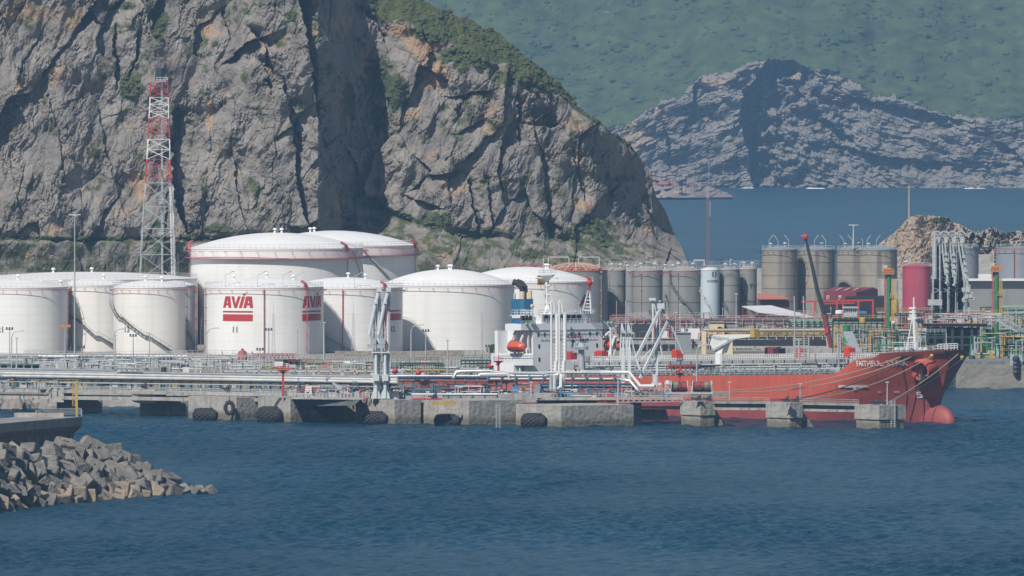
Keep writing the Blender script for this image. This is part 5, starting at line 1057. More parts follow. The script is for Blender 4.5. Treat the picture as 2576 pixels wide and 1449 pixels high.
# racks of yard piping
def rack(lab, x0, x1, ys, D, mts, r=.3, posts=8, ph=(0, 0), pm='steel', y2=None, rail=None, name='pipe_rack', dz=0, group='pipe racks of the terminal'):
    t = thing(name, lab, 'pipe rack', tuple(P((x0+x1)/2, max(ys)+ph[1], D)), group)
    for i, y in enumerate(ys):
        mb = MB(); o = i*.9; sl = (y2 or 0); mb.tube([P(x0, y, D+o), P((x0+x1)/2, y+sl/2, D+o), P(x1, y+sl, D+o)], r*(1 if i % 2 else .75), 6); mb.build('pipe', M[mts[i % len(mts)]], t, smooth=True)
    if posts:
        mb = MB()
        for i in range(posts+1):
            x = x0+(x1-x0)*i/posts; sl = (y2 or 0)*i/posts
            for o in (0, len(ys)*.9): mb.bar(P(x, min(ys)+ph[0]+sl, D+o), P(x, max(ys)+ph[1]+sl, D+o), .28)
            for y in ys[::2]: mb.bar(P(x, y+sl+2, D-.3), P(x, y+sl+2, D+len(ys)*.9+.3), .3)
        mb.bar(P(x0, min(ys)+2, D), P(x1, min(ys)+2+(y2 or 0), D), .2)
        mb.build('support_frame', M[pm], t)
    if rail: mb = MB(); mb.rail([P(x0, rail[0], D-.4), P(x1, rail[0]+(y2 or 0), D-.4)], 1.1, 1.5, .055, 1); mb.build('handrail', M[rail[1]], t)
    return t
rack('silver pipes on low frames in front of tank 21 and tank 13', 60, 470, [896, 901, 906, 912], 3150, ['silver', 'steel', 'silver', 'dark'], .38, 16, (-2, 8), rail=(894, 'rail'))
rack('pale pipes with a railing under the shaded cream tank', 440, 600, [899, 904, 908], 3140, ['pinkp', 'silver', 'steel'], .3, 9, (-4, 12), rail=(893, 'rail'))
rack('dark green pipes at the far left edge above the trestle', -60, 100, [918, 923, 929], 3060, ['dgreen', 'dark', 'dgreen'], .5, 8, (-6, 6), 'steel', rail=(914, 'rail'))
rack('red pipes in front of the tank with the AVIA signs', 600, 745, [890, 895, 900], 3150, ['redp', 'red', 'redp'], .2, 12, (-3, 12), 'pinkp')
rack('long faded red fire pipe running behind the trestle pipes', 560, 980, [930, 935], 3010, ['redp', 'steel'], .2, 14, (0, 4), 'steel')
rack('green steel walkway truss below the widest white tank', 985, 1115, [913, 919, 926], 3060, ['dgreen', 'green', 'dgreen'], .22, 22, (0, 12), 'dgreen', rail=(911, 'dgreen'))
rack('green steel frames left of the ship stern', 1160, 1255, [906, 914, 924], 3060, ['dgreen', 'steel', 'green'], .22, 9, (0, 14), 'dgreen', rail=(904, 'green'))
rack('yellow railing strip along the yard road', 1020, 1120, [932], 3000, ['yellow'], .1, 6, (-4, 3), 'yellow', rail=(936, 'yellow'))
rack('bundle of grey pipes right of the white loading arm pair', 980, 1420, [946, 950, 953], 2850, ['silver', 'steel', 'silver'], .36, 14, (0, 30), 'blue', name='pipe_rack')
rack('dense red pipes right of the white loading arm pair', 985, 1300, [956, 959, 962], 2838, ['redp', 'red', 'orange'], .26, 12, (0, 34), 'blue', y2=2)
rack('white pipes crossing in front of the ship stern', 1225, 1580, [937, 953, 957], 2836, ['wpipe', 'wpipe', 'redp'], .32, 10, (0, 36), 'blue')
rack('blue and teal valves and pumps under the white pipes', 1360, 1600, [966, 974], 2832, ['dark', 'blue'], .3, 12, (-8, 15), 'blue')
rack('grey pipes on the berth left of the loading arms', 750, 930, [958, 964, 970], 2846, ['steel', 'silver', 'dark'], .3, 10, (-6, 32), 'blue')
rack('low pipe run along the berth edge under the red pipes', 1035, 1250, [992], 2822, ['silver'], .36, 7, (0, 8), 'blue')
bp = thing('bent_pipes', 'white pipe bends dropping to the hose reels', 'pipe', tuple(P(1600, 980, 2822)))
for q, r, m_ in [([(1509, 937, 2826), (1583, 937, 2826), (1611, 971, 2822), (1648, 971, 2820)], .42, 'wpipe'), ([(1560, 955, 2824), (1585, 958, 2824), (1606, 982, 2822)], .36, 'silver'), ([(1395, 984, 2828), (1395, 944, 2828), (1404, 940, 2828), (1411, 944, 2828), (1411, 972, 2826), (1403, 979, 2826)], .45, 'wpipe'), ([(1386, 984, 2828), (1386, 946, 2828), (1372, 940, 2828), (1290, 938, 2828)], .4, 'steel'),
    ([(1417, 978, 2828), (1417, 946, 2828), (1411, 940, 2828)], .4, 'wpipe'), ([(1140, 951, 2832), (1148, 936, 2832), (1157, 934, 2832), (1230, 933, 2832), (1280, 941, 2832)], .4, 'silver'), ([(1206, 946, 2832), (1208, 942, 2832), (1275, 941, 2832), (1281, 947, 2832), (1281, 955, 2832)], .5, 'wpipe')]:
    mb = MB(); mb.tube([P(*p) for p in q], r, 8); mb.build('pipe', M[m_], bp, smooth=True)
bs = thing('bent_pipes', 'shiny steel pipes sloping down to the berth left of the loading arms', 'pipe', tuple(P(850, 985, 2834)))
for dx in (0, 8, 30): mb = MB(); mb.tube([P(820+dx, 951, 2838), P(832+dx, 955, 2838), P(862+dx, 988, 2834), P(876+dx, 992, 2834)], .38, 8); mb.build('pipe', M['silver'], bs, smooth=True)
bw_ = thing('bent_pipes', 'faded red hose and pipe between the arms and the steel pipes', 'pipe', tuple(P(900, 985, 2834)))
for q, m_ in [([(900, 992, 2830), (905, 985, 2830), (913, 978, 2830), (911, 996, 2830)], 'redp'), ([(918, 994, 2830), (930, 980, 2830), (940, 968, 2830)], 'tpipe')]: mb = MB(); mb.tube([P(*p) for p in q], .35, 7); mb.build('pipe', M[m_], bw_, smooth=True)
simple('control_cabinet', 'white rounded cabinet on the dark berth deck', 'cabinet', 'wpaint', [(767, 784, 972, 998, 2836, 1.6)])
simple('control_cabinet', 'grey square cabinet right of the white loading arm pair', 'cabinet', 'rail', [(981, 1003, 984, 1004, 2824, 2)])
simple('container', 'grey cabin behind the pipes left of the biggest berth block', 'container', 'blueg', [(1344, 1386, 968, 989, 2834, 3)])
simple('container', 'white tarpaulin box behind the red ship side pipes', 'container', 'wpaint', [(1414, 1452, 968, 986, 2836, 3)])
simple('container', 'light blue slatted crate left of the grey cabin', 'container', 'bluep', [(1288, 1303, 973, 995, 2832, 2)])
simple('red_gate', 'low red railing deck beside the yellow kerb', 'platform', 'red', [(1036, 1112, 1002, 1006, 2800, 2)])
fence(1036, 1112, 989, 1003, 2802, 5, 'red railing over the low red deck', group='red railings', bent=False)
fence(740, 930, 989, 1001, 2824, 9, 'grey railing along the dark berth deck', group='berth railings', bent=False)
fence(645, 745, 985, 996, 2836, 4, 'faded red barrier fence beside the red monitor tower', group='berth railings', bent=False)
# guard hut
gh = thing('guard_hut', 'small white and grey guard hut below tank 12', 'hut', tuple(P(722, 922, 3110)))
mb = MB(); flatbox(mb, 690, 712, 904, 922, 3108, 4); mb.build('wall', M['wpaint'], gh); mb = MB(); flatbox(mb, 712, 755, 904, 922, 3110, 4); mb.build('wall', M['blueg'], gh); mb = MB(); flatbox(mb, 688, 757, 902, 904, 3107.5, 5.5); mb.build('roof', M['conc2'], gh)
for x in (721, 729, 742): mb = MB(); flatbox(mb, x, x+6, 907, 920 if x == 729 else 915, 3109.8, .3); mb.build('door' if x == 729 else 'window', M['hole'], gh)
# red fire gear
rv = thing('fire_vessel', 'red bottle shaped vessel below the tank with the AVIA signs', 'vessel', tuple(P(610, 912, 3130)))
c = P(610, 911, 3130); mb = MB(); mb.lathe(c, [(1.2, 0), (1.2, 2.4), (.9, 2.9), (.35, 3.1), (.35, 3.5), (.1, 3.6)], 14); mb.build('body', M['redp'], rv, smooth=True)
def monitor(x, yb_, yt, D, lab, w=15):
    t = thing('fire_monitor', lab, 'fire monitor', tuple(P(x, yb_, D)), 'red fire monitor towers'); mb = MB(); mb.bar(P(x, yb_, D), P(x, yt, D), .55); mb.build('column', M['red'], t)
    mb = MB(); c = P(x, yt+7, D); mb.lathe(c, [(.3, 0), (1.1, .5), (1.2, .7)], 8); mb.rail([P(x-w, yt, D-.8), P(x+w, yt, D-.8)], .9, .9, .05, 1); mb.box(P(x, yt+3, D), (2*w*D/F, 1.8, .2)); mb.bar(P(x, yt, D), P(x, yt-14, D), .22); mb.build('platform', M['red'], t)
monitor(712, 997, 931, 2835, 'red fire monitor tower on the berth left of the dark bridge')
monitor(1254, 950, 908, 2850, 'red fire monitor tower at the left end of the ship', 12)
monitor(1710, 965, 937, 2846, 'short red fire monitor beside the tall loading arm poles', 7)
for x, y, D, lab in [(994, 933, 2990, 'round red hydrant head right of the white loading arms'), (1052, 938, 2990, 'round red hydrant head over the yellow rail'), (1234, 921, 2990, 'round red hydrant head left of the ship house')]:
    mb = MB(); c = P(x, y, D); mb.ball(c, .75, 10); mb.bar(c, (c.x, c.y, 6), .3); o = mb.build('hydrant', M['red'], loc=(c.x, c.y, 6), smooth=True); tag(o, lab, 'hydrant', 'red hydrants')
# ---------------- lamp posts ----------------
def lamp(x, yt, yb_, D, kind, lab, mt='rail', w=.26):
    t = thing('lamp_post', lab, 'lamp post', tuple(P(x, yb_, D)), 'lamp posts of the terminal'); mb = MB(); a, b = P(x, yb_, D), P(x, yt, D); mb.tube([a, b], w*.7, 6, w*.4) if kind != 'arm' else mb.tube([a, b-Vector((0, 0, 1.5)), b+Vector((.5, 0, -.4)), b+Vector((1.4, 0, 0)), b+Vector((2.9, 0, .1))], w*.6, 6, w*.35); mb.build('pole', M[mt], t)
    mb = MB()
    if kind == 'flood': 
        for dx in (-.7, 0, .7): mb.box(b+Vector((dx, 0, -.2)), (.42, .4, .5))
        mb.bar(b+Vector((-1, 0, -.3)), b+Vector((1, 0, -.3)), .15); mb.build('lamp_head', M['dark'], t)
    elif kind == 'arm': mb.box(b+Vector((2.7, 0, -.05)), (1.2, .5, .25)); mb.build('lamp_head', M['rail'], t)
    elif kind == 'amber': mb.box(b+Vector((-.8, 0, -.3)), (1.2, .5, .6)); mb.box(b+Vector((.8, 0, -.3)), (1.2, .5, .6)); mb.build('lamp_head', M['orange'], t)
    elif kind == 'tee': mb.bar(b+Vector((-1.6, 0, 0)), b+Vector((1.6, 0, 0)), .3); mb.box(b+Vector((0, 0, -.4)), (.9, .6, .5)); mb.build('lamp_head', M['rail'], t)
    else: mb.box(b+Vector((0, 0, -.3)), (.8, .4, .3)); mb.build('lamp_head', M['rail'], t)
for a in [(24, 826, 930, 3060, 'flood', 'dark headed lamp post in front of tank 21, left of the curved one'), (29, 833, 930, 3050, 'arm', 'curved arm lamp post in front of tank 21'), (42, 849, 930, 3050, 'plain', 'short slim lamp post right of the curved one in front of tank 21'), (164, 820, 918, 3080, 'amber', 'lamp post with two amber heads before the right edge of tank 21', 'steel'),
    (188, 540, 950, 3200, 'tee', 'very tall grey floodlight mast standing before the cliff at the left', 'steel', .34), (286, 828, 905, 3060, 'arm', 'curved lamp post between the two cream stair tanks'), (290, 842, 930, 2990, 'plain', 'slim lamp post before the left edge of tank 13'), (335, 843, 905, 3060, 'flood', 'dark headed lamp post in front of tank 13', 'steel'), (376, 838, 930, 3000, 'plain', 'slim lamp post before the middle of tank 13', 'rail'),
    (520, 826, 900, 3060, 'arm', 'curved lamp post at the left edge of tank 11'), (676, 828, 905, 3090, 'flood', 'dark headed lamp post before the right half of tank 11', 'steel'), (748, 828, 905, 3080, 'plain', 'slim lamp post before the right end of tank 11'), (654, 878, 930, 3040, 'flood', 'low post with three dark floodlights below tank 11', 'rail'), (815, 810, 905, 3000, 'plain', 'pole standing before the gap between tank 11 and tank 12', 'rail', .4), (1034, 818, 900, 3060, 'arm', 'lamp post before the left edge of the widest white tank'),
    (1071, 831, 905, 3070, 'flood', 'dark headed lamp post before the widest white tank', 'steel'), (1126, 855, 944, 2990, 'plain', 'short lamp post before the middle of the widest white tank'), (1212, 787, 905, 3060, 'none', 'slim tall pole before the right part of the widest white tank', 'rail', .3), (1230, 870, 905, 3060, 'flood', 'post with three dark floodlights above the round shrub', 'rail'), (205, 872, 905, 3060, 'flood', 'low floodlight post in the shade of the cream stair tank', 'steel'), (344, 810, 830, 3200, 'plain', '')][:-1]:
    lamp(*a)
for a in [(1336, 960, 998, 2815, 'none', 'slim white pole rising from the berth before the grey cabin', 'rail', .35), (1555, 943, 1020, 2790, 'none', 'slim white pole on the biggest berth block', 'rail', .35), (1835, 960, 1010, 2800, 'none', 'thin pole behind the hose reels', 'rail', .2), (2232, 960, 1018, 2776, 'plain', 'thin white lamp post on the last dolphin before the bow', 'rail', .26), (2013, 964, 1010, 2796, 'none', 'thin pole on the middle dolphin', 'rail', .18), (1753, 868, 965, 2850, 'arm', 'white pole standing between the tall arms and the hose reels', 'rail', .3),
    (2147, 566, 625, 3900, 'tee', 'tall lamp mast above the weathered silos', 'rail', .5), (2287, 468, 548, 4255, 'none', 'thin brown pole on the green top of the rocky knoll', 'tpipe', .6), (1660, 756, 860, 3300, 'plain', 'dark thin lamp post in front of the wide grey silos', 'steel', .3), (1700, 785, 870, 3300, 'plain', 'dark thin lamp post left of the slanting silo stair', 'steel', .25), (1783, 805, 870, 3300, 'flood', 'twin headed post in front of the pale blue silo', 'steel', .25), (1852, 738, 830, 3300, 'none', 'slim pole before the last grey silos', 'rail', .25), (1711, 765, 830, 3320, 'none', 'slim pole in front of the silo with the slanting stair', 'rail', .25)]: lamp(*a)
# thin lattice poles in front of tanks 11 and 12
for x, y0, y1, lab in [(688, 759, 893, 'thin white needle mast in front of the tank with two AVIA signs'), (889, 757, 880, 'thin white needle mast in front of the tank behind the loading arms')]:
    mb = MB(); D = 3240; mb.lattice(P(x, y1, D), P(x, y0+30, D), 1.0, .3, 12, .07); mb.bar(P(x, y0+30, D), P(x, y0, D), .1); o = mb.build('needle_mast', M['rail'], loc=P(x, y1, D)); tag(o, lab, 'mast', 'needle masts')
# flare tower in red and white
ft = thing('flare_tower', 'tall red and white lattice flare tower before the cliff', 'tower', tuple(P(396, 700, 3520)))
TD = 3520; tx = lambda y: (403-(y-213)*(-.0)-0)
def tw(y): return interp(y, [(208, 21.5), (300, 25), (440, 31), (560, 39), (700, 45)])*1.0
def tcx(y): return interp(y, [(208, 401), (440, 398.5), (700, 397)])*1.0
bands = [(208, 245, 'red', 2), (245, 298, 'wpaint', 3), (298, 350, 'red', 2), (350, 401, 'wpaint', 2), (401, 460, 'red', 2), (460, 520, 'steel', 1), (520, 575, 'steel', 1), (575, 640, 'steel', 1), (640, 702, 'steel', 1)]
for y0, y1, m_, nb_ in bands:
    mb = MB(); q0, q1 = P(float(tcx(y1)), y1, TD), P(float(tcx(y0)), y0, TD); w0, w1 = float(tw(y1))*2*TD/F, float(tw(y0))*2*TD/F
    mb.lattice(q0, q1, w0, w1, nb_, .11, .2); mb.build('tower_section', M[m_], ft)
mb = MB(); mb.bar(P(408, 700, TD), P(407, 180, TD), .6); mb.build('flare_pipe', M['silver'], ft)
mb = MB(); mb.cyl(P(403, 200, TD), 1.1, 3.4, 10, 1.3); mb.cyl(P(395, 203, TD), .5, 2.6, 8); mb.build('flare_tip', M['dark'], ft)
for y in (205, 262, 352, 428, 512, 590): mb = MB(); w = 16 if y > 210 else 24; mb.rail([P(402-w/2+4, y, TD-2), P(402+w/2+8, y, TD-2)], 1.2, 1.2, .08, 1); mb.box(P(406, y, TD-1), (w*TD/F, 3, .25)); mb.build('platform', M['rail'], ft)
mb = MB(); mb.lattice(P(436, 700, TD-3), P(431, 470, TD-3), .9, .9, 26, .14); mb.build('cage_ladder', M['wpaint'], ft)
# dark stakes in front of the lower rock wall
for i, x in enumerate([269, 287, 317, 346, 365, 400, 448]):
    mb = MB(); mb.bar(P(x, 694, 3600), P(x, 637+(i % 3)*5, 3600), .22); o = mb.build('stake', M['stair'], loc=P(x, 694, 3600)); tag(o, 'thin rusty stake against the low rock wall, '+['leftmost', 'second from the left', 'third from the left', 'just left of the flare tower', 'behind the left leg of the flare tower', 'behind the middle of the flare tower', 'right of the flare tower'][i], 'stake', 'rusty stakes by the rock wall')
# ---------------- loading arms ----------------
LA = mat('arm_paint', (.62, .66, .67), (.52, .57, .585), .5, sc1=.5)
M['arm'] = LA; M['arm2'] = mat('arm_weathered', (.46, .50, .51), (.33, .37, .385), .6, sc1=.8, streak=.4)
def arm_pair(x, lab):
    D = 2822; t = thing('loading_arm', lab, 'loading arm', tuple(P(x+2, 1002, D)), 'pair of white loading arms')
    mb = MB(); mb.tube([P(x, 1002, D), P(x, 889, D)], .42, 10, .36); mb.build('riser', LA, t, smooth=True)
    mb = MB(); mb.tube([P(x+7, 1002, D+1), P(x+7, 734, D+1)], .32, 8); mb.build('column', LA, t, smooth=True)
    mb = MB(); mb.tube([P(x+8, 730, D), P(x-.5, 762, D)], .45, 8); mb.tube([P(x-1, 762, D), P(x-15, 832, D), P(x-17, 841, D)], .42, 8); mb.bar(P(x-4, 762, D-.4), P(x+4, 762, D-.4), .5); mb.box(P(x+8, 734, D), (1.2, 1.2, 1.0)); mb.build('boom', LA, t, smooth=True)
    mb = MB(); mb.tube([P(x-15, 834, D), P(x-10, 855, D), P(x-12, 872, D)], .3, 6); mb.box(P(x-12, 876, D), (1.8, 1, .9)); mb.box(P(x-6, 866, D), (1.2, 1, 1.4)); mb.build('coupler', M['steel'], t)
    mb = MB(); mb.bar(P(x+6, 735, D+1), P(x-4, 815, D+1), .16); mb.bar(P(x+9, 735, D+1), P(x+12, 770, D+1), .2); mb.bar(P(x+12, 770, D+1), P(x+10, 880, D+1), .2); mb.bar(P(x+1, 770, D+1), P(x+1, 889, D+1), .3); mb.bar(P(x-5, 800, D+1.2), P(x-5, 995, D+1.2), .28)
    for k in range(9): mb.bar(P(x-5, 830+k*18, D+1.2), P(x+7, 830+k*18, D+1.2), .2)
    mb.bar(P(x-4, 840, D+1), P(x+7, 875, D+1), .16); mb.bar(P(x+11, 893, D+1), P(x+8, 960, D+1), .22); mb.build('counterweight_frame', M['steel'], t)
    mb = MB(); mb.prism([P(x-13, 1003, D), P(x+12, 1003, D), P(x+9, 990, D), P(x+3, 978, D), P(x-4, 978, D), P(x-10, 990, D)], (0, 1.6, 0)); mb.box(P(x+0, 958, D-.4), (1.5, 1.5, 1.5)); mb.box(P(x, 888, D), (2.2, 1.4, .3)); mb.build('base', LA, t)
arm_pair(946, 'left one of the pair of white folded loading arms on the berth'); arm_pair(969, 'right one of the pair of white folded loading arms on the berth')
def goose(x, lab):
    D = 2838; t = thing('loading_arm', lab, 'loading arm', tuple(P(x+6, 985, D)), 'pair of white gooseneck arms'); mb = MB()
    mb.tube([P(x, 985, D), P(x, 766, D), P(x-1, 759, D), P(x+3, 756, D), P(x+6, 762, D), P(x+9, 786, D), P(x+14, 790, D), P(x+14.5, 810, D)], .26, 8); mb.build('pole', M['wpaint'], t, smooth=True)
    mb = MB(); mb.tube([P(x+14, 792, D), P(x+14, 905, D), P(x+11, 911, D), P(x+11, 985, D)], .45, 8); mb.build('riser', M['wpaint'], t, smooth=True)
    mb = MB(); mb.prism([P(x-2, 985, D), P(x+18, 985, D), P(x+17, 918, D), P(x+13, 912, D), P(x+1, 921, D)], (0, 1.2, 0)); mb.build('base', M['wpaint'], t)
    mb = MB(); [mb.bar(P(x+1, 830+k*9, D-.3), P(x+13, 835+k*9, D-.3), .1) for k in range(12)]; mb.bar(P(x+6, 800, D), P(x+6, 920, D), .16); mb.build('brace', M['rail'], t)
goose(1387, 'left white gooseneck arm rising in front of the ship house'); goose(1407, 'right white gooseneck arm rising in front of the ship house')
tm = thing('loading_arm', 'tall grey loading arm spread like a tripod over the ship deck', 'loading arm', tuple(P(1650, 975, 2830)))
D = 2830
for nm, segs in [('pole', [((1642, 902, D), (1642, 754, D), .42)]), ('pole', [((1652.5, 966, D), (1652.5, 786, D), .5)]), ('strut', [((1662.5, 775, D-1), (1600, 902, D-4), .6)]), ('strut', [((1681, 804, D+1), (1610, 952, D-3), .6)]), ('strut', [((1682, 804, D+1), (1717, 889, D+2), .32)]), ('link', [((1663, 774, D), (1681, 803, D), .55), ((1643, 757, D), (1651, 788, D), .35)]), ('strut', [((1600, 902, D-4), (1609, 930, D-4), .5)]), ('strut', [((1648, 868, D), (1612, 905, D), .3), ((1650, 905, D), (1640, 925, D), .3), ((1656, 850, D), (1666, 893, D), .3), ((1666, 893, D), (1658, 910, D), .25), ((1652, 820, D), (1648, 900, D), .25)]), ('base', [((1647, 975, D), (1647, 942, D), 1.0), ((1636, 966, D), (1664, 966, D), .6)])]: beam(nm, 'arm' if nm != 'link' else 'rail', tm, segs)
mb = MB(); mb.box(P(1662, 776, D-.5), (1.7, 1.5, 1.2)); mb.box(P(1641, 756, D-.3), (1.6, 1, .6)); mb.build('head', LA, tm)
for x, lab in [(1567, 'left thin twin legged derrick between the ship house and the tall arm'), (1583, 'right thin twin legged derrick between the ship house and the tall arm')]:
    t = thing('derrick', lab, 'derrick', tuple(P(x, 970, 2834)), 'thin derricks by the ship house'); D = 2834
    beam('mast', 'arm', t, [((x, 970, D), (x, 875, D), .8), ((x, 880, D), (x+2, 835, D), .4)]); beam('leg', 'arm', t, [((x-8, 905, D), (x-3, 814, D), .3), ((x-3, 814, D), (x+3, 838, D), .35), ((x+3, 838, D), (x+18, 905, D), .22)])
    mb = MB(); mb.box(P(x+1, 838, D-.4), (1.3, 1, .6)); mb.build('head', M['rail'], t)
for x, y0, y1, m_ in [(1551, 757, 870, 'tpipe'), (1574, 755, 905, 'rail'), (1580, 770, 905, 'rail')]:
    mb = MB(); mb.bar(P(x, y1, 2900), P(x, y0, 2900), .16); o = mb.build('whip_mast', M[m_], loc=P(x, y1, 2900)); tag(o, {1551: 'thin brown pole rising just right of the bridge wing', 1574: 'taller of two bare poles behind the thin derricks', 1580: 'shorter of two bare poles behind the thin derricks'}[x], 'pole', 'whip poles beside the ship house')
# hose reels
HP = mat('hose_colours', (.42, .07, .05), (.03, .03, .035), .7, sc1=1.6, det=2); HG = mat('hose_tan', (.30, .28, .22), (.05, .05, .05), .7, sc1=1.5, det=2)
hr = thing('hose_reel_stand', 'grey steel stand with two drums of red and black hose on the berth', 'hose reel', tuple(P(1732, 990, 2812)))
for k, (xa, xb, xm) in enumerate([(1690, 1727, 1702), (1744, 1788, 1765)]):
    D = 2812; ax0, ax1 = P(xa, 973, D), P(xb, 973, D+1)
    for (p, q, m_) in ((ax0, ax0.lerp(ax1, .35 if k == 0 else .6), HG if k == 0 else HP), (ax0.lerp(ax1, .35 if k == 0 else .6), ax1, HP if k == 0 else HG)):
        mb = MB(); n = 7; [mb.tube([p.lerp(q, i/n), p.lerp(q, (i+.93)/n)], 1.25 if i % 2 else 1.15, 18) for i in range(n)]; mb.build('hose_drum', m_, hr, smooth=True)
    mb = MB()
    for p in (ax0-Vector((.25, 0, 0)), ax1+Vector((.15, 0, 0))): mb.tube([p, p+Vector((.18, 0, 0))], 1.45, 18); mb.bar(p+Vector((0, -.9, -1.75)), p, .3); mb.bar(p+Vector((0, .9, -1.75)), p, .3)
    mb.build('drum_flange', M['rail'], hr)
mb = MB(); D = 2812
for y in (-1.1, 1.1): mb.bar(P(1672, 989, D+y), P(1794, 989, D+y), .3); mb.bar(P(1673, 966, D+y), P(1690, 966, D+y), .2); mb.bar(P(1673, 989, D+y), P(1674, 966, D+y), .3); mb.bar(P(1690, 989, D+y), P(1674, 966, D+y), .2); mb.bar(P(1792, 989, D+y), P(1788, 958, D+y), .25)
mb.cyl(P(1680, 966, D), .9, .9, 10, .5); mb.build('frame', M['rail'], hr)
# ---------------- right bank: structures behind the ship ----------------
qw = thing('quay', 'grey concrete quay wall behind the bow at the right edge', 'quay', tuple(P(2500, 975, 3163)))
mb = MB(); mb.prism([(XD(2180, 3163), 3163, -3), (XD(2720, 3163), 3163, -3), (XD(2720, 3163), 3215, -3), (XD(2180, 3163), 3215, -3)], (0, 0, 9.9)); mb.build('wall', mat('shade_dark_quay_concrete', (.215, .22, .215), (.15, .155, .15), .9, sc1=.22, streak=.8, c3=(.09, .09, .085), bump=.3), qw)  # shade and haze on the quay face put into a darker concrete colour
mb = MB(); flatbox(mb, 2180, 2720, 956, 972, 3162.7, .5); mb.build('base_strip', M['concd'], qw); mb = MB(); flatbox(mb, 2541, 2572, 894, 955, 3161, 2); mb.build('fender_panel', M['steel'], qw)
mb = MB(); mb.ball(P(2556, 903, 3160), 1.0, 10); [mb.ball(P(2556, 915+i*11, 3160), .9, 8) for i in range(3)]; mb.build('fender_chain', M['dark'], qw)
qp = rack('row of yellow railing along the far quay', 2430, 2560, [903], 3200, ['yellow'], .1, 0, rail=(907, 'yellow'))
# dark steel platform behind the bow
pf = thing('dark_platform', 'big dark green steel platform frame behind the ship bow', 'platform', tuple(P(2405, 900, 3240)))
D = 3240; mb = MB(); 
for x in (2334, 2352, 2376, 2396, 2420, 2445, 2462): mb.bar(P(x, 905, D), P(x, 822, D), .7); mb.bar(P(x, 905, D+9), P(x, 822, D+9), .7)
for y in (848, 868): mb.bar(P(2332, y, D), P(2465, y, D), .5)
for i in range(5): mb.bar(P(2334+i*26, 848, D+4), P(2360+i*26, 822, D+4), .3)
mb.build('frame', M['dark'], pf); mb = MB(); flatbox(mb, 2336, 2460, 824, 846, D+6, .5); flatbox(mb, 2336, 2460, 850, 900, D+6, .5); mb.build('backing', M['dgreen'], pf)
mb = MB(); flatbox(mb, 2322, 2484, 814.5, 822, D-1, 14); mb.build('deck', M['dark'], pf); mb = MB(); flatbox(mb, 2322, 2484, 813, 815, D-1.4, 1); mb.build('edge', M['redp'], pf)
mb = MB(); [flatbox(mb, x, x+7, 808, 813, D-.5, 1) for x in (2398, 2431, 2448)]; mb.build('marker', M['yellow'], pf)
# tall four-armed marine loading arms
for k, (xc, ex, ey) in enumerate([(2356, 0, 0), (2376, 2383, 700), (2396, 2402, 705), (2417, 2435, 718)]):
    D = 3262+k*1.5; t = thing('marine_loading_arm', ['leftmost tall marine loading arm, standing upright with a counterweight box', 'second tall marine loading arm from the left, slightly tilted', 'third tall marine loading arm from the left, slightly tilted', 'rightmost tall marine loading arm, tilted far to the right'][k], 'loading arm', tuple(P(xc, 880, D)), 'tall marine loading arms')
    mb = MB(); c = P(xc, 594, D); r = 1.32
    for i in range(12): a0, a1 = math.pi*i/12-.15, math.pi*(i+1)/12-.15; mb.bar(c+Vector((r*math.cos(a0), 0, r*math.sin(a0))), c+Vector((r*math.cos(a1), 0, r*math.sin(a1))), .13, .45)
    for i in range(7): a = math.pi*i/6; mb.bar(c, c+Vector((r*math.cos(a), 0, r*math.sin(a))), .12)
    mb.box(P(xc, 611, D), (1.75, .9, 1.6)); mb.build('head_wheel', M['arm2'], t)
    mb = MB(); yb2 = 753 if k == 0 else 830
    for dx in (-9, 8): mb.bar(P(xc+dx, 611, D), P(xc+dx, yb2, D), .36 if k == 0 else .22)
    for i in range(9): mb.bar(P(xc-9, 625+i*14, D), P(xc+8, 625+i*14+(7 if i % 2 else -7), D), .12)
    mb.build('mast', M['arm2'], t)
    mb = MB()
    if k == 0: mb.tube([P(2352, 600, D-.8), P(2352, 702, D-.8)], .55, 8); mb.build('product_pipe', M['steel'], t, smooth=True)
    else: 
        mb.tube([P(xc+2, 612, D-.9), P(ex, ey, D-1.2)], .3, 8); mb.tube([P(xc-6, 612, D-.9), P(ex-9 if k == 3 else ex-5, ey-8, D-1.2)], .28, 8); mb.bar(P(xc+1, 660, D-1), P(ex, ey, D-1.4), .6, .4); mb.tube([P(ex, ey, D-1.2), P(ex+1, ey+8, D-1.2), P(ex-4, ey+14, D-1.2)], .45, 8)
        for i in range(4): a = P(xc+2, 612, D-1.4).lerp(P(ex, ey, D-1.4), .35+i*.17); mb.box(a, (.9, .5, .8))
        mb.build('boom', M['arm2'], t)
    mb = MB(); mb.bar(P(xc, 880, D+2), P(xc, 620, D+2), 1.3); [mb.bar(P(xc-9, 720+i*17, D+1.5), P(xc+9, 720+i*17, D+1.5), .3) for i in range(9)]; mb.bar(P(xc-8, 860, D+1.5), P(xc-8, 640, D+1.5), .25); mb.build('tower', M['dark'], t)
    if k == 0: mb = MB(); mb.box(P(2352, 768, D-1.6), (3.9, 2, 1.6)); mb.build('counterweight', M['arm2'], t)
    if k == 3:
        mb = MB(); [mb.box(P(2427+rs.uniform(-4, 20), rs.uniform(726, 762), D-1+rs.uniform(-.5, .5)), (rs.uniform(.4, 1.2),)*3) for _ in range(26)]; mb.bar(P(2436, 760, D), P(2437, 790, D), .5); mb.build('coupler', M['rail'], t, kind='stuff')
mb = MB(); D = 3268; rs2 = random.Random(9)
tw2 = thing('service_tower', 'dark steel service tower behind the tall marine loading arms', 'tower', tuple(P(2390, 880, 3268)))
for i in range(11): y = 706+i*15; mb.bar(P(2360, y, D), P(2418, y, D), .35); mb.bar(P(2364+i*2, y, D), P(2396, y+15, D), .18)
for x in (2362, 2378, 2392, 2404, 2416): mb.bar(P(x, 880, D), P(x, 700, D), .45)
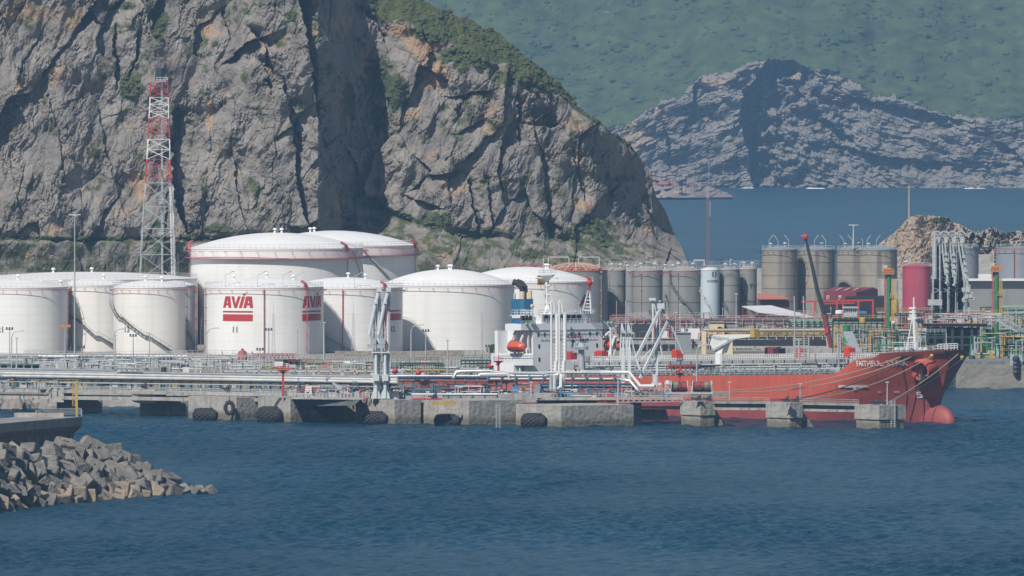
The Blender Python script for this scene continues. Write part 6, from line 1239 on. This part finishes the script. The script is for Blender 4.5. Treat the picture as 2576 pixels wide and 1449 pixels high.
flatbox(mb, 2384, 2412, 712, 860, D+3, .5); mb.build('frame', M['dark'], tw2)
# green masts with fire monitors
def gmast(x, y0, y1, D, lab, full=True, w=1.05):
    t = thing('green_mast', lab, 'mast', tuple(P(x, y1, D)), 'green steel masts'); mb = MB(); mb.tube([P(x, y1, D), P(x, y0, D)], w*.5+.1, 12); mb.build('column', M['green'], t, smooth=True)
    if full:
        mb = MB(); mb.box(P(x, y0, D), (2.9, 2.4, .35)); mb.rail([P(x-13, y0-2, D-1.2), P(x+13, y0-2, D-1.2)], 1.2, .7, .1, 1); mb.box(P(x-5, y0-5, D), (2.0, 1.6, 1.2)); mb.build('platform', M['orange'], t)
        mb = MB(); mb.lattice(P(x+10, y0+115, D), P(x+10, y0+12, D), .7, .7, 20, .1); mb.box(P(x+8, y0+118, D), (1.3, 1.2, 1.3)); mb.box(P(x+9, y0+60, D), (2.0, 1.6, .15)); mb.rail([P(x+4, y0+60, D-.9), P(x+22, y0+60, D-.9)], 1.2, .6, .08, 1); mb.build('cage_ladder', M['yellow'], t)
        mb = MB(); mb.bar(P(x-8, y1, D), P(x-8, y0, D), .36); mb.bar(P(x-11, y1, D), P(x-11, y0+4, D), .16); mb.build('riser', M['redp'], t)
        mb = MB(); mb.bar(P(x-12, y0, D), P(x-12, y0-24, D), .22); mb.box(P(x-10, y0-7, D), (1.3, .8, 1.7)); mb.bar(P(x-12, y0-22, D), P(x-2, y0-21, D), .2); mb.build('antenna', M['rail'], t)
gmast(2236, 690, 887, 3250, 'green mast with orange top platform left of the pink tank'); gmast(2507, 684, 892, 3255, 'green mast with orange top platform near the right edge')
gmast(2130, 818, 888, 3240, 'short thick green column behind the red deck box', False, 1.9); gmast(2489, 830, 885, 3245, 'short thick green column right of the dark platform', False, 1.7)
# crane
ck = thing('mobile_crane', 'mobile crane with long dark raised boom standing behind the ship', 'crane', tuple(P(2095, 888, 3306)))
D = 3300
for (a, b, w0, w1, m_) in [((2026, 599), (2042, 664), .8, .9, 'dark'), ((2042, 664), (2055, 726), .95, 1.05, 'dark'), ((2055, 726), (2074, 792), 1.15, 1.3, 'dark'), ((2074, 790), (2092, 884), 1.5, 1.5, 'maroon')]:
    mb = MB(); mb.tube([P(*a, D), P(*b, D)], w0*.5, 8, w1*.52); mb.build('boom', M[m_], ck)
mb = MB(); mb.ball(P(2025.5, 596, D), .85, 10); mb.build('boom_tip', M['red'], ck); mb = MB(); mb.prism([P(2076, 828, D-1), P(2084, 822, D-1), P(2083, 838, D-1), P(2069, 839, D-1)], (0, 2, 0)); mb.build('boom_bracket', M['red'], ck)
mb = MB(); mb.bar(P(2084, 884, D), P(2079, 840, D), .6); mb.build('boom_ram', M['rail'], ck); mb = MB(); mb.box(P(2096, 897, D), (9, 2.6, 1.6)); mb.box(P(2103, 884, D), (2.4, 2.2, 1.6)); mb.build('carrier', M['maroon'], ck)
for dx in (-3, -1.5, 1.5, 3): mb = MB(); c = P(2096, 898, D-1.3)+Vector((dx, 0, 0)); mb.tube([c, c+Vector((0, .5, 0))], .6, 12); mb.build('wheel', M['black'], ck)
# sheds
rd = thing('red_shed', 'maroon metal shed with pale roof strips and white bay numbers', 'shed', tuple(P(2140, 800, 3560)))
mb = MB(); A, B, C_, D_ = P(2072, 736, 3560), P(2154, 737, 3560), P(2096, 724, 3582), P(2199.5, 725, 3582); mb.prism([A, B, D_, C_], (0, 0, .25)); mb.build('roof', M['maroon'], rd)
mb = MB()
for x in (2098, 2120, 2142): mb.prism([P(x, 734.2, 3563.5), P(x+9, 734.2, 3563.5), P(x+24, 727.4, 3576), P(x+15, 727.4, 3576)], (0, -.25, .45))
mb.build('roof_strip', mat('roof_light', (.42, .24, .22), (.36, .2, .19), .7), rd)
mb = MB(); mb.prism([A, B, P(2154, 757, 3560), P(2072, 757, 3560)], (0, .4, 0)); mb.prism([B, D_, P(2206, 728.5, 3584), P(2206, 746, 3584), P(2154, 757, 3560)], (.3, .3, 0)); mb.build('wall', M['maroon'], rd)
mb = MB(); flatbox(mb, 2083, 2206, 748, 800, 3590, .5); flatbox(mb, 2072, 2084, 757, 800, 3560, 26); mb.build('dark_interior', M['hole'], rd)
for s, x in (('5', 2083), ('6', 2113)): mb = MB(); flatbox(mb, x-3.2, x+3.2, 743.5, 754, 3559.8, .2); mb.build('number_board', M['wpaint'], rd); mb = MB(); text_plane(mb, s, 1.35, P(x, 753, 3559.7), (1, 0, 0), (0, 0, 1), .03); mb.build('number', M['ink'], rd)
cn = thing('dark_canopy', 'black netting canopy beside the maroon shed', 'canopy', tuple(P(2180, 790, 3540))); mb = MB(); mb.prism([P(2130, 748, 3545), P(2150, 746, 3545), P(2195, 748, 3545), P(2225, 745, 3545), P(2225, 790, 3545), P(2130, 790, 3545)], (0, 12, 0)); mb.build('netting', M['hole'], cn)
gt = thing('red_gantry', 'bright red steel gantry beam on posts in front of the maroon shed', 'gantry', tuple(P(2110, 800, 3520)))
mb = MB(); mb.bar(P(2016, 759, 3520), P(2198, 755, 3520), .5); [mb.bar(P(x, 800, 3520), P(x, 757, 3520), .55) for x in (2050, 2105, 2159, 2196)]; mb.bar(P(2121, 800, 3540), P(2121, 757, 3540), .5); mb.bar(P(2072, 764, 3530), P(2150, 762, 3530), .4); mb.build('frame', M['red'], gt)
os_ = thing('orange_roof_shed', 'low brown shed with an orange roof by the weathered silos', 'shed', tuple(P(1948, 800, 3600)))
mb = MB(); mb.prism([P(1906, 740, 3615), P(1935, 740, 3615), P(1983, 753, 3596), P(1908, 753.5, 3596)], (0, 0, .3)); mb.build('roof', mat('orange_roof', (.50, .19, .12), (.42, .15, .1), .7), os_); mb = MB(); flatbox(mb, 1908, 1986, 753, 800, 3598, 16); mb.build('wall', mat('brown_sheet', (.16, .06, .06), (.13, .05, .05), .7), os_)
wc = thing('white_canopy', 'large white tilted canopy roof in front of the orange roofed shed', 'canopy', tuple(P(1955, 803, 3460)))
mb = MB(); mb.prism([P(1866, 772, 3490), P(1940, 770, 3500), P(2052, 799.5, 3470), P(2030, 800, 3450), P(1905, 786, 3450)], (0, 0, .25)); mb.build('roof', M['wpaint'], wc)
mb = MB(); [mb.bar(P(x, 804, 3455), P(x, y, 3455), .35) for x, y in ((1868, 775), (1884, 780), (1900, 785), (1950, 791))]; flatbox(mb, 1900, 2050, 792, 800, 3480, .4); mb.build('post_frame', M['maroon'], wc)
simple('building', 'long grey windowless building behind the tall loading arms', 'building', 'greyt', [(2436, 2720, 706, 800, 3640, 20)]); simple('roof_trim', 'white and red eave strip on the long grey building', 'roof trim', 'wpaint', [(2430, 2720, 703, 706.5, 3638, 20)])
simple('building', 'beige block building between the silos and the pink tank', 'building', 'conc', [(2207, 2274, 703, 780, 3700, 12)]); simple('building', 'plain pale wall seen between the grey and the weathered silos', 'wall', 'conc', [(1900, 1925, 675, 760, 3980, 3)])
simple('tent', 'white peaked tent roof behind the long grey building', 'tent', 'wpaint', [(2462, 2494, 690, 706, 3700, 6)]); mb = MB()
simple('boundary_wall', 'pale concrete boundary wall in front of the rocky knoll', 'wall', 'conc', [(2461, 2500, 640, 700, 4180, 2)])
# pylons far on the hill
for x, y0, y1, D, lab in [(1502, 55, 100, 10900, 'pair of thin poles of a power line high on the green hill'), (1803, -12, 25, 11300, 'pair of thin poles of a power line cut by the top edge')]:
    t = thing('power_line_frame', lab, 'power line', tuple(P(x, y1, D)), 'power line frames on the hill'); [beam('pole', 'rail', t, [((x+dx, y1+6, D), (x+dx, y0, D), .75)]) for dx in (-5, 5)]; beam('crossbar', 'rail', t, [((x-6, y0+4, D), (x+6, y0+4, D), .3)])
lm2 = thing('radio_mast', 'thin red lattice radio mast rising before the sea', 'mast', tuple(P(1781, 680, 3900))); mb = MB(); mb.lattice(P(1781, 690, 3900), P(1780.5, 500, 3900), .8, .7, 22, .045, .08); mb.build('lattice', M['redp'], lm2); mb = MB(); mb.bar(P(1779, 500, 3900), P(1778, 478, 3900), .2); mb.bar(P(1783, 500, 3900), P(1783.5, 405, 3900), .1); mb.bar(P(1786, 545, 3900), P(1786, 505, 3900), .15); mb.build('antenna', M['rail'], lm2)
# stuff on the silo roofs
sr = thing('roof_gangway', 'narrow railed gangway with small vents along the grey silo tops', 'gangway', tuple(P(1720, 672, 3560)))
mb = MB(); mb.rail([P(1530, 671, 3556), P(1700, 669, 3556), P(1908, 668, 3556)], 1.1, 2.0, .035, 1); mb.rail([P(1530, 668, 3566), P(1908, 665, 3566)], 1.1, 2.4, .035, 0); mb.build('handrail', M['steel'], sr)
mb = MB(); [mb.tube([P(x, 668, 3560), P(x, 659, 3560), P(x+3, 657.5, 3560), P(x+5, 661, 3560)], .16, 6) for x in (1533, 1571, 1600, 1626, 1646, 1684, 1701, 1720, 1863)]; mb.tube([P(1746, 670, 3560), P(1746, 655, 3560), P(1772, 655, 3560), P(1772, 668, 3560)], .28, 6); mb.tube([P(1837, 668, 3560), P(1837, 653, 3560), P(1842, 653, 3560)], .2, 6); mb.build('vent_pipe', M['rail'], sr)
simple('roof_unit', 'small dark machine house above the pale blue silo', 'roof unit', 'dark', [(1806, 1819, 653, 664, 3570, 3), (1800, 1812, 655, 664, 3572, 3)])
# ---------------- crowded pipework between the ship and the silos ----------------
def pipework(lab, x0, x1, yg, D0, D1, n, mts, hmax=5, seed=1, name='pipework'):   # small pumps, valves, stanchions and bends nobody would count
    r_ = random.Random(seed); K = {}
    for _ in range(n):
        m_ = r_.choice(mts); mb = K.setdefault(m_, MB()); D = r_.uniform(D0, D1); x = XD(r_.uniform(x0, x1), D); h = r_.uniform(.6, hmax); k = r_.random()
        if k < .3: mb.bar((x, D, yg), (x, D, yg+h), r_.uniform(.12, .3)); mb.box((x, D, yg+h), (r_.uniform(.3, .9), .6, .3))
        elif k < .6: w = r_.uniform(1.5, 7); mb.tube([(x, D, yg), (x, D, yg+h), (x+w, D, yg+h), (x+w, D, yg+h*r_.choice((0, .5, 1.3)))], r_.uniform(.1, .26), 5)
        elif k < .75: mb.box((x, D, yg), (r_.uniform(.6, 2.4), r_.uniform(.6, 2), r_.uniform(.5, 2.2)))
        elif k < .85: mb.cyl((x, D, yg), r_.uniform(.3, .8), r_.uniform(.8, 2.2), 8)
        else: w = r_.uniform(2, 8); mb.rail([(x, D, yg+h), (x+w, D, yg+h)], 1, 1, .05, 1); mb.bar((x, D, yg), (x, D, yg+h), .2); mb.bar((x+w, D, yg), (x+w, D, yg+h), .2)
    MBs = MB(); mats = []
    for i, (m_, b) in enumerate(K.items()):
        MBs.k = i; MBs.add(b.v, b.f); mats.append(M[m_])
    return MBs.build(name, mats, loc=None, kind='stuff', label=lab)
pipework('dense pipes and valves in front of tanks at the left', -40, 640, 6, 3070, 3160, 210, ['rail', 'steel', 'silver', 'rail', 'dark', 'wpipe'], 3.2, 1)
pipework('dense pipes and valves in the yard under the widest tank', 640, 1260, 6, 3010, 3120, 150, ['rail', 'steel', 'dgreen', 'rail', 'redp', 'wpipe'], 2.6, 2)
pipework('small pipes and valves along the trestle', -40, 760, 6.2, 2905, 2935, 190, ['rail', 'blue', 'steel', 'dark', 'wpipe', 'yellow'], 2.4, 3)
pipework('small pipes and valves along the berth', 740, 1420, 5.2, 2826, 2850, 300, ['rail', 'blue', 'steel', 'dark', 'redp', 'wpipe', 'redp'], 3.6, 4)
pipework('small pipes and valves near the hose reels', 1400, 1690, 5.0, 2820, 2840, 130, ['rail', 'blue', 'steel', 'dark', 'redp', 'bluep'], 2.8, 5)
pipework('dense pipework behind the thin derricks', 1540, 1790, 6, 3350, 3420, 170, ['rail', 'steel', 'dark', 'conc', 'greyt', 'redp', 'dgreen'], 7, 6)
pipework('dense pipework behind the middle of the ship', 1780, 2070, 6, 3340, 3400, 150, ['rail', 'steel', 'lgreen', 'dark', 'yellow', 'conc', 'blueg'], 6, 7)
pipework('dense green and yellow pipework left of the green mast', 2112, 2330, 6, 3180, 3330, 300, ['green', 'yellow', 'rail', 'dark', 'dgreen', 'tpipe', 'steel', 'dark', 'dgreen', 'rail'], 8, 8)
pipework('dense pipework round the tall loading arms', 2290, 2480, 15.4, 3240, 3252, 90, ['rail', 'dark', 'yellow', 'steel', 'redp', 'wpipe'], 2.5, 9)
pipework('dense pipework at the right edge', 2440, 2640, 6.9, 3190, 3340, 320, ['lgreen', 'dgreen', 'dark', 'rail', 'green', 'yellow', 'steel'], 7, 10)
pipework('low jumble of yard gear before the grey building', 2210, 2620, 6, 3420, 3600, 300, ['rail', 'dark', 'tpipe', 'conc', 'steel', 'greyt', 'dgreen'], 8, 11)
pipework('low jumble of yard gear before the grey silos', 1530, 2080, 6, 3420, 3530, 300, ['pinkp', 'dark', 'redp', 'conc', 'steel', 'rail'], 8, 12)
rack('long faded pink pipe rack below the grey silos', 1535, 1790, [803, 807, 811, 815, 819], 3400, ['pinkp', 'pinkp', 'redp', 'pinkp', 'steel'], .34, 12, (-4, 34), 'pinkp', rail=(803, 'pinkp'))
rack('pink and grey pipe rack in front of the white canopy', 1790, 2100, [803, 808, 812, 816], 3400, ['pinkp', 'tpipe', 'steel', 'pinkp'], .34, 12, (-4, 34), 'pinkp', rail=(804, 'pinkp'))
rack('grey green pipe rack left of the crane boom', 1985, 2110, [806, 811, 816, 821], 3330, ['lgreen', 'rail', 'lgreen', 'steel'], .3, 8, (-3, 30), 'dgreen')
rack('two thick tan pipes behind the white deck crane', 1768, 2092, [831, 847], 3320, ['tpipe', 'tpipe'], .72, 14, (0, 30), 'steel', rail=(846, 'yellow'))
rack('thick tan pipe between the green columns', 2200, 2335, [833, 849], 3300, ['tpipe', 'wpipe'], .8, 7, (0, 34), 'dgreen', rail=(829, 'yellow'))
rack('green steel pipe rack with yellow railing beside the short green column', 2095, 2240, [802, 807, 813], 3290, ['dgreen', 'dgreen', 'steel'], .3, 9, (0, 82), 'dgreen', rail=(803, 'yellow'))
rack('upper yellow railed gangway right of the green mast', 2205, 2325, [786, 792], 3300, ['steel', 'tpipe'], .3, 8, (0, 60), 'dgreen', rail=(785, 'yellow'))
rack('light green pipe frame at the right edge', 2514, 2640, [771, 781, 792], 3330, ['lgreen', 'lgreen', 'lgreen'], .32, 6, (0, 90), 'lgreen')
rack('dark green pipe bundles low at the right edge', 2514, 2640, [866, 874, 884], 3215, ['dgreen', 'rail', 'lgreen'], .36, 8, (0, 22), 'dgreen', rail=(887, 'yellow'))
rack('orange stained pipe run at the right edge', 2514, 2640, [848], 3240, ['rust'], .9, 4, (0, 40), 'dgreen')
def block_house(lab, mt, boxes, roof=None, wins=(), name='building', cat='building'):
    t = thing(name, lab, cat, tuple(P(boxes[0][0], boxes[0][3], boxes[0][4])))
    mb = MB(); [flatbox(mb, *b) for b in boxes]; mb.build('wall', M[mt], t)
    if roof: mb = MB(); b = boxes[0]; flatbox(mb, b[0]-1, b[1]+1, b[2]-1.6, b[2], b[4]-.4, b[5]+.8); mb.build('roof', M[roof], t)
    for w in wins: mb = MB(); flatbox(mb, *w, boxes[0][4]-.05, .3); mb.build('window', M['hole'], t)
block_house('cream cabin with a flat roof on top of the tan pipes', 'cream2', [(1783, 1822, 811, 860, 3350, 5)], 'conc', [(1806, 1815, 822, 829)])
block_house('grey cabin joined to the cream cabin', 'blueg', [(1822, 1857, 812, 858, 3352, 5)], 'conc')
block_house('cream building with dark openings behind the deck crane', 'cream2', [(1800, 1816, 850, 892, 3290, 4), (1822, 1843, 850, 892, 3290, 4), (1765, 1776, 834, 892, 3290, 4)], None)
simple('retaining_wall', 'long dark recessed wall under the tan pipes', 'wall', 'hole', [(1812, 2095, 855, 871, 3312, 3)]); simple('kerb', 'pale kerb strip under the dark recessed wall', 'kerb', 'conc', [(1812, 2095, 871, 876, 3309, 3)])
simple('gravel_bank', 'grey gravel bank behind the ship deck', 'bank', 'conc2', [(1925, 2110, 876, 890, 3296, 4)])
block_house('white block with a flat roof behind the tall grey arm', 'wpaint', [(1664, 1682, 828, 855, 3360, 4), (1713, 1760, 827, 853, 3362, 4)], 'conc')
block_house('maroon box behind the tall grey arm', 'maroon', [(1682, 1712, 827, 858, 3358, 3)], None)
block_house('big grey box behind the strut of the tall grey arm', 'blueg', [(1700, 1738, 838, 885, 3340, 4)], 'conc')
block_house('long low grey building with dark bays behind the orange lifeboat', 'conc2', [(1555, 1700, 852, 866, 3330, 3), (1555, 1700, 884, 893, 3330, 3)], 'conc', [(1558+i*18, 1572+i*18, 866, 884) for i in range(8)])
block_house('dark backing boxes added behind the pipes right of the green mast', 'dark', [(2196, 2232, 838, 892, 3334, 4), (2246, 2290, 852, 892, 3334, 4), (2150, 2190, 830, 850, 3334, 4)], None)  # plain dark boxes added as backing, to give dark masses behind the pipework
block_house('row of grey panels low between the green columns', 'greyt', [(2198, 2214, 852, 890, 3325, 2), (2262, 2278, 858, 890, 3325, 2)], None)
block_house('row of dark process units behind the thin derricks', 'dark', [(1556, 1660, 815, 850, 3370, 3)], None)
block_house('glazed grey control cabin on stilts right of the crane', 'rail', [(2122, 2156, 788, 797, 3300, 4)], None, (), 'control_room', 'cabin')
cc = thing('lookout_cabin', 'ribbed glass lookout cabin on top of the grey control room', 'cabin', tuple(P(2139, 788, 3301)))
mb = MB(); flatbox(mb, 2123, 2155, 775, 788, 3301, 3.5); mb.build('glazing', M['steel'], cc); mb = MB(); flatbox(mb, 2120, 2158, 772, 775.5, 3300, 5); mb.build('roof', M['rail'], cc); mb = MB(); [mb.bar(P(2123+i*5.3, 788, 3300.8), P(2123+i*5.3, 775, 3300.8), .16) for i in range(7)]; mb.build('mullion', M['wpaint'], cc)
simple('container', 'bright blue skip behind the glazed control cabin', 'container', 'bluep', [(2156, 2180, 783, 789, 3320, 2)])
for x, y, r, h, m_, lab in [(2112, 789, 1.2, 1.0, 'wpaint', 'small white dome left of the glazed control cabin'), (2250, 788, 1.15, 4.2, 'yellow', 'cream vertical vessel right of the green mast'), (2170, 812, .9, 1.6, 'yellow', 'small white and yellow vessel right of the glazed control cabin'), (2248, 812, .6, 1.5, 'wpaint', 'small white bottle vessel right of the green mast'), (2257, 812, .45, 1.2, 'pinkp', 'small pink bottle vessel right of the green mast')]:
    mb = MB(); c = P(x, y, 3285); mb.lathe(c, [(r, 0), (r, h*.75), (r*.7, h*.93), (.05, h)], 14); o = mb.build('vessel', M[m_], loc=c, smooth=True); tag(o, lab, 'vessel')
st = thing('stair_tower', 'yellow zigzag stair tower left of the short green column', 'stair', tuple(P(2115, 888, 3262)))
mb = MB(); pts = [(2100, 822), (2122, 838), (2102, 842), (2124, 860), (2102, 864), (2124, 884)]
for (xa, ya), (xb, yb_) in zip(pts, pts[1:]):
    for o in (0, 1.0): mb.bar(P(xa, ya, 3262+o), P(xb, yb_, 3262+o), .16, .3); mb.bar(P(xa, ya-9, 3262+o), P(xb, yb_-9, 3262+o), .1)
    for i in range(8): t_ = i/8; p = P(xa, ya, 3262).lerp(P(xb, yb_, 3262), t_); mb.bar(p, p+Vector((0, 0, 1)), .07)
for x in (2099, 2125): mb.bar(P(x, 890, 3262.5), P(x, 815, 3262.5), .22)
mb.build('flight', M['yellow'], st)
st2 = thing('stair_tower', 'yellow zigzag stair tower beside the white foremast', 'stair', tuple(P(2345, 880, 3236)))
mb = MB()
for (xa, ya), (xb, yb_) in zip([(2318, 826), (2292, 836), (2318, 856), (2328, 876)], [(2292, 836), (2318, 856), (2328, 876), (2340, 882)]):
    mb.bar(P(xa, ya, 3236), P(xb, yb_, 3236), .3); mb.bar(P(xa, ya-9, 3236), P(xb, yb_-9, 3236), .12); [mb.bar(P(xa, ya, 3236).lerp(P(xb, yb_, 3236), i/6), P(xa, ya-9, 3236).lerp(P(xb, yb_-9, 3236), i/6), .08) for i in range(6)]
mb.build('flight', M['yellow'], st2)
tb = thing('truss_gangway', 'grey truss gangway sloping down at the right edge', 'gangway', tuple(P(2560, 850, 3222)))
mb = MB(); a, b = P(2508, 806, 3222), P(2600, 858, 3222); mb.lattice(a+Vector((0, 0, .8)), b+Vector((0, 0, .8)), 1.6, 1.6, 12, .14, .22); mb.bar(a, b, 1.6, .5); mb.build('truss', M['steel'], tb)
# bent white pipes on the dark platform
wp = thing('bent_pipes', 'pale bent vent pipes standing on the dark platform', 'pipe', tuple(P(2380, 813, 3244)))
for x0, x1, y in [(2352, 2368, 789), (2366, 2386, 789), (2478, 2494, 784)]: mb = MB(); mb.tube([P(x0, y, 3244), P(x1-2, y+1, 3244), P(x1, y+4, 3244), P(x1, 814, 3244)], .2, 6); mb.build('pipe', M['rail'], wp)
# surf at the foot of the far cliff
mb = MB(); r_ = random.Random(4)
for _ in range(12):
    x = r_.choice((r_.gauss(2440, 20), r_.gauss(2440, 20), r_.gauss(2050, 9), r_.gauss(1870, 12))); D = 9640+r_.uniform(-10, 40); mb.lathe((XD(x, D), D, -.2), [(r_.uniform(3, 9), 0), (r_.uniform(1, 3), r_.uniform(.3, .7)), (.1, r_.uniform(.6, 1))], 7)
mb.build('surf', mat('sea_foam', (.8, .82, .84), (.7, .73, .76), .8), kind='stuff')
HAZE = 3.9e-5
# ---------------- air ----------------
hz = bpy.data.materials.new('haze_air'); hz.use_nodes = True; t = hz.node_tree; t.nodes.remove(t.nodes['Principled BSDF'])
pv = t.nodes.new('ShaderNodeVolumePrincipled'); pv.inputs['Color'].default_value = (.36, .64, 1.0, 1); pv.inputs['Density'].default_value = HAZE; pv.inputs['Anisotropy'].default_value = 0.0
t.links.new(pv.outputs[0], t.nodes['Material Output'].inputs['Volume'])
mb = MB(); mb.box((0, 6900, -8), (17000, 14800, 420)); mb.build('haze', hz, kind='stuff')
